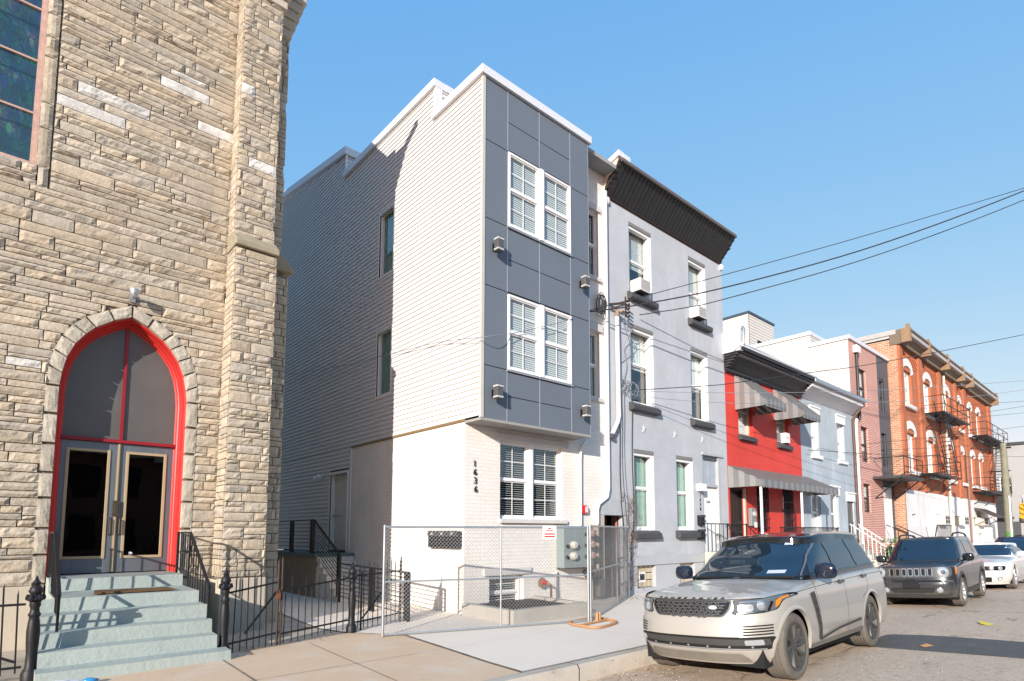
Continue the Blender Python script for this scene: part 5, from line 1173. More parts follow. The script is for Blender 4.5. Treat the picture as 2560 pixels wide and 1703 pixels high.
mb = MB(); mb.box(31.88,31.9,14.45,17.5,11.3,13.35); mb.build('end_wall', SIDE2, p_)
mb = MB(); mb.fbox(FD_,32.87,33.05,1.25,4.0,-.12,-.02); mb.fbox(FD_,33.95,34.13,1.25,4.0,-.12,-.02); mb.fbox(FD_,33.05,33.95,3.6,4.0,-.12,-.021); mb.fbox(FD_,33.05,33.95,1.25,3.6,-.14,-.08); mb.build('door', WHITE, nb)
t = thing('downspout', 'brown downspout with white leader box down the new red brick wall', 'downspout', (29.6,9.5,9)); mb = MB(); mb.tube([(29.75,9.52,10.25),(29.75,9.52,7.0)], .065, 8); mb.build('pipe', BLKF, t, smooth=50); mb = MB(); mb.box(29.5,30.0,9.40,9.594,10.2,10.55); mb.build('leader_box', WHITE, t, bevel=.02)
t = thing('balcony', 'small black steel balcony over the white door of the new brick house', 'balcony', (33,9,4.2)); mb = MB(); mb.box(31.3,34.5,8.2,9.56,4.30,4.42); mb.build('deck', CHARCOAL, t); mb = MB(); mb.bar((31.35,8.25,5.3),(34.45,8.25,5.3),.04); mb.bar((31.35,8.25,4.85),(34.45,8.25,4.85),.025); mb.bar((31.35,8.25,5.3),(31.35,9.5,5.3),.04)
for k in range(4): mb.bar((31.35+k*1.03,8.25,5.3),(31.35+k*1.03,8.25,4.42),.03)
mb.build('railing', BLACKIRON, t); mb = MB(); mb.bar((31.5,8.4,4.3),(31.5,9.55,3.4),.05); mb.bar((34.3,8.4,4.3),(34.3,9.55,3.4),.05); mb.build('brace', BLACKIRON, t, sep=True)
t = thing('door_steps', 'brick steps with black railing under the balcony of the new house', 'steps', (33.5,9,.1)); mb = MB()
for k in range(6): mb.box(32.6,34.3,9.4-.3*(k+1),9.59,.1,1.22-.18*k)
mb.build('flight', NBRICK, t); mb = MB()
for x in (32.65,34.25): mb.bar((x,9.5,2.1),(x,7.8,1.2),.04); mb.bar((x,9.0,1.85),(x,9.0,.9),.03); mb.bar((x,7.85,1.2),(x,7.85,.15),.03)
mb.build('railing', BLACKIRON, t, sep=True)
# ================================================================ big orange-red brick corner building
Yo = 9.12; FO = front(Yo); X0, X1 = 34.58, 57.6
OBRICK = brick('orange_brick', (.44,.135,.060), (.38,.112,.050), (.40,.17,.10), .205, .0775, .008, .5, .85, (.50,.20,.11))
OSIDE = brick('orange_side_brick', (.50,.24,.13), (.36,.14,.08), (.50,.40,.30), .26, .10, .016, .5, .9, (.30,.16,.10))
WSTONE = M('white_stone_trim', (.70,.69,.66), .7, 0, .07, 3)
WBASE = brick('whitewashed_brick', (.76,.755,.745), (.72,.715,.705), (.66,.65,.64), .205, .0775, .006, .3, .7, (.58,.54,.48))
ob = thing('apartment_building', 'large orange brick corner building with arched white windows and whitewashed base', 'building', (45,9.2,.1))
cols_ = [(35.2,36.9),(39.15,40.75),(43.3,45.0),(46.95,47.95),(50.1,51.15),(52.75,53.85)]
W3r = [(a_,b_,8.55,10.45) for a_,b_ in cols_]; W2r = [(a_,b_,4.98,7.02) for a_,b_ in cols_]
mb = MB(); wallholes(mb, FO, X0, X1, 3.95, 11.7, W3r+W2r, .2); mb.build('brick_wall', OBRICK, ob, keep=True)
WBs = [(35.5,36.3,2.05,2.7),(40.2,43.5,2.15,2.75),(44.4,47.7,2.15,2.75),(49.6,53.4,2.2,2.75),(51.0,52.3,.9,1.65)]
mb = MB(); wallholes(mb, FO, X0, X1, -.2, 3.95, WBs, .2, .02); mb.quad(FO(X0,3.95,.02),FO(X1,3.95,.02),FO(X1,3.95,0),FO(X0,3.95,0)); mb.build('white_base', WBASE, ob, keep=True)
mb = MB(); SO = side(X0); mb.quad(SO(Yo,-.2,0),SO(30,-.2,0),SO(30,12.35,0),SO(Yo,11.9,0)); mb.build('side_wall', OSIDE, ob, keep=True); mb = MB(); mb.quad((X1,Yo,-.2),(X1,30,-.2),(X1,30,12),(X1,Yo,12)); mb.build('side_wall', OSIDE, ob, keep=True)
MB().box(35.2,57,Yo+.7,29,0,11.3).build('core', DARKROOM, ob)
mb = MB()
for a_,b_ in ((34.59,35.1),(38.0,38.7),(42.2,42.85),(46.2,46.7),(48.6,49.3),(56.6,57.55)): mb.fbox(FO,a_,b_,3.97,11.55,-.05,.12)
mb.build('pilaster', OBRICK, ob, sep=True)
mb = MB()   # corbelled brick panels under the cornice
for a_,b_ in ((35.15,38.0),(38.75,42.2),(42.9,46.2),(46.75,48.6),(49.35,56.6)):
    n = int((b_-a_)/.28)
    for r in range(5):
        for k in range(n): u = a_+.05+k*.28+(.14 if r % 2 else 0); mb.fbox(FO,u,u+.13,10.75+r*.13,10.82+r*.13,-.01,.05)
mb.build('corbel_panel', OBRICK, ob, sep=True)
mb = MB(); mb.box(X0-.05,X1+.1,Yo-.22,Yo+.3,11.60,11.78); mb.hexa([(X0-.05,Yo-.25,11.781),(X1+.1,Yo-.25,11.781),(X1+.1,Yo+.3,11.781),(X0-.05,Yo+.3,11.781),(X0-.05,Yo-.60,12.25),(X1+.1,Yo-.60,12.25),(X1+.1,Yo+.3,12.25),(X0-.05,Yo+.3,12.25)]); mb.box(X0-.05,X1+.1,Yo-.64,Yo+.3,12.251,12.36); co = mb.build('cornice', M('weathered_brown_cornice', (.17,.125,.09), .7, 0, .35, 4), ob)
mb = MB()
for x in (34.6,38.35,42.5,46.45,48.95,57.3): mb.box(x-.12,x+.12,Yo-.67,Yo-.23,11.62,12.37); mb.box(x-.07,x+.07,Yo-.62,Yo-.45,12.371,12.58)
mb.build('bracket', M('stone_bracket', (.27,.17,.10), .8, 0, .3, 4), co, sep=True)
mb = MB(); mb.box(X0-.06,X0+.25,Yo,30,12.15,12.4); mb.box(X0,X1,Yo-.6,29,12.0,12.2); mb.build('roof', M('roof_edge_grey', (.4,.38,.36), .8), ob)
mb = MB(); mb.box(38.2,38.9,Yo+.2,Yo+.9,12.3,13.0); mb.box(38.1,39.0,Yo+.1,Yo+1.0,13.0,13.1); mb.build('chimney', OSIDE, ob)
def archhead(w, lab=None):
    u0,u1,v0,v1 = w; c = (u0+u1)/2; r = (u1-u0)/2; n = 10
    o = MB(); P = [(c+(r+.14)*math.cos(math.pi*i/n), v1-.02+(r*.55+.22)*math.sin(math.pi*i/n)) for i in range(n+1)]; Q = [(c+(r-.05)*math.cos(math.pi*(n-i)/n), v1-.12+(r*.42)*math.sin(math.pi*(n-i)/n)) for i in range(n+1)]
    o.prism(FO, P+Q, -.02, .07); return o
for w in W3r+W2r:
    wi = window(FO, *w, .14, ob, mat=WHITE, fw=.12 if w[1]-w[0] > 1.2 else .16, munt=False, blind=CURTAIN if w in W3r else 'slats', half=.5)
    archhead(w).build('arch_head', WSTONE, wi, bevel=.01)
    MB().fbox(FO, w[0]-.14, w[1]+.14, w[2]-.20, w[2], -.1, .16).build('sill', WSTONE, wi)
    if w[1]-w[0] > 1.2: MB().fbox(FO,(w[0]+w[1])/2-.09,(w[0]+w[1])/2+.09,w[2],w[3],-.2,-.11).build('mullion', WHITE, wi)
for w in WBs[:1]+WBs[4:]: window(FO, *w, .1, ob, munt=False, split=False, blind=None)
for w in WBs[1:4]:
    MB().fbox(FO,w[0],w[1],w[2],w[3],-.2,-.15).build('blocking_panel', M('boarded_white', (.62,.60,.56), .7), ob)
for (u, v), lab in (((40.9,2.45),'white window air conditioner with dark vents on the whitewashed base near the red stoop'),((45.6,2.45),'white window air conditioner in the middle of the whitewashed base'),((51.4,2.48),'white window air conditioner under the small dark canopy')):
    t = thing('air_conditioner', lab, 'air conditioner', (u,Yo,v), group='air conditioners of the corner building'); mb = MB(); mb.fbox(FO,u-.65,u+.65,v-.28,v+.27,-.12,.42); b_ = mb.build('case', CRM, t, bevel=.02); mb = MB()
    for i in range(2):
        for j in range(2): mb.fbox(FO,u-.5+i*.5,u-.14+i*.5,v-.2+j*.22,v-.02+j*.22,.421,.43)
    mb.build('grille', CHARCOAL, b_)
tag(MB().tube([FO(43.05,12-.6,.2),FO(43.0,7.5,.16),FO(43.0,4.4,.16),FO(43.0,.4,.1)], .07, 6).build('downspout', CRM, smooth=50), 'cream downspout running down the orange brick between the wide windows', 'downspout')
tag(MB().tube([FO(48.3,7.2,.1),FO(48.3,.5,.1)], .06, 6).build('drain_pipe', M('rusty_drain', (.22,.13,.10), .6), smooth=50), 'thin dark drain pipe on the orange brick near the narrow windows', 'pipe')
def escape(lab, x0, x1, z, stair, zr=.95, proj=1.05):
    t = thing('fire_escape', lab, 'fire escape', (x0,Yo,z), group='iron fire escapes on the orange brick building'); mb = MB()
    n = int((x1-x0)/.13)
    for k in range(n): x = x0+(x1-x0)*k/n; mb.box(x,x+.045,Yo-proj,Yo-.02,z,z+.03)
    for y in (Yo-proj,Yo-.55,Yo-.05): mb.box(x0,x1,y,y+.05,z-.07,z-.001)
    mb.build('platform', BLACKIRON, t); mb = MB()
    for h in (.45,.95): mb.bar((x0,Yo-proj,z+h),(x1,Yo-proj,z+h),.035); mb.bar((x0,Yo-proj,z+h),(x0,Yo,z+h),.035); mb.bar((x1,Yo-proj,z+h),(x1,Yo,z+h),.035)
    for k in range(5): x = x0+(x1-x0)*k/4; mb.bar((x,Yo-proj,z),(x,Yo-proj,z+.95),.03)
    mb.build('railing', BLACKIRON, t); mb = MB()
    for x in (x0+.3,x1-.3,(x0+x1)/2): mb.bar((x,Yo-proj+.1,z-.05),(x,Yo,z-.85),.045)
    mb.build('brace', BLACKIRON, t, sep=True)
    if stair:
        (xa,za),(xb,zb) = stair; mb = MB()
        for y in (Yo-.95,Yo-.45): mb.bar((xa,y,za),(xb,y,zb),.03,.10); mb.bar((xa,y,za+.8),(xb,y,zb+.8),.03)
        m = int(abs(za-zb)/.22)
        for k in range(m): f = (k+.5)/m; x = xa+(xb-xa)*f; zz = za+(zb-za)*f; mb.box(x-.1,x+.1,Yo-.95,Yo-.45,zz-.012,zz+.012)
        mb.build('stair', BLACKIRON, t)
escape('black iron fire escape platform high under the orange cornice near the new brick house', 38.7, 44.9, 8.45, ((39.3,8.4),(41.4,5.0)))
escape('black iron fire escape landing just above the whitewashed wall', 36.6, 41.6, 4.85, None)
escape('black iron fire escape platform high at the far corner of the orange building', 50.0, 57.5, 8.4, ((56.8,8.35),(54.8,4.6)))
escape('black iron fire escape landing low at the far corner above the dark canopy', 49.8, 57.4, 4.5, None)
t = thing('door_canopy', 'small dark shed canopy on the whitewashed wall near the far corner', 'canopy', (52,9,2.9)); mb = MB(); mb.hexa([(49.9,Yo-1.1,2.75),(53.8,Yo-1.1,2.75),(53.8,Yo-.02,3.35),(49.9,Yo-.02,3.35),(49.9,Yo-1.1,2.82),(53.8,Yo-1.1,2.82),(53.8,Yo-.02,3.42),(49.9,Yo-.02,3.42)]); mb.build('roof', M('brown_canopy', (.09,.065,.055), .7), t); mb = MB(); mb.bar((50,Yo-1.0,2.76),(50,Yo,2.2),.05); mb.bar((53.7,Yo-1.0,2.76),(53.7,Yo,2.2),.05); mb.build('brace', BLACKIRON, t, sep=True)
t = thing('brick_stoop', 'low red brick stoop with black railing by the whitewashed wall', 'stoop', (37,8.8,.1)); mb = MB(); mb.box(35.6,38.6,8.0,Yo-.03,.1,1.15); mb.box(35.3,35.6,8.0,Yo-.03,.1,.8); mb.box(35.0,35.3,8.0,Yo-.03,.1,.45); mb.build('steps', NBRICK, t); mb = MB(); mb.bar((35.0,8.05,1.35),(35.6,8.05,2.1),.04); mb.bar((35.6,8.05,2.1),(38.55,8.05,2.1),.04)
for k in range(14): mb.bar((35.65+k*.22,8.05,2.1),(35.65+k*.22,8.05,1.15),.02)
mb.build('railing', BLACKIRON, t); mb = MB(); mb.box(35.2,38.4,7.9,7.99,.1,1.2); mb.build('iron_gate', CHARCOAL, t)
# ================================================================ across the side street
XF = 63.; FF = Fr((XF,0,0),(0,-1,0),(-1,0,0)); GREYR = M('grey_render', (.36,.355,.35), .85, 0, .1, .8)
fb = thing('corner_house', 'grey rendered house with dark bay windows closing the far end of the street', 'house', (64,8,.1))
mb = MB(); wallholes(mb, FF, -14, -1, -.3, 9.1, [(-9.6,-8.8,4.9,6.4),(-7.4,-6.5,4.9,6.6),(-4.6,-3.6,4.9,6.6)], .2); mb.build('wall', GREYR, fb, keep=True); MB().box(XF+.3,XF+9,1,14,0,8.8).build('core', DARKROOM, fb); mb = MB(); mb.box(XF-.2,XF+9,.9,14.1,9.05,9.25); mb.build('roof', CHARCOAL, fb)
mb = MB(); mb.box(XF+1.5,XF+2.3,6.9,7.7,9.25,10.3); mb.box(XF+1.4,XF+2.4,6.8,7.8,10.3,10.4); mb.build('chimney', M('dark_chimney', (.06,.065,.07), .8), fb)
for w in ((-9.6,-8.8,4.9,6.4),(-7.4,-6.5,4.9,6.6),(-4.6,-3.6,4.9,6.6)): window(FF,*w,.1,fb,munt=False,blind=None)
mb = MB(); mb.box(XF-.9,XF-.01,8.95,12.2,3.0,5.0); mb.box(XF-1.0,XF-.01,8.8,12.3,5.0,5.15); mb.box(XF-1.0,XF-.01,8.8,12.3,2.85,3.0); mb.build('bay_window', M('black_bay', (.03,.032,.036), .5), fb)
mb = MB(); mb.box(XF-.35,XF-.01,3.0,8.3,2.6,3.0); mb.box(XF-.3,XF-.01,3.0,8.3,.1,.5); mb.box(XF-.25,XF-.01,8.4,12,1.3,2.6); mb.build('shop_front', M('dark_shopfront', (.07,.075,.08), .5, 0, .3, 3), fb, sep=True)
# pole, signal
t = thing('utility_pole', 'weathered wooden utility pole with green painted foot beside the far corner', 'utility pole', (38.55,5.62,.1)); mb = MB(); mb.tube([(38.55,5.62,.1),(38.55,5.62,2.0),(38.58,5.62,6.35)], [.19,.175,.14], 10); mb.build('shaft', M('pole_wood', (.22,.21,.15), .9, 0, .3, 3, .4, 30), t, smooth=50); mb = MB(); mb.tube([(38.55,5.62,.1),(38.55,5.62,1.75)], [.195,.185], 10); mb.build('painted_foot', M('green_paint', (.10,.24,.06), .7, 0, .3, 5), t, smooth=50); mb = MB(); mb.tube([(38.4,5.52,.3),(38.4,5.5,3.6)], .04, 6); mb.build('guard', WHITE, t)
mb = MB(); mb.bar((38.55,5.3,6.1),(38.6,6.6,6.1),.08); mb.bar((38.55,5.4,4.9),(38.6,6.3,4.9),.06); mb.build('crossarm', BLACKIRON, t, sep=True)
t = thing('traffic_light', 'yellow traffic signal hanging at the far street corner', 'traffic light', (52,6.75,3)); YEL = M('signal_yellow', (.62,.36,.03), .45); mb = MB(); mb.box(51.85,52.15,6.55,6.95,2.62,3.7); mb.build('housing', YEL, t, bevel=.03); 
for k in range(3): mb = MB(); mb.lathe([(.0,-.02),(.12,-.02),(.14,-.16),(.15,-.16),(.13,.0)], (51.84,6.75,2.8+k*.35), 'X', 12); mb.build('visor', YEL, t, smooth=40)
mb = MB(); mb.tube([(52.1,6.75,3.7),(52.1,6.75,4.2),(53,4.0,4.6),(54,1.0,4.9),(54,.8,.0)], .07, 8); mb.build('mast_arm', GALV, t, smooth=50)
# houses on the camera's side of the street: they are what the panes and the car paint mirror
OB2 = brick('brown_brick', (.20,.10,.075), (.17,.085,.06), (.2,.16,.13), .205, .0775, .006, .2, .85)
for k, (xa, xb, zt) in enumerate(((-11.0,-5.6,5.2),(-5.6,-.2,5.0),(-.2,5.2,5.3),(5.2,10.6,5.1),(10.6,16.0,5.2),(16.0,27,5.0))):
    t = thing('opposite_house', ('low brown brick house facing the church, second from its neighbour','low brown brick house facing the stained glass window','low brown brick house facing the church doors','low brown brick house facing the grey bay','low brown brick house facing the blue-grey house','long low brown brick house facing the red house')[k], 'house', (xa,-8,.1), group='low houses mirrored in the panes')
    FK = Fr((xb,-8.0,0),(-1,0,0),(0,1,0)); w = xb-xa; hs = [(.5,1.5,1.0,2.4),(2.0,3.0,1.0,2.4),(.5,1.5,3.2,4.6),(2.0,3.0,3.2,4.6),(3.6,4.5,.1,2.4),(3.5,4.5,3.2,4.6)]
    mb = MB(); wallholes(mb, FK, 0, w, -.2, zt, hs, .2); mb.quad((xa,-8,-.2),(xa,-14,-.2),(xa,-14,zt),(xa,-8,zt)); mb.quad((xa,-8,zt),(xb,-8,zt),(xb,-14,zt),(xa,-14,zt)); mb.quad((xb,-8,-.2),(xb,-14,-.2),(xb,-14,zt),(xb,-8,zt)); mb.build('wall', OB2, t, keep=True)
    mb = MB()
    for h in hs: mb.fbox(FK,h[0],h[1],h[2],h[3],-.25,-.19)
    mb.build('window', GLASSD if False else BLACKIRON, t, sep=True); MB().fbox(FK,-.02,w+.02,zt-.25,zt+.05,-.1,.3).build('cornice', CRM, t)
# ================================================================ overhead cables
WIRES = {
'a': [(10.63, 9.48, 7.24), (10.9, 9.32, 7.36), (11.6, 8.91, 7.63), (13.84, 7.63, 8.52), (17.1, 5.75, 9.85), (19.94, 4.11, 11.06), (22.95, 2.38, 12.36), (24.82, 1.3, 13.17)],
'b': [(10.63, 9.48, 7.24), (10.96, 9.29, 7.3), (11.89, 8.75, 7.55), (13.83, 7.63, 8.17), (17.08, 5.76, 9.44), (19.92, 4.12, 10.74), (22.94, 2.38, 12.27), (24.84, 1.29, 13.31)],
'c': [(12.8, 9.48, 7.72), (12.92, 9.4, 7.74), (13.98, 8.68, 8.01), (14.75, 8.15, 8.26), (17.87, 6.04, 9.49), (20.49, 4.25, 10.7), (23.19, 2.42, 12.09), (24.83, 1.31, 13.06)],
'l1': [(12.21, 9.44, 5.48), (13.15, 9.11, 5.63), (14.81, 8.51, 5.89), (15.65, 8.21, 6.06), (18.46, 7.2, 6.68), (20.47, 6.48, 7.12), (23.82, 5.28, 7.97), (29.15, 3.36, 9.39), (32.66, 2.11, 10.34)],
'l2': [(12.21, 9.44, 5.48), (12.54, 9.33, 5.5), (14.81, 8.51, 5.68), (17.97, 7.38, 6.0), (20.27, 6.55, 6.27), (23.81, 5.28, 6.76), (28.93, 3.44, 7.54), (32.34, 2.22, 8.07)],
'l3': [(12.21, 9.44, 5.48), (12.54, 9.33, 5.37), (14.8, 8.52, 5.4), (17.95, 7.38, 5.65), (20.41, 6.5, 5.9), (23.18, 5.51, 6.25), (26.24, 4.41, 6.69), (28.88, 3.46, 7.18), (32.3, 2.23, 7.8)],
'l4': [(12.01, 9.44, 5.36), (13.86, 9.48, 5.65), (16.16, 9.3, 5.98), (18.69, 9.0, 6.02), (22.91, 9.3, 6.1)],
'f0': [(37.75, 9.0, 8.59), (46.33, 7.29, 9.89), (51.63, 6.23, 10.67), (53.71, 5.81, 10.99)],
'f1': [(37.61, 9.0, 7.94), (46.25, 7.3, 9.36), (51.62, 6.25, 10.32), (53.72, 5.84, 10.67)],
'f2': [(37.59, 9.0, 7.82), (46.36, 7.3, 9.09), (51.62, 6.27, 9.87), (53.72, 5.87, 10.18)],
'f3': [(27.98, 9.0, 5.58), (38.88, 7.77, 7.08), (51.61, 6.33, 8.94), (55.16, 5.93, 9.44)],
'f4': [(30.61, 9.0, 5.58), (39.4, 7.91, 6.5), (51.61, 6.39, 7.9), (54.76, 6.0, 8.24)],
'f5': [(23.4, 9.4, 4.95), (34.17, 8.27, 5.55), (51.6, 6.45, 6.86), (55.83, 6.01, 7.14)],
'g': [(10.63, 9.48, 7.24), (9.44, 9.0, 6.59), (7.85, 9.0, 5.92), (6.9, 8.95, 5.59), (6.9, 10.41, 5.85), (6.9, 12.5, 6.08), (6.9, 15.16, 6.35), (6.9, 19.41, 6.95)],
}
def wire(k, r, lab, m=CABLE, group=None): return tag(MB().tube(smoothline(WIRES[k], 5), r, 5).build('overhead_cable', m, smooth=60), lab, 'cable', group)
gr = 'service cables rising over the street from the white and blue walls'
wire('a', .011, 'thin topmost cable rising across the sky from the white wall coil', group=gr)
wire('b', .019, 'thickest black cable rising across the sky from the white wall', group=gr)
wire('c', .014, 'lowest of the three cables rising across the sky, spliced near the blue wall', group=gr)
wire('l1', .012, 'cable climbing gently from the blue wall loops past the red house cornice', group=gr)
wire('l2', .008, 'nearly level thin cable from the blue wall loops over the pale blue cornice', GCABLE, gr)
wire('l3', .008, 'drooping thin cable from the blue wall loops just under the level one', GCABLE, gr)
wire('g', .008, 'thin cable running down across the grey bay and the side siding', GCABLE)
for k, lab in enumerate(('high cable leaving the orange cornice towards the far corner','second cable leaving the orange wall below the cornice','cable meeting the high fire escape of the orange wall','long cable crossing the wide arched windows','cable crossing just under the long one on the orange wall','lowest street cable running past the white downspouts to the pole')): wire('f%d' % k, .011, lab, CABLE, 'street cables along the orange building')
tag(MB().tube([FD_(12.65,7.35,.14),FD_(12.5,7.30,.12),FD_(12.42,7.12,.08),FD_(12.44,7.05,.06)], .008, 5).build('cable_tail', GCABLE, smooth=60), 'short curled cable tail where the lowest rising cable meets the wall', 'cable')
# ================================================================ cars (local axes: x from the nose back, y towards the kerb, z up)
def tab(t, x):
    if x <= t[0][0]: return t[0][1]
    for (a, b), (c, d) in zip(t[:-1], t[1:]):
        if x <= c: f = (x-a)/(c-a); f = f*f*(3-2*f)*.5+f*.5; return b+(d-b)*f
    return t[-1][1]
class Shell:
    def __init__(s, b, xf, xr, af, nf, ar, nr, bot, top): s.b, s.xf, s.xr, s.af, s.nf, s.ar, s.nr, s.bot, s.top = b, xf, xr, af, nf, ar, nr, bot, top
    def fx(s, y, z): t = min(.9999, abs(y)/tab(s.b,z)); return tab(s.xf,z)+s.af*(1-(1-t**s.nf)**(1/s.nf))
    def rx(s, y, z): t = min(.9999, abs(y)/tab(s.b,z)); return tab(s.xr,z)-s.ar*(1-(1-t**s.nr)**(1/s.nr))
    def half(s, x, z):
        b, f, r = tab(s.b,z), tab(s.xf,z), tab(s.xr,z)
        if x < f+s.af: t = min(1, max(0,(f+s.af-x)/s.af)); return b*max(0,1-t**s.nf)**(1/s.nf)
        if x > r-s.ar: t = min(1, max(0,(x-r+s.ar)/s.ar)); return b*max(0,1-t**s.nr)**(1/s.nr)
        return b
    def side(s, sg): return lambda x, z: Vector((x, sg*s.half(x,z), z))
    def front(s): return lambda y, z: Vector((s.fx(y,z), y, z))
    def rear(s): return lambda y, z: Vector((s.rx(y,z), y, z))
    def outline(s, z, nq=24, nm=80):
        b, f, r = tab(s.b,z), tab(s.xf,z), tab(s.xr,z); P = []
        for i in range(nq): w = math.pi/2*(i/nq)**1.15; P.append((f+s.af*(1-math.cos(w)**(2/s.nf)), b*math.sin(w)**(2/s.nf)))
        for i in range(nm+1): P.append((f+s.af+(r-s.ar-f-s.af)*i/nm, b))
        for i in range(nq-1,-1,-1): w = math.pi/2*(i/nq)**1.15; P.append((r-s.ar*(1-math.cos(w)**(2/s.nr)), b*math.sin(w)**(2/s.nr)))
        return P
    def mesh(s, mb, nz=26, nm=80, arches=(), spine=(1.0,4.0), cap=True, edge=.03, nq=24):
        base = s.outline(.9, nq, nm); n = len(base); rows = []
        for k in range(nz+1):
            row = []
            for i in range(n):
                x0, y0 = base[i]; zb, zt = s.bot(x0,y0), s.top(x0,y0)-edge; z = zb+(zt-zb)*k/nz; x, y = s.outline_at(z, i, nq, nm); row.append([x,y,z])
            rows.append(row)
        dead = set()
        for xw, zw, rad in arches:
            for k in range(nz+1):
                for i in range(nq//2, n-nq//2):
                    p = rows[k][i]; d = math.hypot(p[0]-xw, p[2]-zw)
                    if d < rad:
                        if d > rad-.045: f = rad/d; p[0] = xw+(p[0]-xw)*f; p[2] = zw+(p[2]-zw)*f; p[1] = s.half(p[0],p[2])
                        else: dead.add((k,i))
        for sg in (-1,1):
            o = len(mb.v); mb.v += [(x,sg*y,z) for row in rows for x,y,z in row]
            for k in range(nz):
                for i in range(n-1):
                    if {(k,i),(k,i+1),(k+1,i),(k+1,i+1)} & dead: continue
                    mb.f.append((o+k*n+i,o+k*n+i+1,o+(k+1)*n+i+1,o+(k+1)*n+i)); mb.m.append(0)
            if cap:
                rs = [0,.012,.03,.06,.12,.22,.35,.5,.7,.85,1.0]; o = len(mb.v)
                for r in rs:
                    for i in range(n):
                        x, y, z = rows[nz][i]; cx = min(max(x,spine[0]),spine[1]); X, Y = x+(cx-x)*r, y*(1-r); q = max(0,1-r/.06)
                        mb.v.append((X, sg*Y, z if r == 0 else s.top(X,Y)-edge*(1-math.sqrt(max(0,1-q*q)))))
                for k in range(len(rs)-1):
                    for i in range(n-1): mb.f.append((o+k*n+i,o+k*n+i+1,o+(k+1)*n+i+1,o+(k+1)*n+i)); mb.m.append(0)
        return mb
    def outline_at(s, z, i, nq, nm):
        key = round(z,3)
        c = s.__dict__.setdefault('_c', {})
        if key not in c: c[key] = s.outline(z, nq, nm)
        return c[key][i]
def clip(poly, a, b, c):      # keep a*u+b*v+c >= 0
    out = []
    for i in range(len(poly)):
        p, q = poly[i-1], poly[i]; dp, dq = a*p[0]+b*p[1]+c, a*q[0]+b*q[1]+c
        if (dp >= 0) != (dq >= 0): t = dp/(dp-dq); out.append((p[0]+(q[0]-p[0])*t, p[1]+(q[1]-p[1])*t))
        if dq >= 0: out.append(q)
    return out
def lift(surf, u, v, off, ctr):
    p = surf(u,v); e = .006; n = (surf(u+e,v)-surf(u-e,v)).cross(surf(u,v+e)-surf(u,v-e))
    n = n.normalized() if n.length > 1e-12 else Vector((0,0,1))
    return p+n*(off if n.dot(p-ctr) > 0 else -off)
def patch(mb, poly, surf, off=.006, step=.06, ctr=Vector((2.4,0,.7)), mi=0):
    us = [p[0] for p in poly]; vs = [p[1] for p in poly]; u = min(us)
    nu, nv = max(1,math.ceil((max(us)-u)/step)), max(1,math.ceil((max(vs)-min(vs))/step)); du, dv = (max(us)-u)/nu, (max(vs)-min(vs))/nv
    for i in range(nu):
        for j in range(nv):
            a0, b0 = u+i*du, min(vs)+j*dv; q = clip(clip(clip(clip(poly,1,0,-a0),-1,0,a0+du),0,1,-b0),0,-1,b0+dv)
            if len(q) > 2: mb.add([lift(surf,x,y,off,ctr) for x,y in q], [tuple(range(len(q)))], mi)
    return mb
def line(mb, pts, w, surf, off=.007, ctr=Vector((2.4,0,.7)), seg=.06):
    for p, q in zip(pts[:-1], pts[1:]):
        p, q = Vector(p), Vector(q); L = (q-p).length; n = max(1,int(L/seg)); d = (q-p)/L; nn = Vector((-d.y,d.x))*w/2
        for i in range(n):
            a_, b_ = p+(q-p)*i/n, p+(q-p)*(i+1)/n
            mb.add([lift(surf,c.x,c.y,off,ctr) for c in (a_-nn,b_-nn,b_+nn,a_+nn)], [(0,1,2,3)])
    return mb
def rounded(poly, r=.03, k=4):
    out = []; n = len(poly)
    for i in range(n):
        p0, p, p1 = Vector(poly[i-1]), Vector(poly[i]), Vector(poly[(i+1)%n]); a_ = (p0-p); b_ = (p1-p); q = min(r, a_.length*.45, b_.length*.45); A, B = p+a_.normalized()*q, p+b_.normalized()*q
        for j in range(k+1): t = j/k; out.append(tuple(A*(1-t)**2+p*2*t*(1-t)+B*t*t))
    return out
def paint(name, c, metal=.35, rough=.32, dirt=.25):
    a = N(name); d = (.34,.29,.23); sp = a.n('SeparateXYZ'); a.l(a.pos, sp.inputs[0]); f = a.ramp(sp.outputs[2], [(.30,(1,)*3),(.62,(0,)*3)])
    q = a.mix(1., a.ramp(a.noise(5,5,.7), [(.35,(.25,)*3),(.65,(1,)*3)]), f, 'MULTIPLY'); fac = a.mix(1., q, (dirt*1.6,)*3, 'MULTIPLY')
    a.col(a.mix(fac, c, d)); a.set(rough, metal, .5, .8); a.b.inputs['Coat Roughness'].default_value = .04; return a.m
def gloss(name, c, rough=.06, spec=.8): a = N(name); a.col(c); return a.set(rough, 0, spec, 0)
CARGL = gloss('car_glass', (.010,.022,.036), .015, 1.0); CARBLK = gloss('gloss_black', (.012,.013,.015), .08, .6); PLAST = M('grey_car_plastic', (.055,.053,.05), .6, var=.2, scale=6); MATTEBLK = M('under_black', (.012,.012,.012), .9, fine=0)  # the last one: matte near-black for liners, gaps, intakes, wipers and lettering
CHROME = M('chrome', (.75,.75,.76), .12, 1.0, .02, fine=0); LAMPW = M('lamp_reflector', (.62,.65,.68), .12, .6, .15, 25); LAMPC = gloss('lamp_lens', (.09,.105,.12), .03, .8); AMBER = gloss('amber_lens', (.62,.20,.02), .12); REDL = gloss('tail_lens', (.35,.01,.01), .1)
a = N('dusty_tyre'); a.col(a.mix(a.noise(7,5,.7), (.075,.068,.058), (.20,.175,.145))); TYRE = a.set(.9, 0, .2)
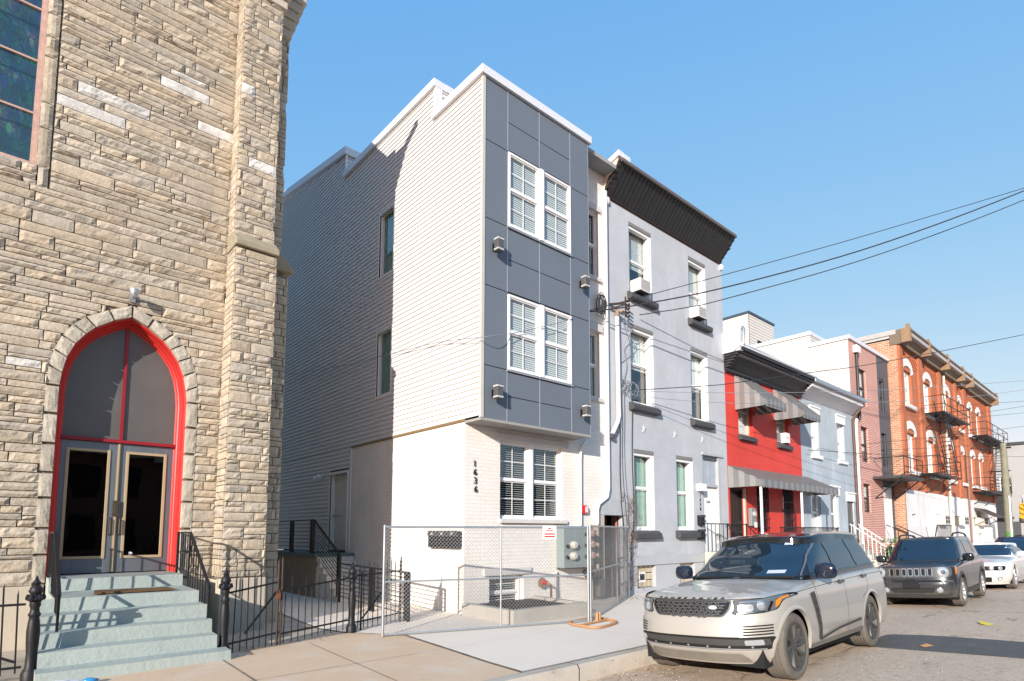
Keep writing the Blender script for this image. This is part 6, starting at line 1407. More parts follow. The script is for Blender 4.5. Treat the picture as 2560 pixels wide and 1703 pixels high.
RIMD = M('dusty_dark_alloy', (.10,.095,.088), .42, .5, .25, 7); RIMS = M('silver_alloy', (.55,.54,.52), .35, .7, .15, 8); DISC = M('brake_disc', (.22,.20,.19), .4, .8, .2, 9)
def wheel(car, x, y, r, w, rimr, style, rimm, steer=0):
    sg = 1 if y > 0 else -1; hb = w/2
    mb = MB(); pr = [(rimr-.01,-hb*.85),(rimr+.01,-hb*.97),(r*.86,-hb),(r*.955,-hb*.93),(r*.99,-hb*.78)]
    for k in range(5):
        c = -hb*.62+k*hb*.31; pr += [(r,c-hb*.11),(r,c+hb*.07),(r-.012,c+hb*.09),(r-.012,c+hb*.16)]
    pr += [(r*.99,hb*.80),(r*.955,hb*.93),(r*.86,hb),(rimr+.01,hb*.97),(rimr-.01,hb*.85)]
    mb.lathe(pr[:], (0,0,0), 'Y', 56); mb.f = mb.f[:-2]; mb.m = mb.m[:-2]
    t = mb.build('wheel', TYRE, smooth=35); t.parent = car; t.location = (x, y-sg*hb, r); t.rotation_euler = (0,0,steer)
    mb = MB(); mb.lathe([(rimr+.004,hb*.95),(rimr-.012,hb*.99),(rimr-.03,hb*.90),(rimr-.045,hb*.3),(rimr-.05,-hb*.6)], (0,0,0), 'Y', 48); mb.f = mb.f[:-2]; mb.m = mb.m[:-2]
    n = {'ten':10,'seven':7,'five':5}[style]
    for k in range(n):
        w0 = 2*math.pi*k/n
        for s2 in ((-1,1) if style == 'ten' and False else (0,)):
            def P(rad, wd, dep, ww): a_ = w0+ww; return (rad*math.cos(a_)-wd*math.sin(a_), dep, rad*math.sin(a_)+wd*math.cos(a_))
            wi, wo = {'ten':(.019,.034),'seven':(.026,.040),'five':(.04,.055)}[style]; tw = .10 if style == 'ten' else 0
            r0, r1 = .045, rimr-.02; d0, d1 = hb*.72, hb*.90
            rings = []
            for q in range(5):
                f = q/4; rad = r0+(r1-r0)*f; wd = (wi+(wo-wi)*f*f)*(rimr/.27); dep = d0+(d1-d0)*f; ww = tw*f*f
                rings.append([P(rad,-wd,dep-.035,ww),P(rad,wd,dep-.035,ww),P(rad,wd*.72,dep,ww),P(rad,0,dep+.010,ww),P(rad,-wd*.72,dep,ww)])
            o = len(mb.v)
            for rg in rings: mb.v += rg
            for q in range(4):
                for j in range(5): mb.f.append((o+q*5+j,o+q*5+(j+1)%5,o+(q+1)*5+(j+1)%5,o+(q+1)*5+j)); mb.m.append(0)
    mb.lathe([(.075,hb*.55),(.078,hb*.74),(.06,hb*.80),(.034,hb*.82),(.03,hb*.85),(0,hb*.86)], (0,0,0), 'Y', 20)
    if sg < 0: mb.v = [(x_,-y_,z_) for x_,y_,z_ in mb.v]
    rm = mb.build('rim', rimm, t, smooth=40); rm.matrix_parent_inverse = Matrix.Identity(4)
    mb = MB(); mb.lathe([(rimr-.05,sg*hb*.1),(rimr-.05,-sg*hb*.05)], (0,0,0), 'Y', 32); mb.lathe([(rimr-.01,-sg*hb*.3),(0,-sg*hb*.31)], (0,0,0), 'Y', 32)
    d = mb.build('brake_disc', DISC, t); return t
def arch(mb, sh, xw, zw, rad, sg, w, depth=.045, a0=-12, a1=192):
    """flared lip following the body side round the wheel opening"""
    P = []
    for k in range(33):
        an = R(a0+(a1-a0)*k/32); row = []
        for rr, o in ((rad-.008,-.03),(rad-.004,depth*.3),(rad+w*.3,depth*.42),(rad+w,.001)):
            x, z = xw+rr*math.cos(an), zw+rr*math.sin(an); row.append((x, sg*(sh.half(x,max(z,.2))+o), z))
        P.append(row)
    o = len(mb.v); mb.v += [p for row in P for p in row]
    for k in range(32):
        for j in range(3): mb.f.append((o+k*4+j,o+k*4+j+1,o+(k+1)*4+j+1,o+(k+1)*4+j)); mb.m.append(0)
def tub(mb, xw, zw, rad, y0, y1):
    n = 20; P = [(xw+rad*math.cos(R(-25+230*k/n)), zw+rad*math.sin(R(-25+230*k/n))) for k in range(n+1)]
    for (x0,z0),(x1,z1) in zip(P[:-1],P[1:]): mb.quad((x0,y0,z0),(x1,y0,z1),(x1,y1,z1),(x0,y1,z0))
    mb.add([(x,y0,z) for x,z in P], [tuple(range(n+1))])
def disc(mb, surf, u, v, r, off, n=18, ring=None, ctr=Vector((2.4,0,.7))):
    c = surf(u,v); e = .004; nn = (surf(u+e,v)-surf(u-e,v)).cross(surf(u,v+e)-surf(u,v-e)).normalized(); nn = nn if nn.dot(c-ctr) > 0 else -nn
    x = nn.cross(Vector((0,0,1))).normalized(); y = x.cross(nn); C0 = c+nn*off
    P = [C0+(x*math.cos(2*math.pi*k/n)+y*math.sin(2*math.pi*k/n))*r for k in range(n)]
    if ring: Q = [C0+nn*.006+(x*math.cos(2*math.pi*k/n)+y*math.sin(2*math.pi*k/n))*ring for k in range(n)]; mb.add(P+Q, [(k,(k+1)%n,n+(k+1)%n,n+k) for k in range(n)])
    else: mb.add(P+[C0+nn*r*.28], [(k,(k+1)%n,n) for k in range(n)])
def start(label, loc, rot, s, cat='car'):
    t = thing('parked_car', label, cat, loc, rot, 'cars parked along the kerb'); t.scale = (s,s,s); return t
def B(mb, name, m, car, smooth=35): return mb.build(name, m, car, smooth=smooth, local=True, sep=name in ('arch_lip','wheel_well','lens','reflector'))
def mirror(car, x, y, z, sg, m, k=1.0):
    mb = MB(); n = 10; pr = [(0,.0),(.05,.01),(.085,.05),(.095,.10),(.09,.135),(0,.14)]
    rows = []
    for f, w, h in ((0,.10,.075),(.03,.125,.10),(.09,.13,.105),(.13,.115,.092)):
        rows.append([(x+f*k, y+sg*(.10+w*math.copysign(abs(math.cos(2*math.pi*q/12))**.6,math.cos(2*math.pi*q/12)))*k, z+h*math.copysign(abs(math.sin(2*math.pi*q/12))**.7,math.sin(2*math.pi*q/12))*k) for q in range(12)])
    o = len(mb.v); mb.v += [p for r_ in rows for p in r_]
    for r_ in range(3):
        for q in range(12): mb.f.append((o+r_*12+q,o+r_*12+(q+1)%12,o+(r_+1)*12+(q+1)%12,o+(r_+1)*12+q)); mb.m.append(0)
    mb.f += [tuple(o+q for q in range(12)), tuple(o+36+q for q in range(12))]; mb.m += [0,0]
    mb.hexa([(x+.05,y-sg*.16,z-.12),(x+.10,y-sg*.16,z-.12),(x+.10,y+sg*.02,z-.09),(x+.05,y+sg*.02,z-.09),(x+.05,y-sg*.16,z-.085),(x+.10,y-sg*.16,z-.085),(x+.10,y+sg*.02,z-.05),(x+.05,y+sg*.02,z-.05)])
    return B(mb, 'wing_mirror', m, car, 50)

# ---------------------------------------------------------------- large silver-beige SUV
car = start('silver beige SUV with black grille, black roof and dusty dark wheels', (6.244,3.981,-.042), (-.059,-.002,.030), .985, 'SUV')
BODY = paint('champagne_paint', (.45,.425,.38), .25, .42, .38)
hoodt = [(0,.945),(.05,.972),(.10,.996),(.16,1.012),(.4,1.06),(.9,1.115),(1.35,1.165),(2,1.20),(4.6,1.235),(4.95,1.20)]
def Hrr(x, y): return tab(hoodt, x)-.075*min(1,abs(y)/.95)**3.2-(.05*max(0,1-x/.25)**2*(abs(y)/.9)**2)+(.012 if .55 < abs(y) < .72 and x < 1.3 else 0)
sh = Shell([(.2,.90),(.35,.955),(.55,.985),(.75,.992),(.95,.985),(1.10,.955),(1.22,.90)], [(.2,.16),(.30,.09),(.42,.035),(.56,.0),(.70,.02),(.80,.055),(.90,.075),(1.0,.10),(1.2,.14)], [(.2,4.86),(.4,4.95),(.7,4.97),(1.0,4.93),(1.25,4.85)], .95, 2.75, .55, 3.0, lambda x, y: .24 if x < .45 else .30, Hrr)
AR = [(.87,.40,.435),(3.79,.40,.435)]
mb = MB(); sh.mesh(mb, 30, 90, AR, (1.0,4.2)); B(mb, 'body', BODY, car, 40)
gh = Shell([(1.0,.905),(1.18,.875),(1.4,.80),(1.62,.715),(1.75,.665)], [(1.0,1.20),(1.15,1.36),(1.4,1.72),(1.62,2.08),(1.72,2.30),(1.80,2.6)], [(1.0,4.86),(1.2,4.82),(1.5,4.68),(1.75,4.55)], .70, 3.2, .45, 3.5, lambda x, y: 1.0, lambda x, y: tab([(1.3,1.70),(2.1,1.735),(2.8,1.80),(3.6,1.80),(4.6,1.76)],x)-.045*(abs(y)/.68)**2)
mb = MB(); gh.mesh(mb, 16, 60, (), (2.9,4.0), edge=.045); B(mb, 'roof', CARBLK, car, 40)
G0 = Vector((3.0,0,1.2))
mb = MB(); patch(mb, rounded([(-.775,1.165),(.775,1.165),(.655,1.655),(-.655,1.655)], .06), gh.front(), .006, .06, G0); ws = B(mb, 'windscreen', CARGL, car)
mb = MB(); patch(mb, rounded([(.42,1.23),(.63,1.23),(.63,1.26),(.42,1.26)][::1], .01), gh.front(), .009, .05, G0) if False else patch(mb, [(-.62,1.225),(-.40,1.225),(-.40,1.265),(-.62,1.265)], gh.front(), .009, .05, G0); patch(mb, [(-.50,1.60),(-.42,1.60),(-.42,1.63),(-.50,1.63)], gh.front(), .009, .05, G0); B(mb, 'sticker', M('pale_sticker', (.45,.5,.6), .5), ws)
mb = MB(); line(mb, [(-.72,1.172),(-.05,1.185)], .022, gh.front(), .016, G0); line(mb, [(.70,1.172),(.05,1.19)], .022, gh.front(), .016, G0); B(mb, 'wiper', MATTEBLK, ws)
mb = MB(); line(mb, [(-.80,1.14),(-.672,1.68)], .016, gh.front(), .010, G0); line(mb, [(.80,1.14),(.672,1.68)], .016, gh.front(), .010, G0); B(mb, 'screen_trim', M('dark_steel_trim', (.20,.21,.22), .3, .6, .1, 5), car)
for sg in (-1,1):
    S, SS = gh.side(sg), sh.side(sg)
    for nm, pl in (('side_window',[(1.78,1.21),(2.62,1.225),(2.62,1.655),(2.30,1.64)]),('side_window',[(2.70,1.225),(3.62,1.235),(3.58,1.665),(2.70,1.66)]),('side_window',[(3.69,1.24),(4.50,1.27),(4.25,1.63),(3.65,1.665)])):
        mb = MB(); patch(mb, rounded(pl,.035), S, .006, .07, G0); B(mb, nm, CARGL, car)
    mb = MB(); line(mb, [(1.55,1.175),(2.6,1.205),(4.6,1.245)], .018, S, .010, G0); B(mb, 'belt_trim', CARBLK, car)
    mb = MB()   # roof rail in body colour
    pts = [(2.55,1.722),(2.9,1.745),(3.6,1.752),(4.2,1.735),(4.5,1.71)]; mb.tube([(x, sg*(.645), z+.012) for x, z in pts], .022, 6); B(mb, 'roof_rail', BODY, car)
    mb = MB(); patch(mb, rounded([(1.37,.98),(1.52,1.0),(1.655,.52),(1.69,.40),(1.60,.37),(1.55,.55)],.012), SS, .010, .05); line(mb, [(1.63,.385),(2.3,.455),(3.22,.485)], .034, SS, .013); B(mb, 'fender_vent', PLAST, car)
    mb = MB()
    for k in range(5): x = 1.45+.035*k; line(mb, [(x-.05,.95-.13*k*.7),(x+.06,.95-.13*k*.7)], .006, SS, .014)
    B(mb, 'vent_slat', CARBLK, car)
    mb = MB()
    for pl in ([(1.58,1.14),(1.60,.95),(1.68,.5),(1.70,.33)], [(2.66,1.17),(2.68,.9),(2.70,.5),(2.72,.34)], [(3.70,1.18),(3.72,1.0),(3.62,.85),(3.38,.78)], [(1.66,.335),(3.25,.335)]): line(mb, pl, .007, SS, .0025)
    line(mb, [(.35,.965),(.9,1.02),(1.5,1.045),(3.5,1.10),(4.7,1.115)], .006, SS, .0025)
    B(mb, 'panel_gap', MATTEBLK, car)
    for hx, hz in ((2.44,1.06),(3.46,1.085)):
        mb = MB(); P = lambda u, v, o: lift(SS, u, v, o, Vector((2.4,0,.7)))
        mb.hexa([P(hx,hz-.018,.004),P(hx+.20,hz-.016,.004),P(hx+.20,hz-.016,.040),P(hx,hz-.018,.040),P(hx,hz+.018,.004),P(hx+.20,hz+.018,.004),P(hx+.20,hz+.016,.036),P(hx,hz+.016,.036)]); patch(mb, rounded([(hx+.05,hz-.035),(hx+.15,hz-.035),(hx+.15,hz+.03),(hx+.05,hz+.03)],.02), SS, .003, .06); B(mb, 'door_handle', CARBLK, car)
    mb = MB(); 
    for aw in AR: arch(mb, sh, *aw, sg, .045, .030)
    B(mb, 'arch_lip', BODY, car)
    mb = MB()
    for xw, zw, rr in AR: tub(mb, xw, zw, rr+.012, sg*.50, sg*(.78 if xw < 2 else .90))
    B(mb, 'wheel_well', MATTEBLK, car, False)
    mb = MB(); patch(mb, [(1.34,.305),(3.33,.305),(3.33,.365),(1.34,.355)], SS, .012, .1); B(mb, 'sill', M('dirty_sill', (.16,.145,.125), .75, 0, .25, 4), car)
    mirror(car, 1.72, sg*.955, 1.245, sg, gloss('navy_gloss', (.012,.018,.035), .08, .7), 1.05)
    F = sh.front(); q = lambda pl: [(sg*u, v) for u, v in pl]
    lamp_ = rounded([(.555,.972),(.80,.985),(.955,1.028),(.972,.985),(.940,.955),(.915,.865),(.84,.838),(.60,.815),(.545,.835),(.575,.885)],.02)
    mb = MB(); patch(mb, q([( .565+(u-.75)*1.05+.185, .91+(v-.91)*1.10) for u, v in lamp_]), F, .004, .03); hl = B(mb, 'headlamp', CARBLK, car)
    mb = MB(); patch(mb, q(lamp_), F, .009, .03); B(mb, 'lens', LAMPC, hl)
    mb = MB(); patch(mb, q(rounded([(.60,.925),(.745,.93),(.745,.848),(.605,.835)],.035)), F, .012, .03); disc(mb, F, sg*.808, .915, .055, .013, ring=.046); disc(mb, F, sg*.808, .915, .040, .014); B(mb, 'reflector', LAMPW, hl)
    mb = MB(); line(mb, q([(.86,.85),(.88,.93),(.88,.955)]), .02, F, .013, seg=.03); line(mb, q([(.615,.952),(.80,.963)]), .008, F, .013); line(mb, q([(.60,.824),(.84,.848)]), .010, F, .013); B(mb, 'chrome_strip', CHROME, hl)
    mb = MB(); patch(mb, q([(.905,.955),(.925,.99),(.957,1.012),(.962,.99),(.938,.972),(.928,.915),(.905,.88)]), F, .014, .02); B(mb, 'amber_lens', AMBER, hl)
    mb = MB()
    for k in range(4): patch(mb, q([(.655,.690-.032*k),(.90,.700-.032*k),(.90,.684-.032*k),(.66,.674-.032*k)]), F, .006, .04)
    B(mb, 'bumper_slat', MATTEBLK, car)
    mb = MB(); line(mb, q([(.60,.71),(.925,.722),(.925,.575),(.62,.568),(.60,.71)]), .014, F, .005); B(mb, 'slat_surround', BODY, car)
    mb = MB(); patch(mb, q(rounded([(.66,.535),(.82,.54),(.82,.478),(.66,.478)],.015)), F, .022, .04); fg = B(mb, 'fog_lamp', LAMPW, car)
    wheel(car, .87, sg*.965, .392, .285, .285, 'ten', RIMD, 0); wheel(car, 3.79, sg*.965, .392, .285, .285, 'ten', RIMD, 0)
F = sh.front()
gp = rounded([(-.535,.975),(.535,.975),(.515,.875),(.44,.795),(-.44,.795),(-.515,.875)],.04)
mb = MB(); patch(mb, gp, F, .006, .04); gr_ = B(mb, 'grille', CARBLK, car)
mb = MB()
for k in range(5):
    z = .955-.034*k; wmax = .49-.018*k
    line(mb, [(-wmax,z),(wmax,z)], .006, F, .016)
    n = 12
    for i in range(n):
        y = -wmax+(i+(.5 if k % 2 else .2))*2*wmax/n
        if abs(y) < wmax-.03: line(mb, [(y-.012,z),(y+.004,z-.02),(y+.028,z-.02),(y+.044,z)], .007, F, .015, seg=.03)
B(mb, 'grille_mesh', M('grille_graphite', (.16,.16,.16), .4, .4, .1, 9), gr_)
mb = MB(); pts = [(.475*math.cos(0),0)]; P_ = gp+[gp[0]]; line(mb, P_, .020, F, .012, seg=.05); B(mb, 'grille_frame', M('graphite_frame', (.10,.10,.10), .3, .5, .1, 9), gr_)
mb = MB(); patch(mb, [(-.33+.052*math.cos(i*math.pi/8), .895+.024*math.sin(i*math.pi/8)) for i in range(16)], F, .022, .03); B(mb, 'badge', M('badge_silver', (.55,.6,.55), .25, .4, .1, 9), gr_)
mb = MB(); patch(mb, rounded([(-.915,.565),(.915,.565),(.905,.46),(.86,.415),(-.86,.415),(-.905,.46)],.03), F, .004, .06); it = B(mb, 'lower_intake', MATTEBLK, car)
mb = MB(); patch(mb, rounded([(-.87,.545),(.87,.545),(.87,.478),(-.87,.468)],.02), F, .016, .06); B(mb, 'bumper_bar', PLAST, it)
mb = MB(); line(mb, [(-.83,.428),(.83,.428)], .012, F, .014); 
for y in (-.72,-.5,-.25,0,.25,.5,.72): disc(mb, F, y, .452, .014, .014, 8)
B(mb, 'intake_stud', GALV, it)
mb = MB(); patch(mb, [(-.60,.375),(.60,.375),(.66,.32),(.68,.275),(-.68,.275),(-.66,.32)], F, .012, .06); B(mb, 'skid_plate', M('dusty_skid_plate', (.26,.235,.195), .5, .4, .25, 5), car)
mb = MB(); patch(mb, rounded([(-.26,.72),(.26,.72),(.26,.755),(-.26,.755)],.01), F, .004, .05) if False else None
for y in (-.22,-.15,-.02,.10,.20): patch(mb, [(y-.03,.775),(y+.02,.775),(y+.02,.782),(y-.03,.782)], F, .005, .05)
B(mb, 'plate_clip', MATTEBLK, car)
def onhood(v, x0, y0):   # lettering lies on the sloping front of the bonnet
    y = y0-v.x; x = x0-v.y*.55; x = max(x, .05); return Vector((x+.0, y, Hrr(x,y)+.006+v.z))
mb = MB()
for word, yc in (('RANGE', .235), ('ROVER', -.255)):
    vs, fs = text_mesh(word, .062, .003, spacing=2.05); xm = max(v.x for v in vs)
    k = .205/max(abs(v.x) for v in vs); 
    def hp(v):
        y = yc+(-1)*(-v.x*k)*1.0; y = yc-v.x*k; z = .998+v.y*.62
        x = sh.fx(y, .96)-.012+(v.y+.025)*.95; return Vector((x, y, Hrr(x,y)+.006+v.z))
    mb.add([hp(v) for v in vs], fs)
B(mb, 'bonnet_lettering', MATTEBLK, car, False)
mb = MB(); 
for sg in (-1,1): line(mb, [(sg*.97,1.035)] if False else [(sg*.93,1.0),(sg*.55,.988)], .008, F, .003)
line(mb, [(-.55,.988),(.55,.988)], .008, F, .003); B(mb, 'bonnet_gap', MATTEBLK, car)
mb = MB(); mb.box(.3,4.7,-.8,.8,.20,.42); B(mb, 'underbody', MATTEBLK, car, False)
# ---------------------------------------------------------------- shared shell for the smaller cars
def common(car, sh, gh, body, roofm, AR, wheels, wins, screen, G0, gaps=(), lip=.03, lipm=None, nzb=22, spine=(1.0,3.4), flare=.03, style='seven', rimm=RIMS):
    mb = MB(); sh.mesh(mb, nzb, 70, AR, spine, nq=20); B(mb, 'body', body, car, 40)
    mb = MB(); gh.mesh(mb, 12, 40, (), (spine[0]+1.2,spine[1]), edge=.04, nq=18); B(mb, 'roof', roofm, car, 40)
    mb = MB(); patch(mb, rounded(screen,.05), gh.front(), .006, .07, G0); B(mb, 'windscreen', CARGL, car)
    for sg in (-1,1):
        S, SS = gh.side(sg), sh.side(sg)
        for pl in wins: mb = MB(); patch(mb, rounded(pl,.03), S, .006, .08, G0); B(mb, 'side_window', CARGL, car)
        mb = MB()
        for pl in gaps: line(mb, pl, .008, SS, .003)
        if gaps: B(mb, 'panel_gap', MATTEBLK, car)
        mb = MB()
        for aw in AR: arch(mb, sh, *aw, sg, flare, lip)
        B(mb, 'arch_lip', lipm or body, car)
        for xw, zw, rr in AR: mb = MB(); tub(mb, xw, zw, rr+.01, sg*.42, sg*(tab(sh.b,.5)-.03)); B(mb, 'wheel_well', MATTEBLK, car, False)
        for x, y, r, w, rr in wheels: wheel(car, x, sg*y, r, w, rr, style, rimm)
    mb = MB(); mb.box(.4,spine[1]+.6,-.7,.7,.18,.42); B(mb, 'underbody', MATTEBLK, car, False)

# ---------------------------------------------------------------- dark grey boxy SUV
car = start('dark grey boxy SUV with seven-slot silver grille and round headlamps', (16.31,4.247,-.055), (-.062,-.010,.031), .993, 'SUV')
BODY2 = paint('dark_slate_paint', (.040,.045,.052), .45, .30, .25)
ht = [(0,.955),(.1,.985),(.5,1.02),(1.15,1.06),(2,1.10),(4.1,1.14)]
sh = Shell([(.2,.83),(.4,.875),(.7,.895),(.95,.885),(1.1,.85)], [(.2,.14),(.35,.04),(.55,.0),(.70,.03),(.95,.06),(1.1,.10)], [(.2,4.1),(.5,4.22),(1.0,4.2),(1.15,4.15)], .55, 3.4, .4, 3.4, lambda x, y: .24, lambda x, y: tab(ht,x)-.05*min(1,abs(y)/.85)**3.5+(.02 if .4 < abs(y) < .62 and x < 1.1 else 0))
gh = Shell([(.9,.84),(1.08,.80),(1.4,.72),(1.63,.64)], [(.9,1.02),(1.08,1.16),(1.4,1.50),(1.58,1.70),(1.66,1.9)], [(.9,4.15),(1.15,4.1),(1.63,3.9)], .5, 4, .4, 4, lambda x, y: .9, lambda x, y: 1.665-.03*(abs(y)/.65)**2-(.03*max(0,x-2.8)**2))
AR = [(.80,.36,.40),(3.37,.36,.40)]
common(car, sh, gh, BODY2, BODY2, AR, [(.80,.885,.345,.23,.225),(3.37,.885,.345,.23,.225)], [[(1.45,1.12),(2.28,1.13),(2.28,1.56),(1.86,1.55)],[(2.38,1.13),(3.25,1.15),(3.2,1.55),(2.38,1.56)],[(3.34,1.17),(3.85,1.22),(3.72,1.50),(3.30,1.54)]], [(-.74,1.09),(.74,1.09),(.635,1.575),(-.635,1.575)], Vector((2.3,0,1.2)), [[(1.35,1.06),(1.38,.7),(1.40,.32)],[(2.33,1.09),(2.34,.32)],[(.2,.93),(1.4,1.0),(4,1.04)]], .04, PLAST, spine=(.8,3.6), flare=.075)
F = sh.front()
mb = MB(); patch(mb, rounded([(-.80,.955),(.80,.955),(.80,.73),(.55,.715),(-.55,.715),(-.80,.73)],.08), F, .008, .06); gr_ = B(mb, 'grille', M('dark_grey_grille', (.07,.07,.075), .4), car)
for k in range(7):
    y = (k-3)*.132; mb = MB(); line(mb, [(y-.047,.925),(y+.047,.925),(y+.042,.755),(y-.042,.755),(y-.047,.925)], .016, F, .018); patch(mb, [(y-.04,.92),(y+.04,.92),(y+.036,.76),(y-.036,.76)], F, .012, .06, mi=0); B(mb, 'grille_slot', [CHROME], gr_); mb = MB(); patch(mb, [(y-.036,.915),(y+.036,.915),(y+.033,.765),(y-.033,.765)], F, .019, .06); B(mb, 'slot_mesh', CARBLK, gr_)
mb = MB(); 
for sg in (-1,1):
    mb = MB(); disc(mb, F, sg*.645, .835, .118, .012, 24, ring=.100); disc(mb, F, sg*.645, .835, .10, .012, 24); hl = B(mb, 'headlamp', LAMPW, car); mb = MB(); disc(mb, F, sg*.645, .835, .05, .035, 18); B(mb, 'bulb_lens', LAMPC, hl)
    S = sh.side(sg); mb = MB(); patch(mb, [(sg*.842,.96),(sg*.868,.95),(sg*.868,.80),(sg*.85,.77)], F, .010, .03); B(mb, 'side_marker', AMBER, car)
    mb = MB(); line(mb, [(sg*.60,.63),(sg*.80,.64),(sg*.80,.48),(sg*.70,.46),(sg*.60,.63)], .018, F, .014); patch(mb, [(sg*.64,.64),(sg*.80,.645),(sg*.80,.61),(sg*.66,.60)], F, .012, .05); B(mb, 'corner_vent', PLAST, car)
    mb = MB(); disc(mb, F, sg*.55, .42, .065, .012, 18, ring=.05); disc(mb, F, sg*.55, .42, .05, .012); B(mb, 'fog_lamp', LAMPW, car)
    mb = MB(); pts = [(1.9,1.66),(2.1,1.73),(2.8,1.745),(3.5,1.70),(3.7,1.62)]; mb.tube([(x,sg*.60,z) for x, z in pts], .022, 6); B(mb, 'roof_rail', BLACKIRON, car)
    mirror(car, 1.36, sg*.86, 1.13, sg, CARBLK, .95)
    mb = MB(); patch(mb, [(1.22,.26),(2.95,.26),(2.95,.38),(1.22,.38)], sh.side(sg), .012, .1); B(mb, 'sill', PLAST, car)
mb = MB(); patch(mb, rounded([(-.60,.655),(.42,.655),(.42,.61),(-.60,.61)],.015), F, .010, .06); patch(mb, rounded([(-.46,.475),(.46,.475),(.42,.36),(-.42,.36)],.02), F, .010, .06); B(mb, 'lower_intake', MATTEBLK, car)
mb = MB()
for k in range(3): line(mb, [(-.43,.45-.035*k),(.43,.45-.035*k)], .010, F, .015)
B(mb, 'intake_mesh', PLAST, car)
mb = MB(); c0 = sh.fx(0,.55)-.03; mb.box(c0-.01,c0+.02,-.165,.165,.47,.63); mb.box(c0-.012,c0+.015,-.09,.09,.63,.69); B(mb, 'plate_holder', BLACKIRON, car)
mb = MB(); patch(mb, [(-.74,.32),(.74,.32),(.70,.235),(-.70,.235)], F, .008, .07); B(mb, 'bumper_lip', PLAST, car)
mb = MB(); vs, fs = text_mesh('Jeep', .075, .003); mb.add([Vector((sh.fx(-v.x,.95)+.03+(v.y+.02)*.7, -v.x, sh.top(.06,v.x)-.002+.0+v.y*.35)) for v in vs], fs); B(mb, 'bonnet_lettering', CHROME, car, False)
mb = MB(); mb.tube([(3.3,.2,1.63),(3.15,.2,1.95)], .006, 4); B(mb, 'aerial', BLACKIRON, car)
# ---------------------------------------------------------------- low white coupe
car = start('low white coupe with dark recessed twin headlamps', (22.69,4.30,-.06), (-.05,-.010,-.010), .996)
BODY3 = paint('white_car_paint', (.68,.67,.65), .05, .28, .2)
ht = [(0,.80),(.15,.86),(.8,.95),(1.75,1.00),(2.4,1.0),(4.9,1.02)]
sh = Shell([(.15,.86),(.4,.935),(.65,.955),(.85,.945),(1.0,.90)], [(.15,.16),(.3,.07),(.5,.0),(.75,.02),(.9,.07)], [(.15,4.85),(.5,5.0),(1.0,4.95)], .8, 2.8, .5, 3, lambda x, y: .17, lambda x, y: tab(ht,x)-.06*min(1,abs(y)/.9)**3)
gh = Shell([(.8,.86),(1.0,.81),(1.2,.70),(1.38,.60)], [(.8,1.55),(.98,1.72),(1.2,2.08),(1.36,2.38),(1.42,2.6)], [(.8,4.6),(1.0,4.4),(1.38,3.6)], .6, 3.4, .5, 3.2, lambda x, y: .8, lambda x, y: 1.425-.03*(abs(y)/.6)**2-.05*max(0,x-2.8)**2)
AR = [(.97,.36,.40),(3.92,.36,.40)]
common(car, sh, gh, BODY3, BODY3, AR, [(.97,.94,.36,.25,.25),(3.92,.94,.36,.25,.25)], [[(2.12,1.03),(3.3,1.05),(3.2,1.33),(2.52,1.34)],[(3.38,1.06),(3.85,1.10),(3.4,1.32),(3.28,1.33)]], [(-.76,1.005),(.76,1.005),(.60,1.35),(-.60,1.35)], Vector((2.6,0,1.0)), [[(1.85,.95),(1.87,.3)],[(3.4,.95),(3.42,.3)]], .022, None, spine=(1.0,4.2), style='five')
F = sh.front(); mb = MB(); patch(mb, rounded([(-.84,.74),(.84,.74),(.82,.60),(-.82,.60)],.05), F, .006, .06); gr_ = B(mb, 'grille', CARBLK, car)
for sg in (-1,1):
    for y in (.72,.52): mb = MB(); disc(mb, F, sg*y, .67, .062, .014, 18, ring=.05); disc(mb, F, sg*y, .67, .05, .012); B(mb, 'headlamp', LAMPW, car)
    mb = MB(); disc(mb, F, sg*.68, .35, .065, .008, 16, ring=.05); B(mb, 'fog_lamp', CARBLK, car); mirror(car, 1.92, sg*.90, 1.04, sg, BODY3, .9)
mb = MB(); patch(mb, rounded([(-.5,.40),(.5,.40),(.48,.25),(-.48,.25)],.03), F, .006, .07); B(mb, 'lower_intake', MATTEBLK, car)
# ---------------------------------------------------------------- dark blue car beyond
car = start('dark blue car parked beyond the white coupe', (29.0,4.35,-.06), (-.05,0,0), 1.0)
BODY4 = paint('deep_blue_paint', (.02,.03,.075), .3, .25, .15)
ht = [(0,.85),(.3,.95),(1.2,1.05),(4.3,1.10)]
sh = Shell([(.2,.83),(.5,.9),(.8,.91),(1.05,.86)], [(.2,.1),(.5,0),(.9,.06)], [(.2,4.5),(.6,4.65),(1.1,4.6)], .7, 2.8, .5, 3, lambda x, y: .2, lambda x, y: tab(ht,x)-.05*min(1,abs(y)/.85)**3)
gh = Shell([(.9,.82),(1.1,.77),(1.4,.66),(1.6,.58)], [(.9,1.05),(1.1,1.28),(1.4,1.78),(1.56,2.1),(1.62,2.3)], [(.9,4.5),(1.1,4.4),(1.6,3.9)], .6, 3.4, .5, 3.2, lambda x, y: .9, lambda x, y: 1.62-.03*(abs(y)/.6)**2-.03*max(0,x-3)**2)
AR = [(.9,.34,.38),(3.6,.34,.38)]
common(car, sh, gh, BODY4, BODY4, AR, [(.9,.89,.335,.22,.22),(3.6,.89,.335,.22,.22)], [[(1.75,1.13),(2.7,1.14),(2.6,1.5),(2.2,1.5)],[(2.8,1.14),(3.9,1.16),(3.6,1.5),(2.75,1.51)]], [(-.72,1.12),(.72,1.12),(.57,1.52),(-.57,1.52)], Vector((2.5,0,1.1)), [], .02, None)
F = sh.front(); mb = MB(); patch(mb, rounded([(-.4,.75),(.4,.75),(.36,.5),(-.36,.5)],.04), F, .006, .06); B(mb, 'grille', CARBLK, car)
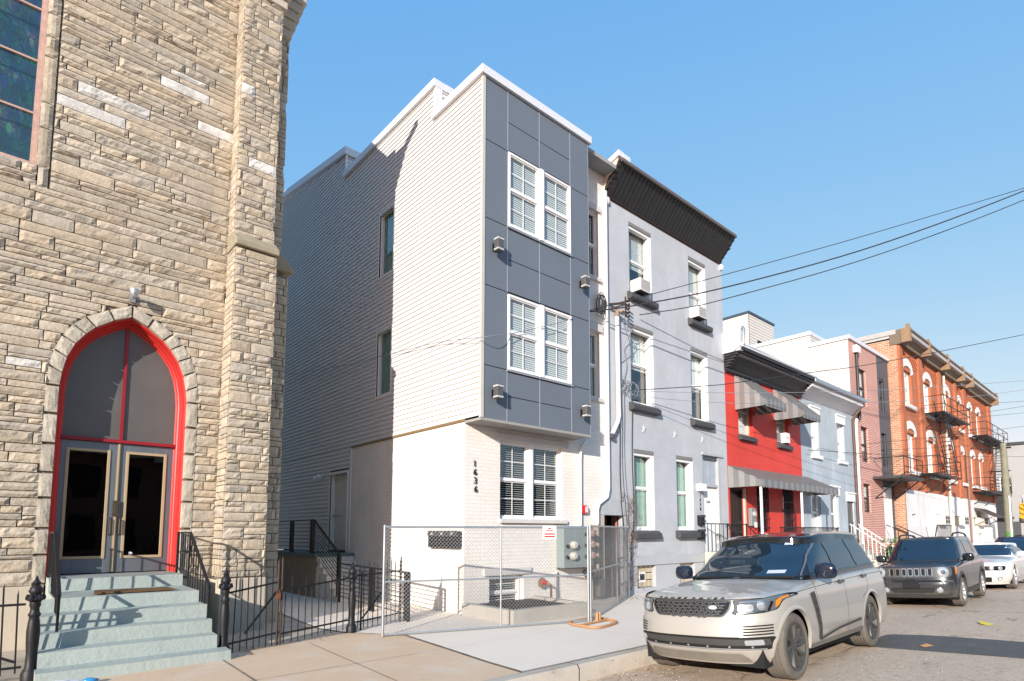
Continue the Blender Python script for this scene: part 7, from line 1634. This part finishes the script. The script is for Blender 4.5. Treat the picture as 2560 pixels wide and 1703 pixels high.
for sg in (-1,1): mb = MB(); patch(mb, [(sg*.5,.76),(sg*.84,.84),(sg*.82,.70),(sg*.52,.64)], F, .006, .06); B(mb, 'headlamp', LAMPW, car); mirror(car, 1.6, sg*.86, 1.13, sg, BODY4, .9)
# ================================================================ litter and small growth
t = thing('plastic_bag', 'crumpled white and blue plastic bag on the pavement at the foot of the church steps', 'bag', (.62,8.0,.11))
def blob(c, sx, sy, sz, seed, name, m, par, n=14):
    vs = []; fs = []
    for i in range(n+1):
        for k in range(n):
            th = math.pi*i/n; ph_ = 2*math.pi*k/n; d = Vector((math.sin(th)*math.cos(ph_), math.sin(th)*math.sin(ph_), math.cos(th))); q = 1+.45*noise.noise(d*2.3+Vector((seed,0,0)))+.2*noise.noise(d*6+Vector((0,seed,0)))
            vs.append((c[0]+d.x*sx*q, c[1]+d.y*sy*q, max(c[2]-sz+.002, c[2]+d.z*sz*q)))
    for i in range(n):
        for k in range(n): fs.append((i*n+k,i*n+(k+1)%n,(i+1)*n+(k+1)%n,(i+1)*n+k))
    o = MB().add(vs, fs).build(name, m, par, smooth=60); return o
blob((.60,8.03,.145), .20, .085, .035, 3, 'sheet', M('white_film', (.72,.74,.76), .3), t); blob((.86,8.02,.14), .08, .05, .03, 9, 'printed_end', M('blue_film', (.05,.28,.55), .3), t); blob((.40,8.08,.14), .04, .06, .03, 5, 'printed_end', M('blue_film2', (.06,.30,.55), .3), t)
LEAFM = [M('dry_leaf_%s' % n_, c, .9, var=.3, scale=30) for n_, c in (('brown',(.22,.11,.05)),('tan',(.36,.22,.10)),('rust',(.30,.09,.03)))]
rr = random.Random(9)
def scatter(name, m, spots):
    mb = MB()
    for (x0,x1,y0,y1,z,n,s) in spots:
        for _ in range(n):
            x, y = rr.uniform(x0,x1), rr.uniform(y0,y1); zz = z(y) if callable(z) else z; a_ = rr.uniform(0,6.3); q = s*rr.uniform(.5,1.4); d = Vector((math.cos(a_),math.sin(a_),0))*q; e = Vector((-d.y,d.x,0))*.5; c = Vector((x,y,zz+.003))
            mb.add([c-d, c-e+Vector((0,0,q*.3*rr.random())), c+d+Vector((0,0,q*.5*rr.random())), c+e+Vector((0,0,q*.3*rr.random()))], [(0,1,2),(0,2,3)])
    o = kind(mb.build(name, m), 'stuff'); return o
zr = lambda y: zroad(y)+.002
sp = [(2.5,4.6,8.75,9.1,.105,70,.018),(2.6,4.4,9.3,10.6,.105,50,.02),(2.3,2.9,8.3,9.4,.11,26,.03),(-.5,5,5.3,8.2,.112,16,.014),(4.8,9,5.3,8,.116,5,.014),(4.6,7,4.6,5.03,zr,60,.022),(7,16,4.85,5.04,zr,50,.022),(5,13,1.2,4.5,zr,40,.016),(12,22,1.5,3.2,zr,22,.02),(9.2,11.4,7.6,9.3,.116,14,.02),(11.4,12.4,8.8,9.4,.116,40,.03)]
for k, m in enumerate(LEAFM): kind(scatter('leaf_litter', m, [(a_,b_,c_,d_,z,max(1,n//3),s) for a_,b_,c_,d_,z,n,s in sp]), 'stuff')
GRITM = M('pale_grit', (.46,.42,.36), .9, var=.4, scale=60)
mb = MB()
for _ in range(520):
    y = 5.03-abs(rr.gauss(0,.35)) if rr.random() < .6 else rr.uniform(1,5); x = rr.uniform(4.4,14); s = rr.uniform(.004,.012); z = zroad(y); mb.add([(x-s,y,z),(x,y-s,z),(x+s,y,z),(x,y+s,z),(x+s*.2,y,z+s*1.1)], [(0,1,4),(1,2,4),(2,3,4),(3,0,4)])
kind(mb.build('grit', GRITM), 'stuff')
tag(MB().add([(13.75,2.42,zroad(2.4)+.004),(14.05,2.36,zroad(2.4)+.004),(14.02,2.60,zroad(2.4)+.05),(13.80,2.54,zroad(2.4)+.02)], [(0,1,2,3)]).build('paper_scrap', M('yellow_paper', (.70,.55,.05), .7)), 'bright yellow paper scrap lying on the road beyond the dark strip', 'scrap')
tag(MB().add([(10.45,2.62,zroad(2.6)+.012),(10.7,2.56,zroad(2.6)+.012),(10.72,2.66,zroad(2.6)+.03),(10.5,2.70,zroad(2.6)+.02)], [(0,1,2,3)]).build('wrapper', M('orange_wrapper', (.62,.30,.12), .6)), 'crumpled orange wrapper at the near edge of the dark road strip', 'scrap')
# potted flowers on the steps of the pale blue house
t = thing('potted_plants', 'small pots of leafy plants with pale flowers on the pale blue house steps', 'plants', (28.0,8.3,.1)); mb = MB()
for k in range(260):
    c = Vector((rr.gauss(28.4,.55), rr.gauss(8.0,.25), rr.uniform(.5,1.5))); a_ = Vector((rr.gauss(0,1),rr.gauss(0,1),rr.gauss(0,1))).normalized()*rr.uniform(.04,.09); b_ = a_.orthogonal().normalized()*.04; mb.add([c-a_,c-b_,c+a_,c+b_],[(0,1,2,3)])
mb.build('foliage', M('pot_foliage', (.09,.16,.05), .7, var=.4, scale=8), t); mb = MB()
for x in (28.0,28.4,28.8): mb.lathe([(.12,.1),(.17,.45),(.18,.5),(.0,.48)], (x,8.0,0), 'Z', 12)
mb.build('pot', M('terracotta', (.40,.20,.12), .8), t, sep=True)
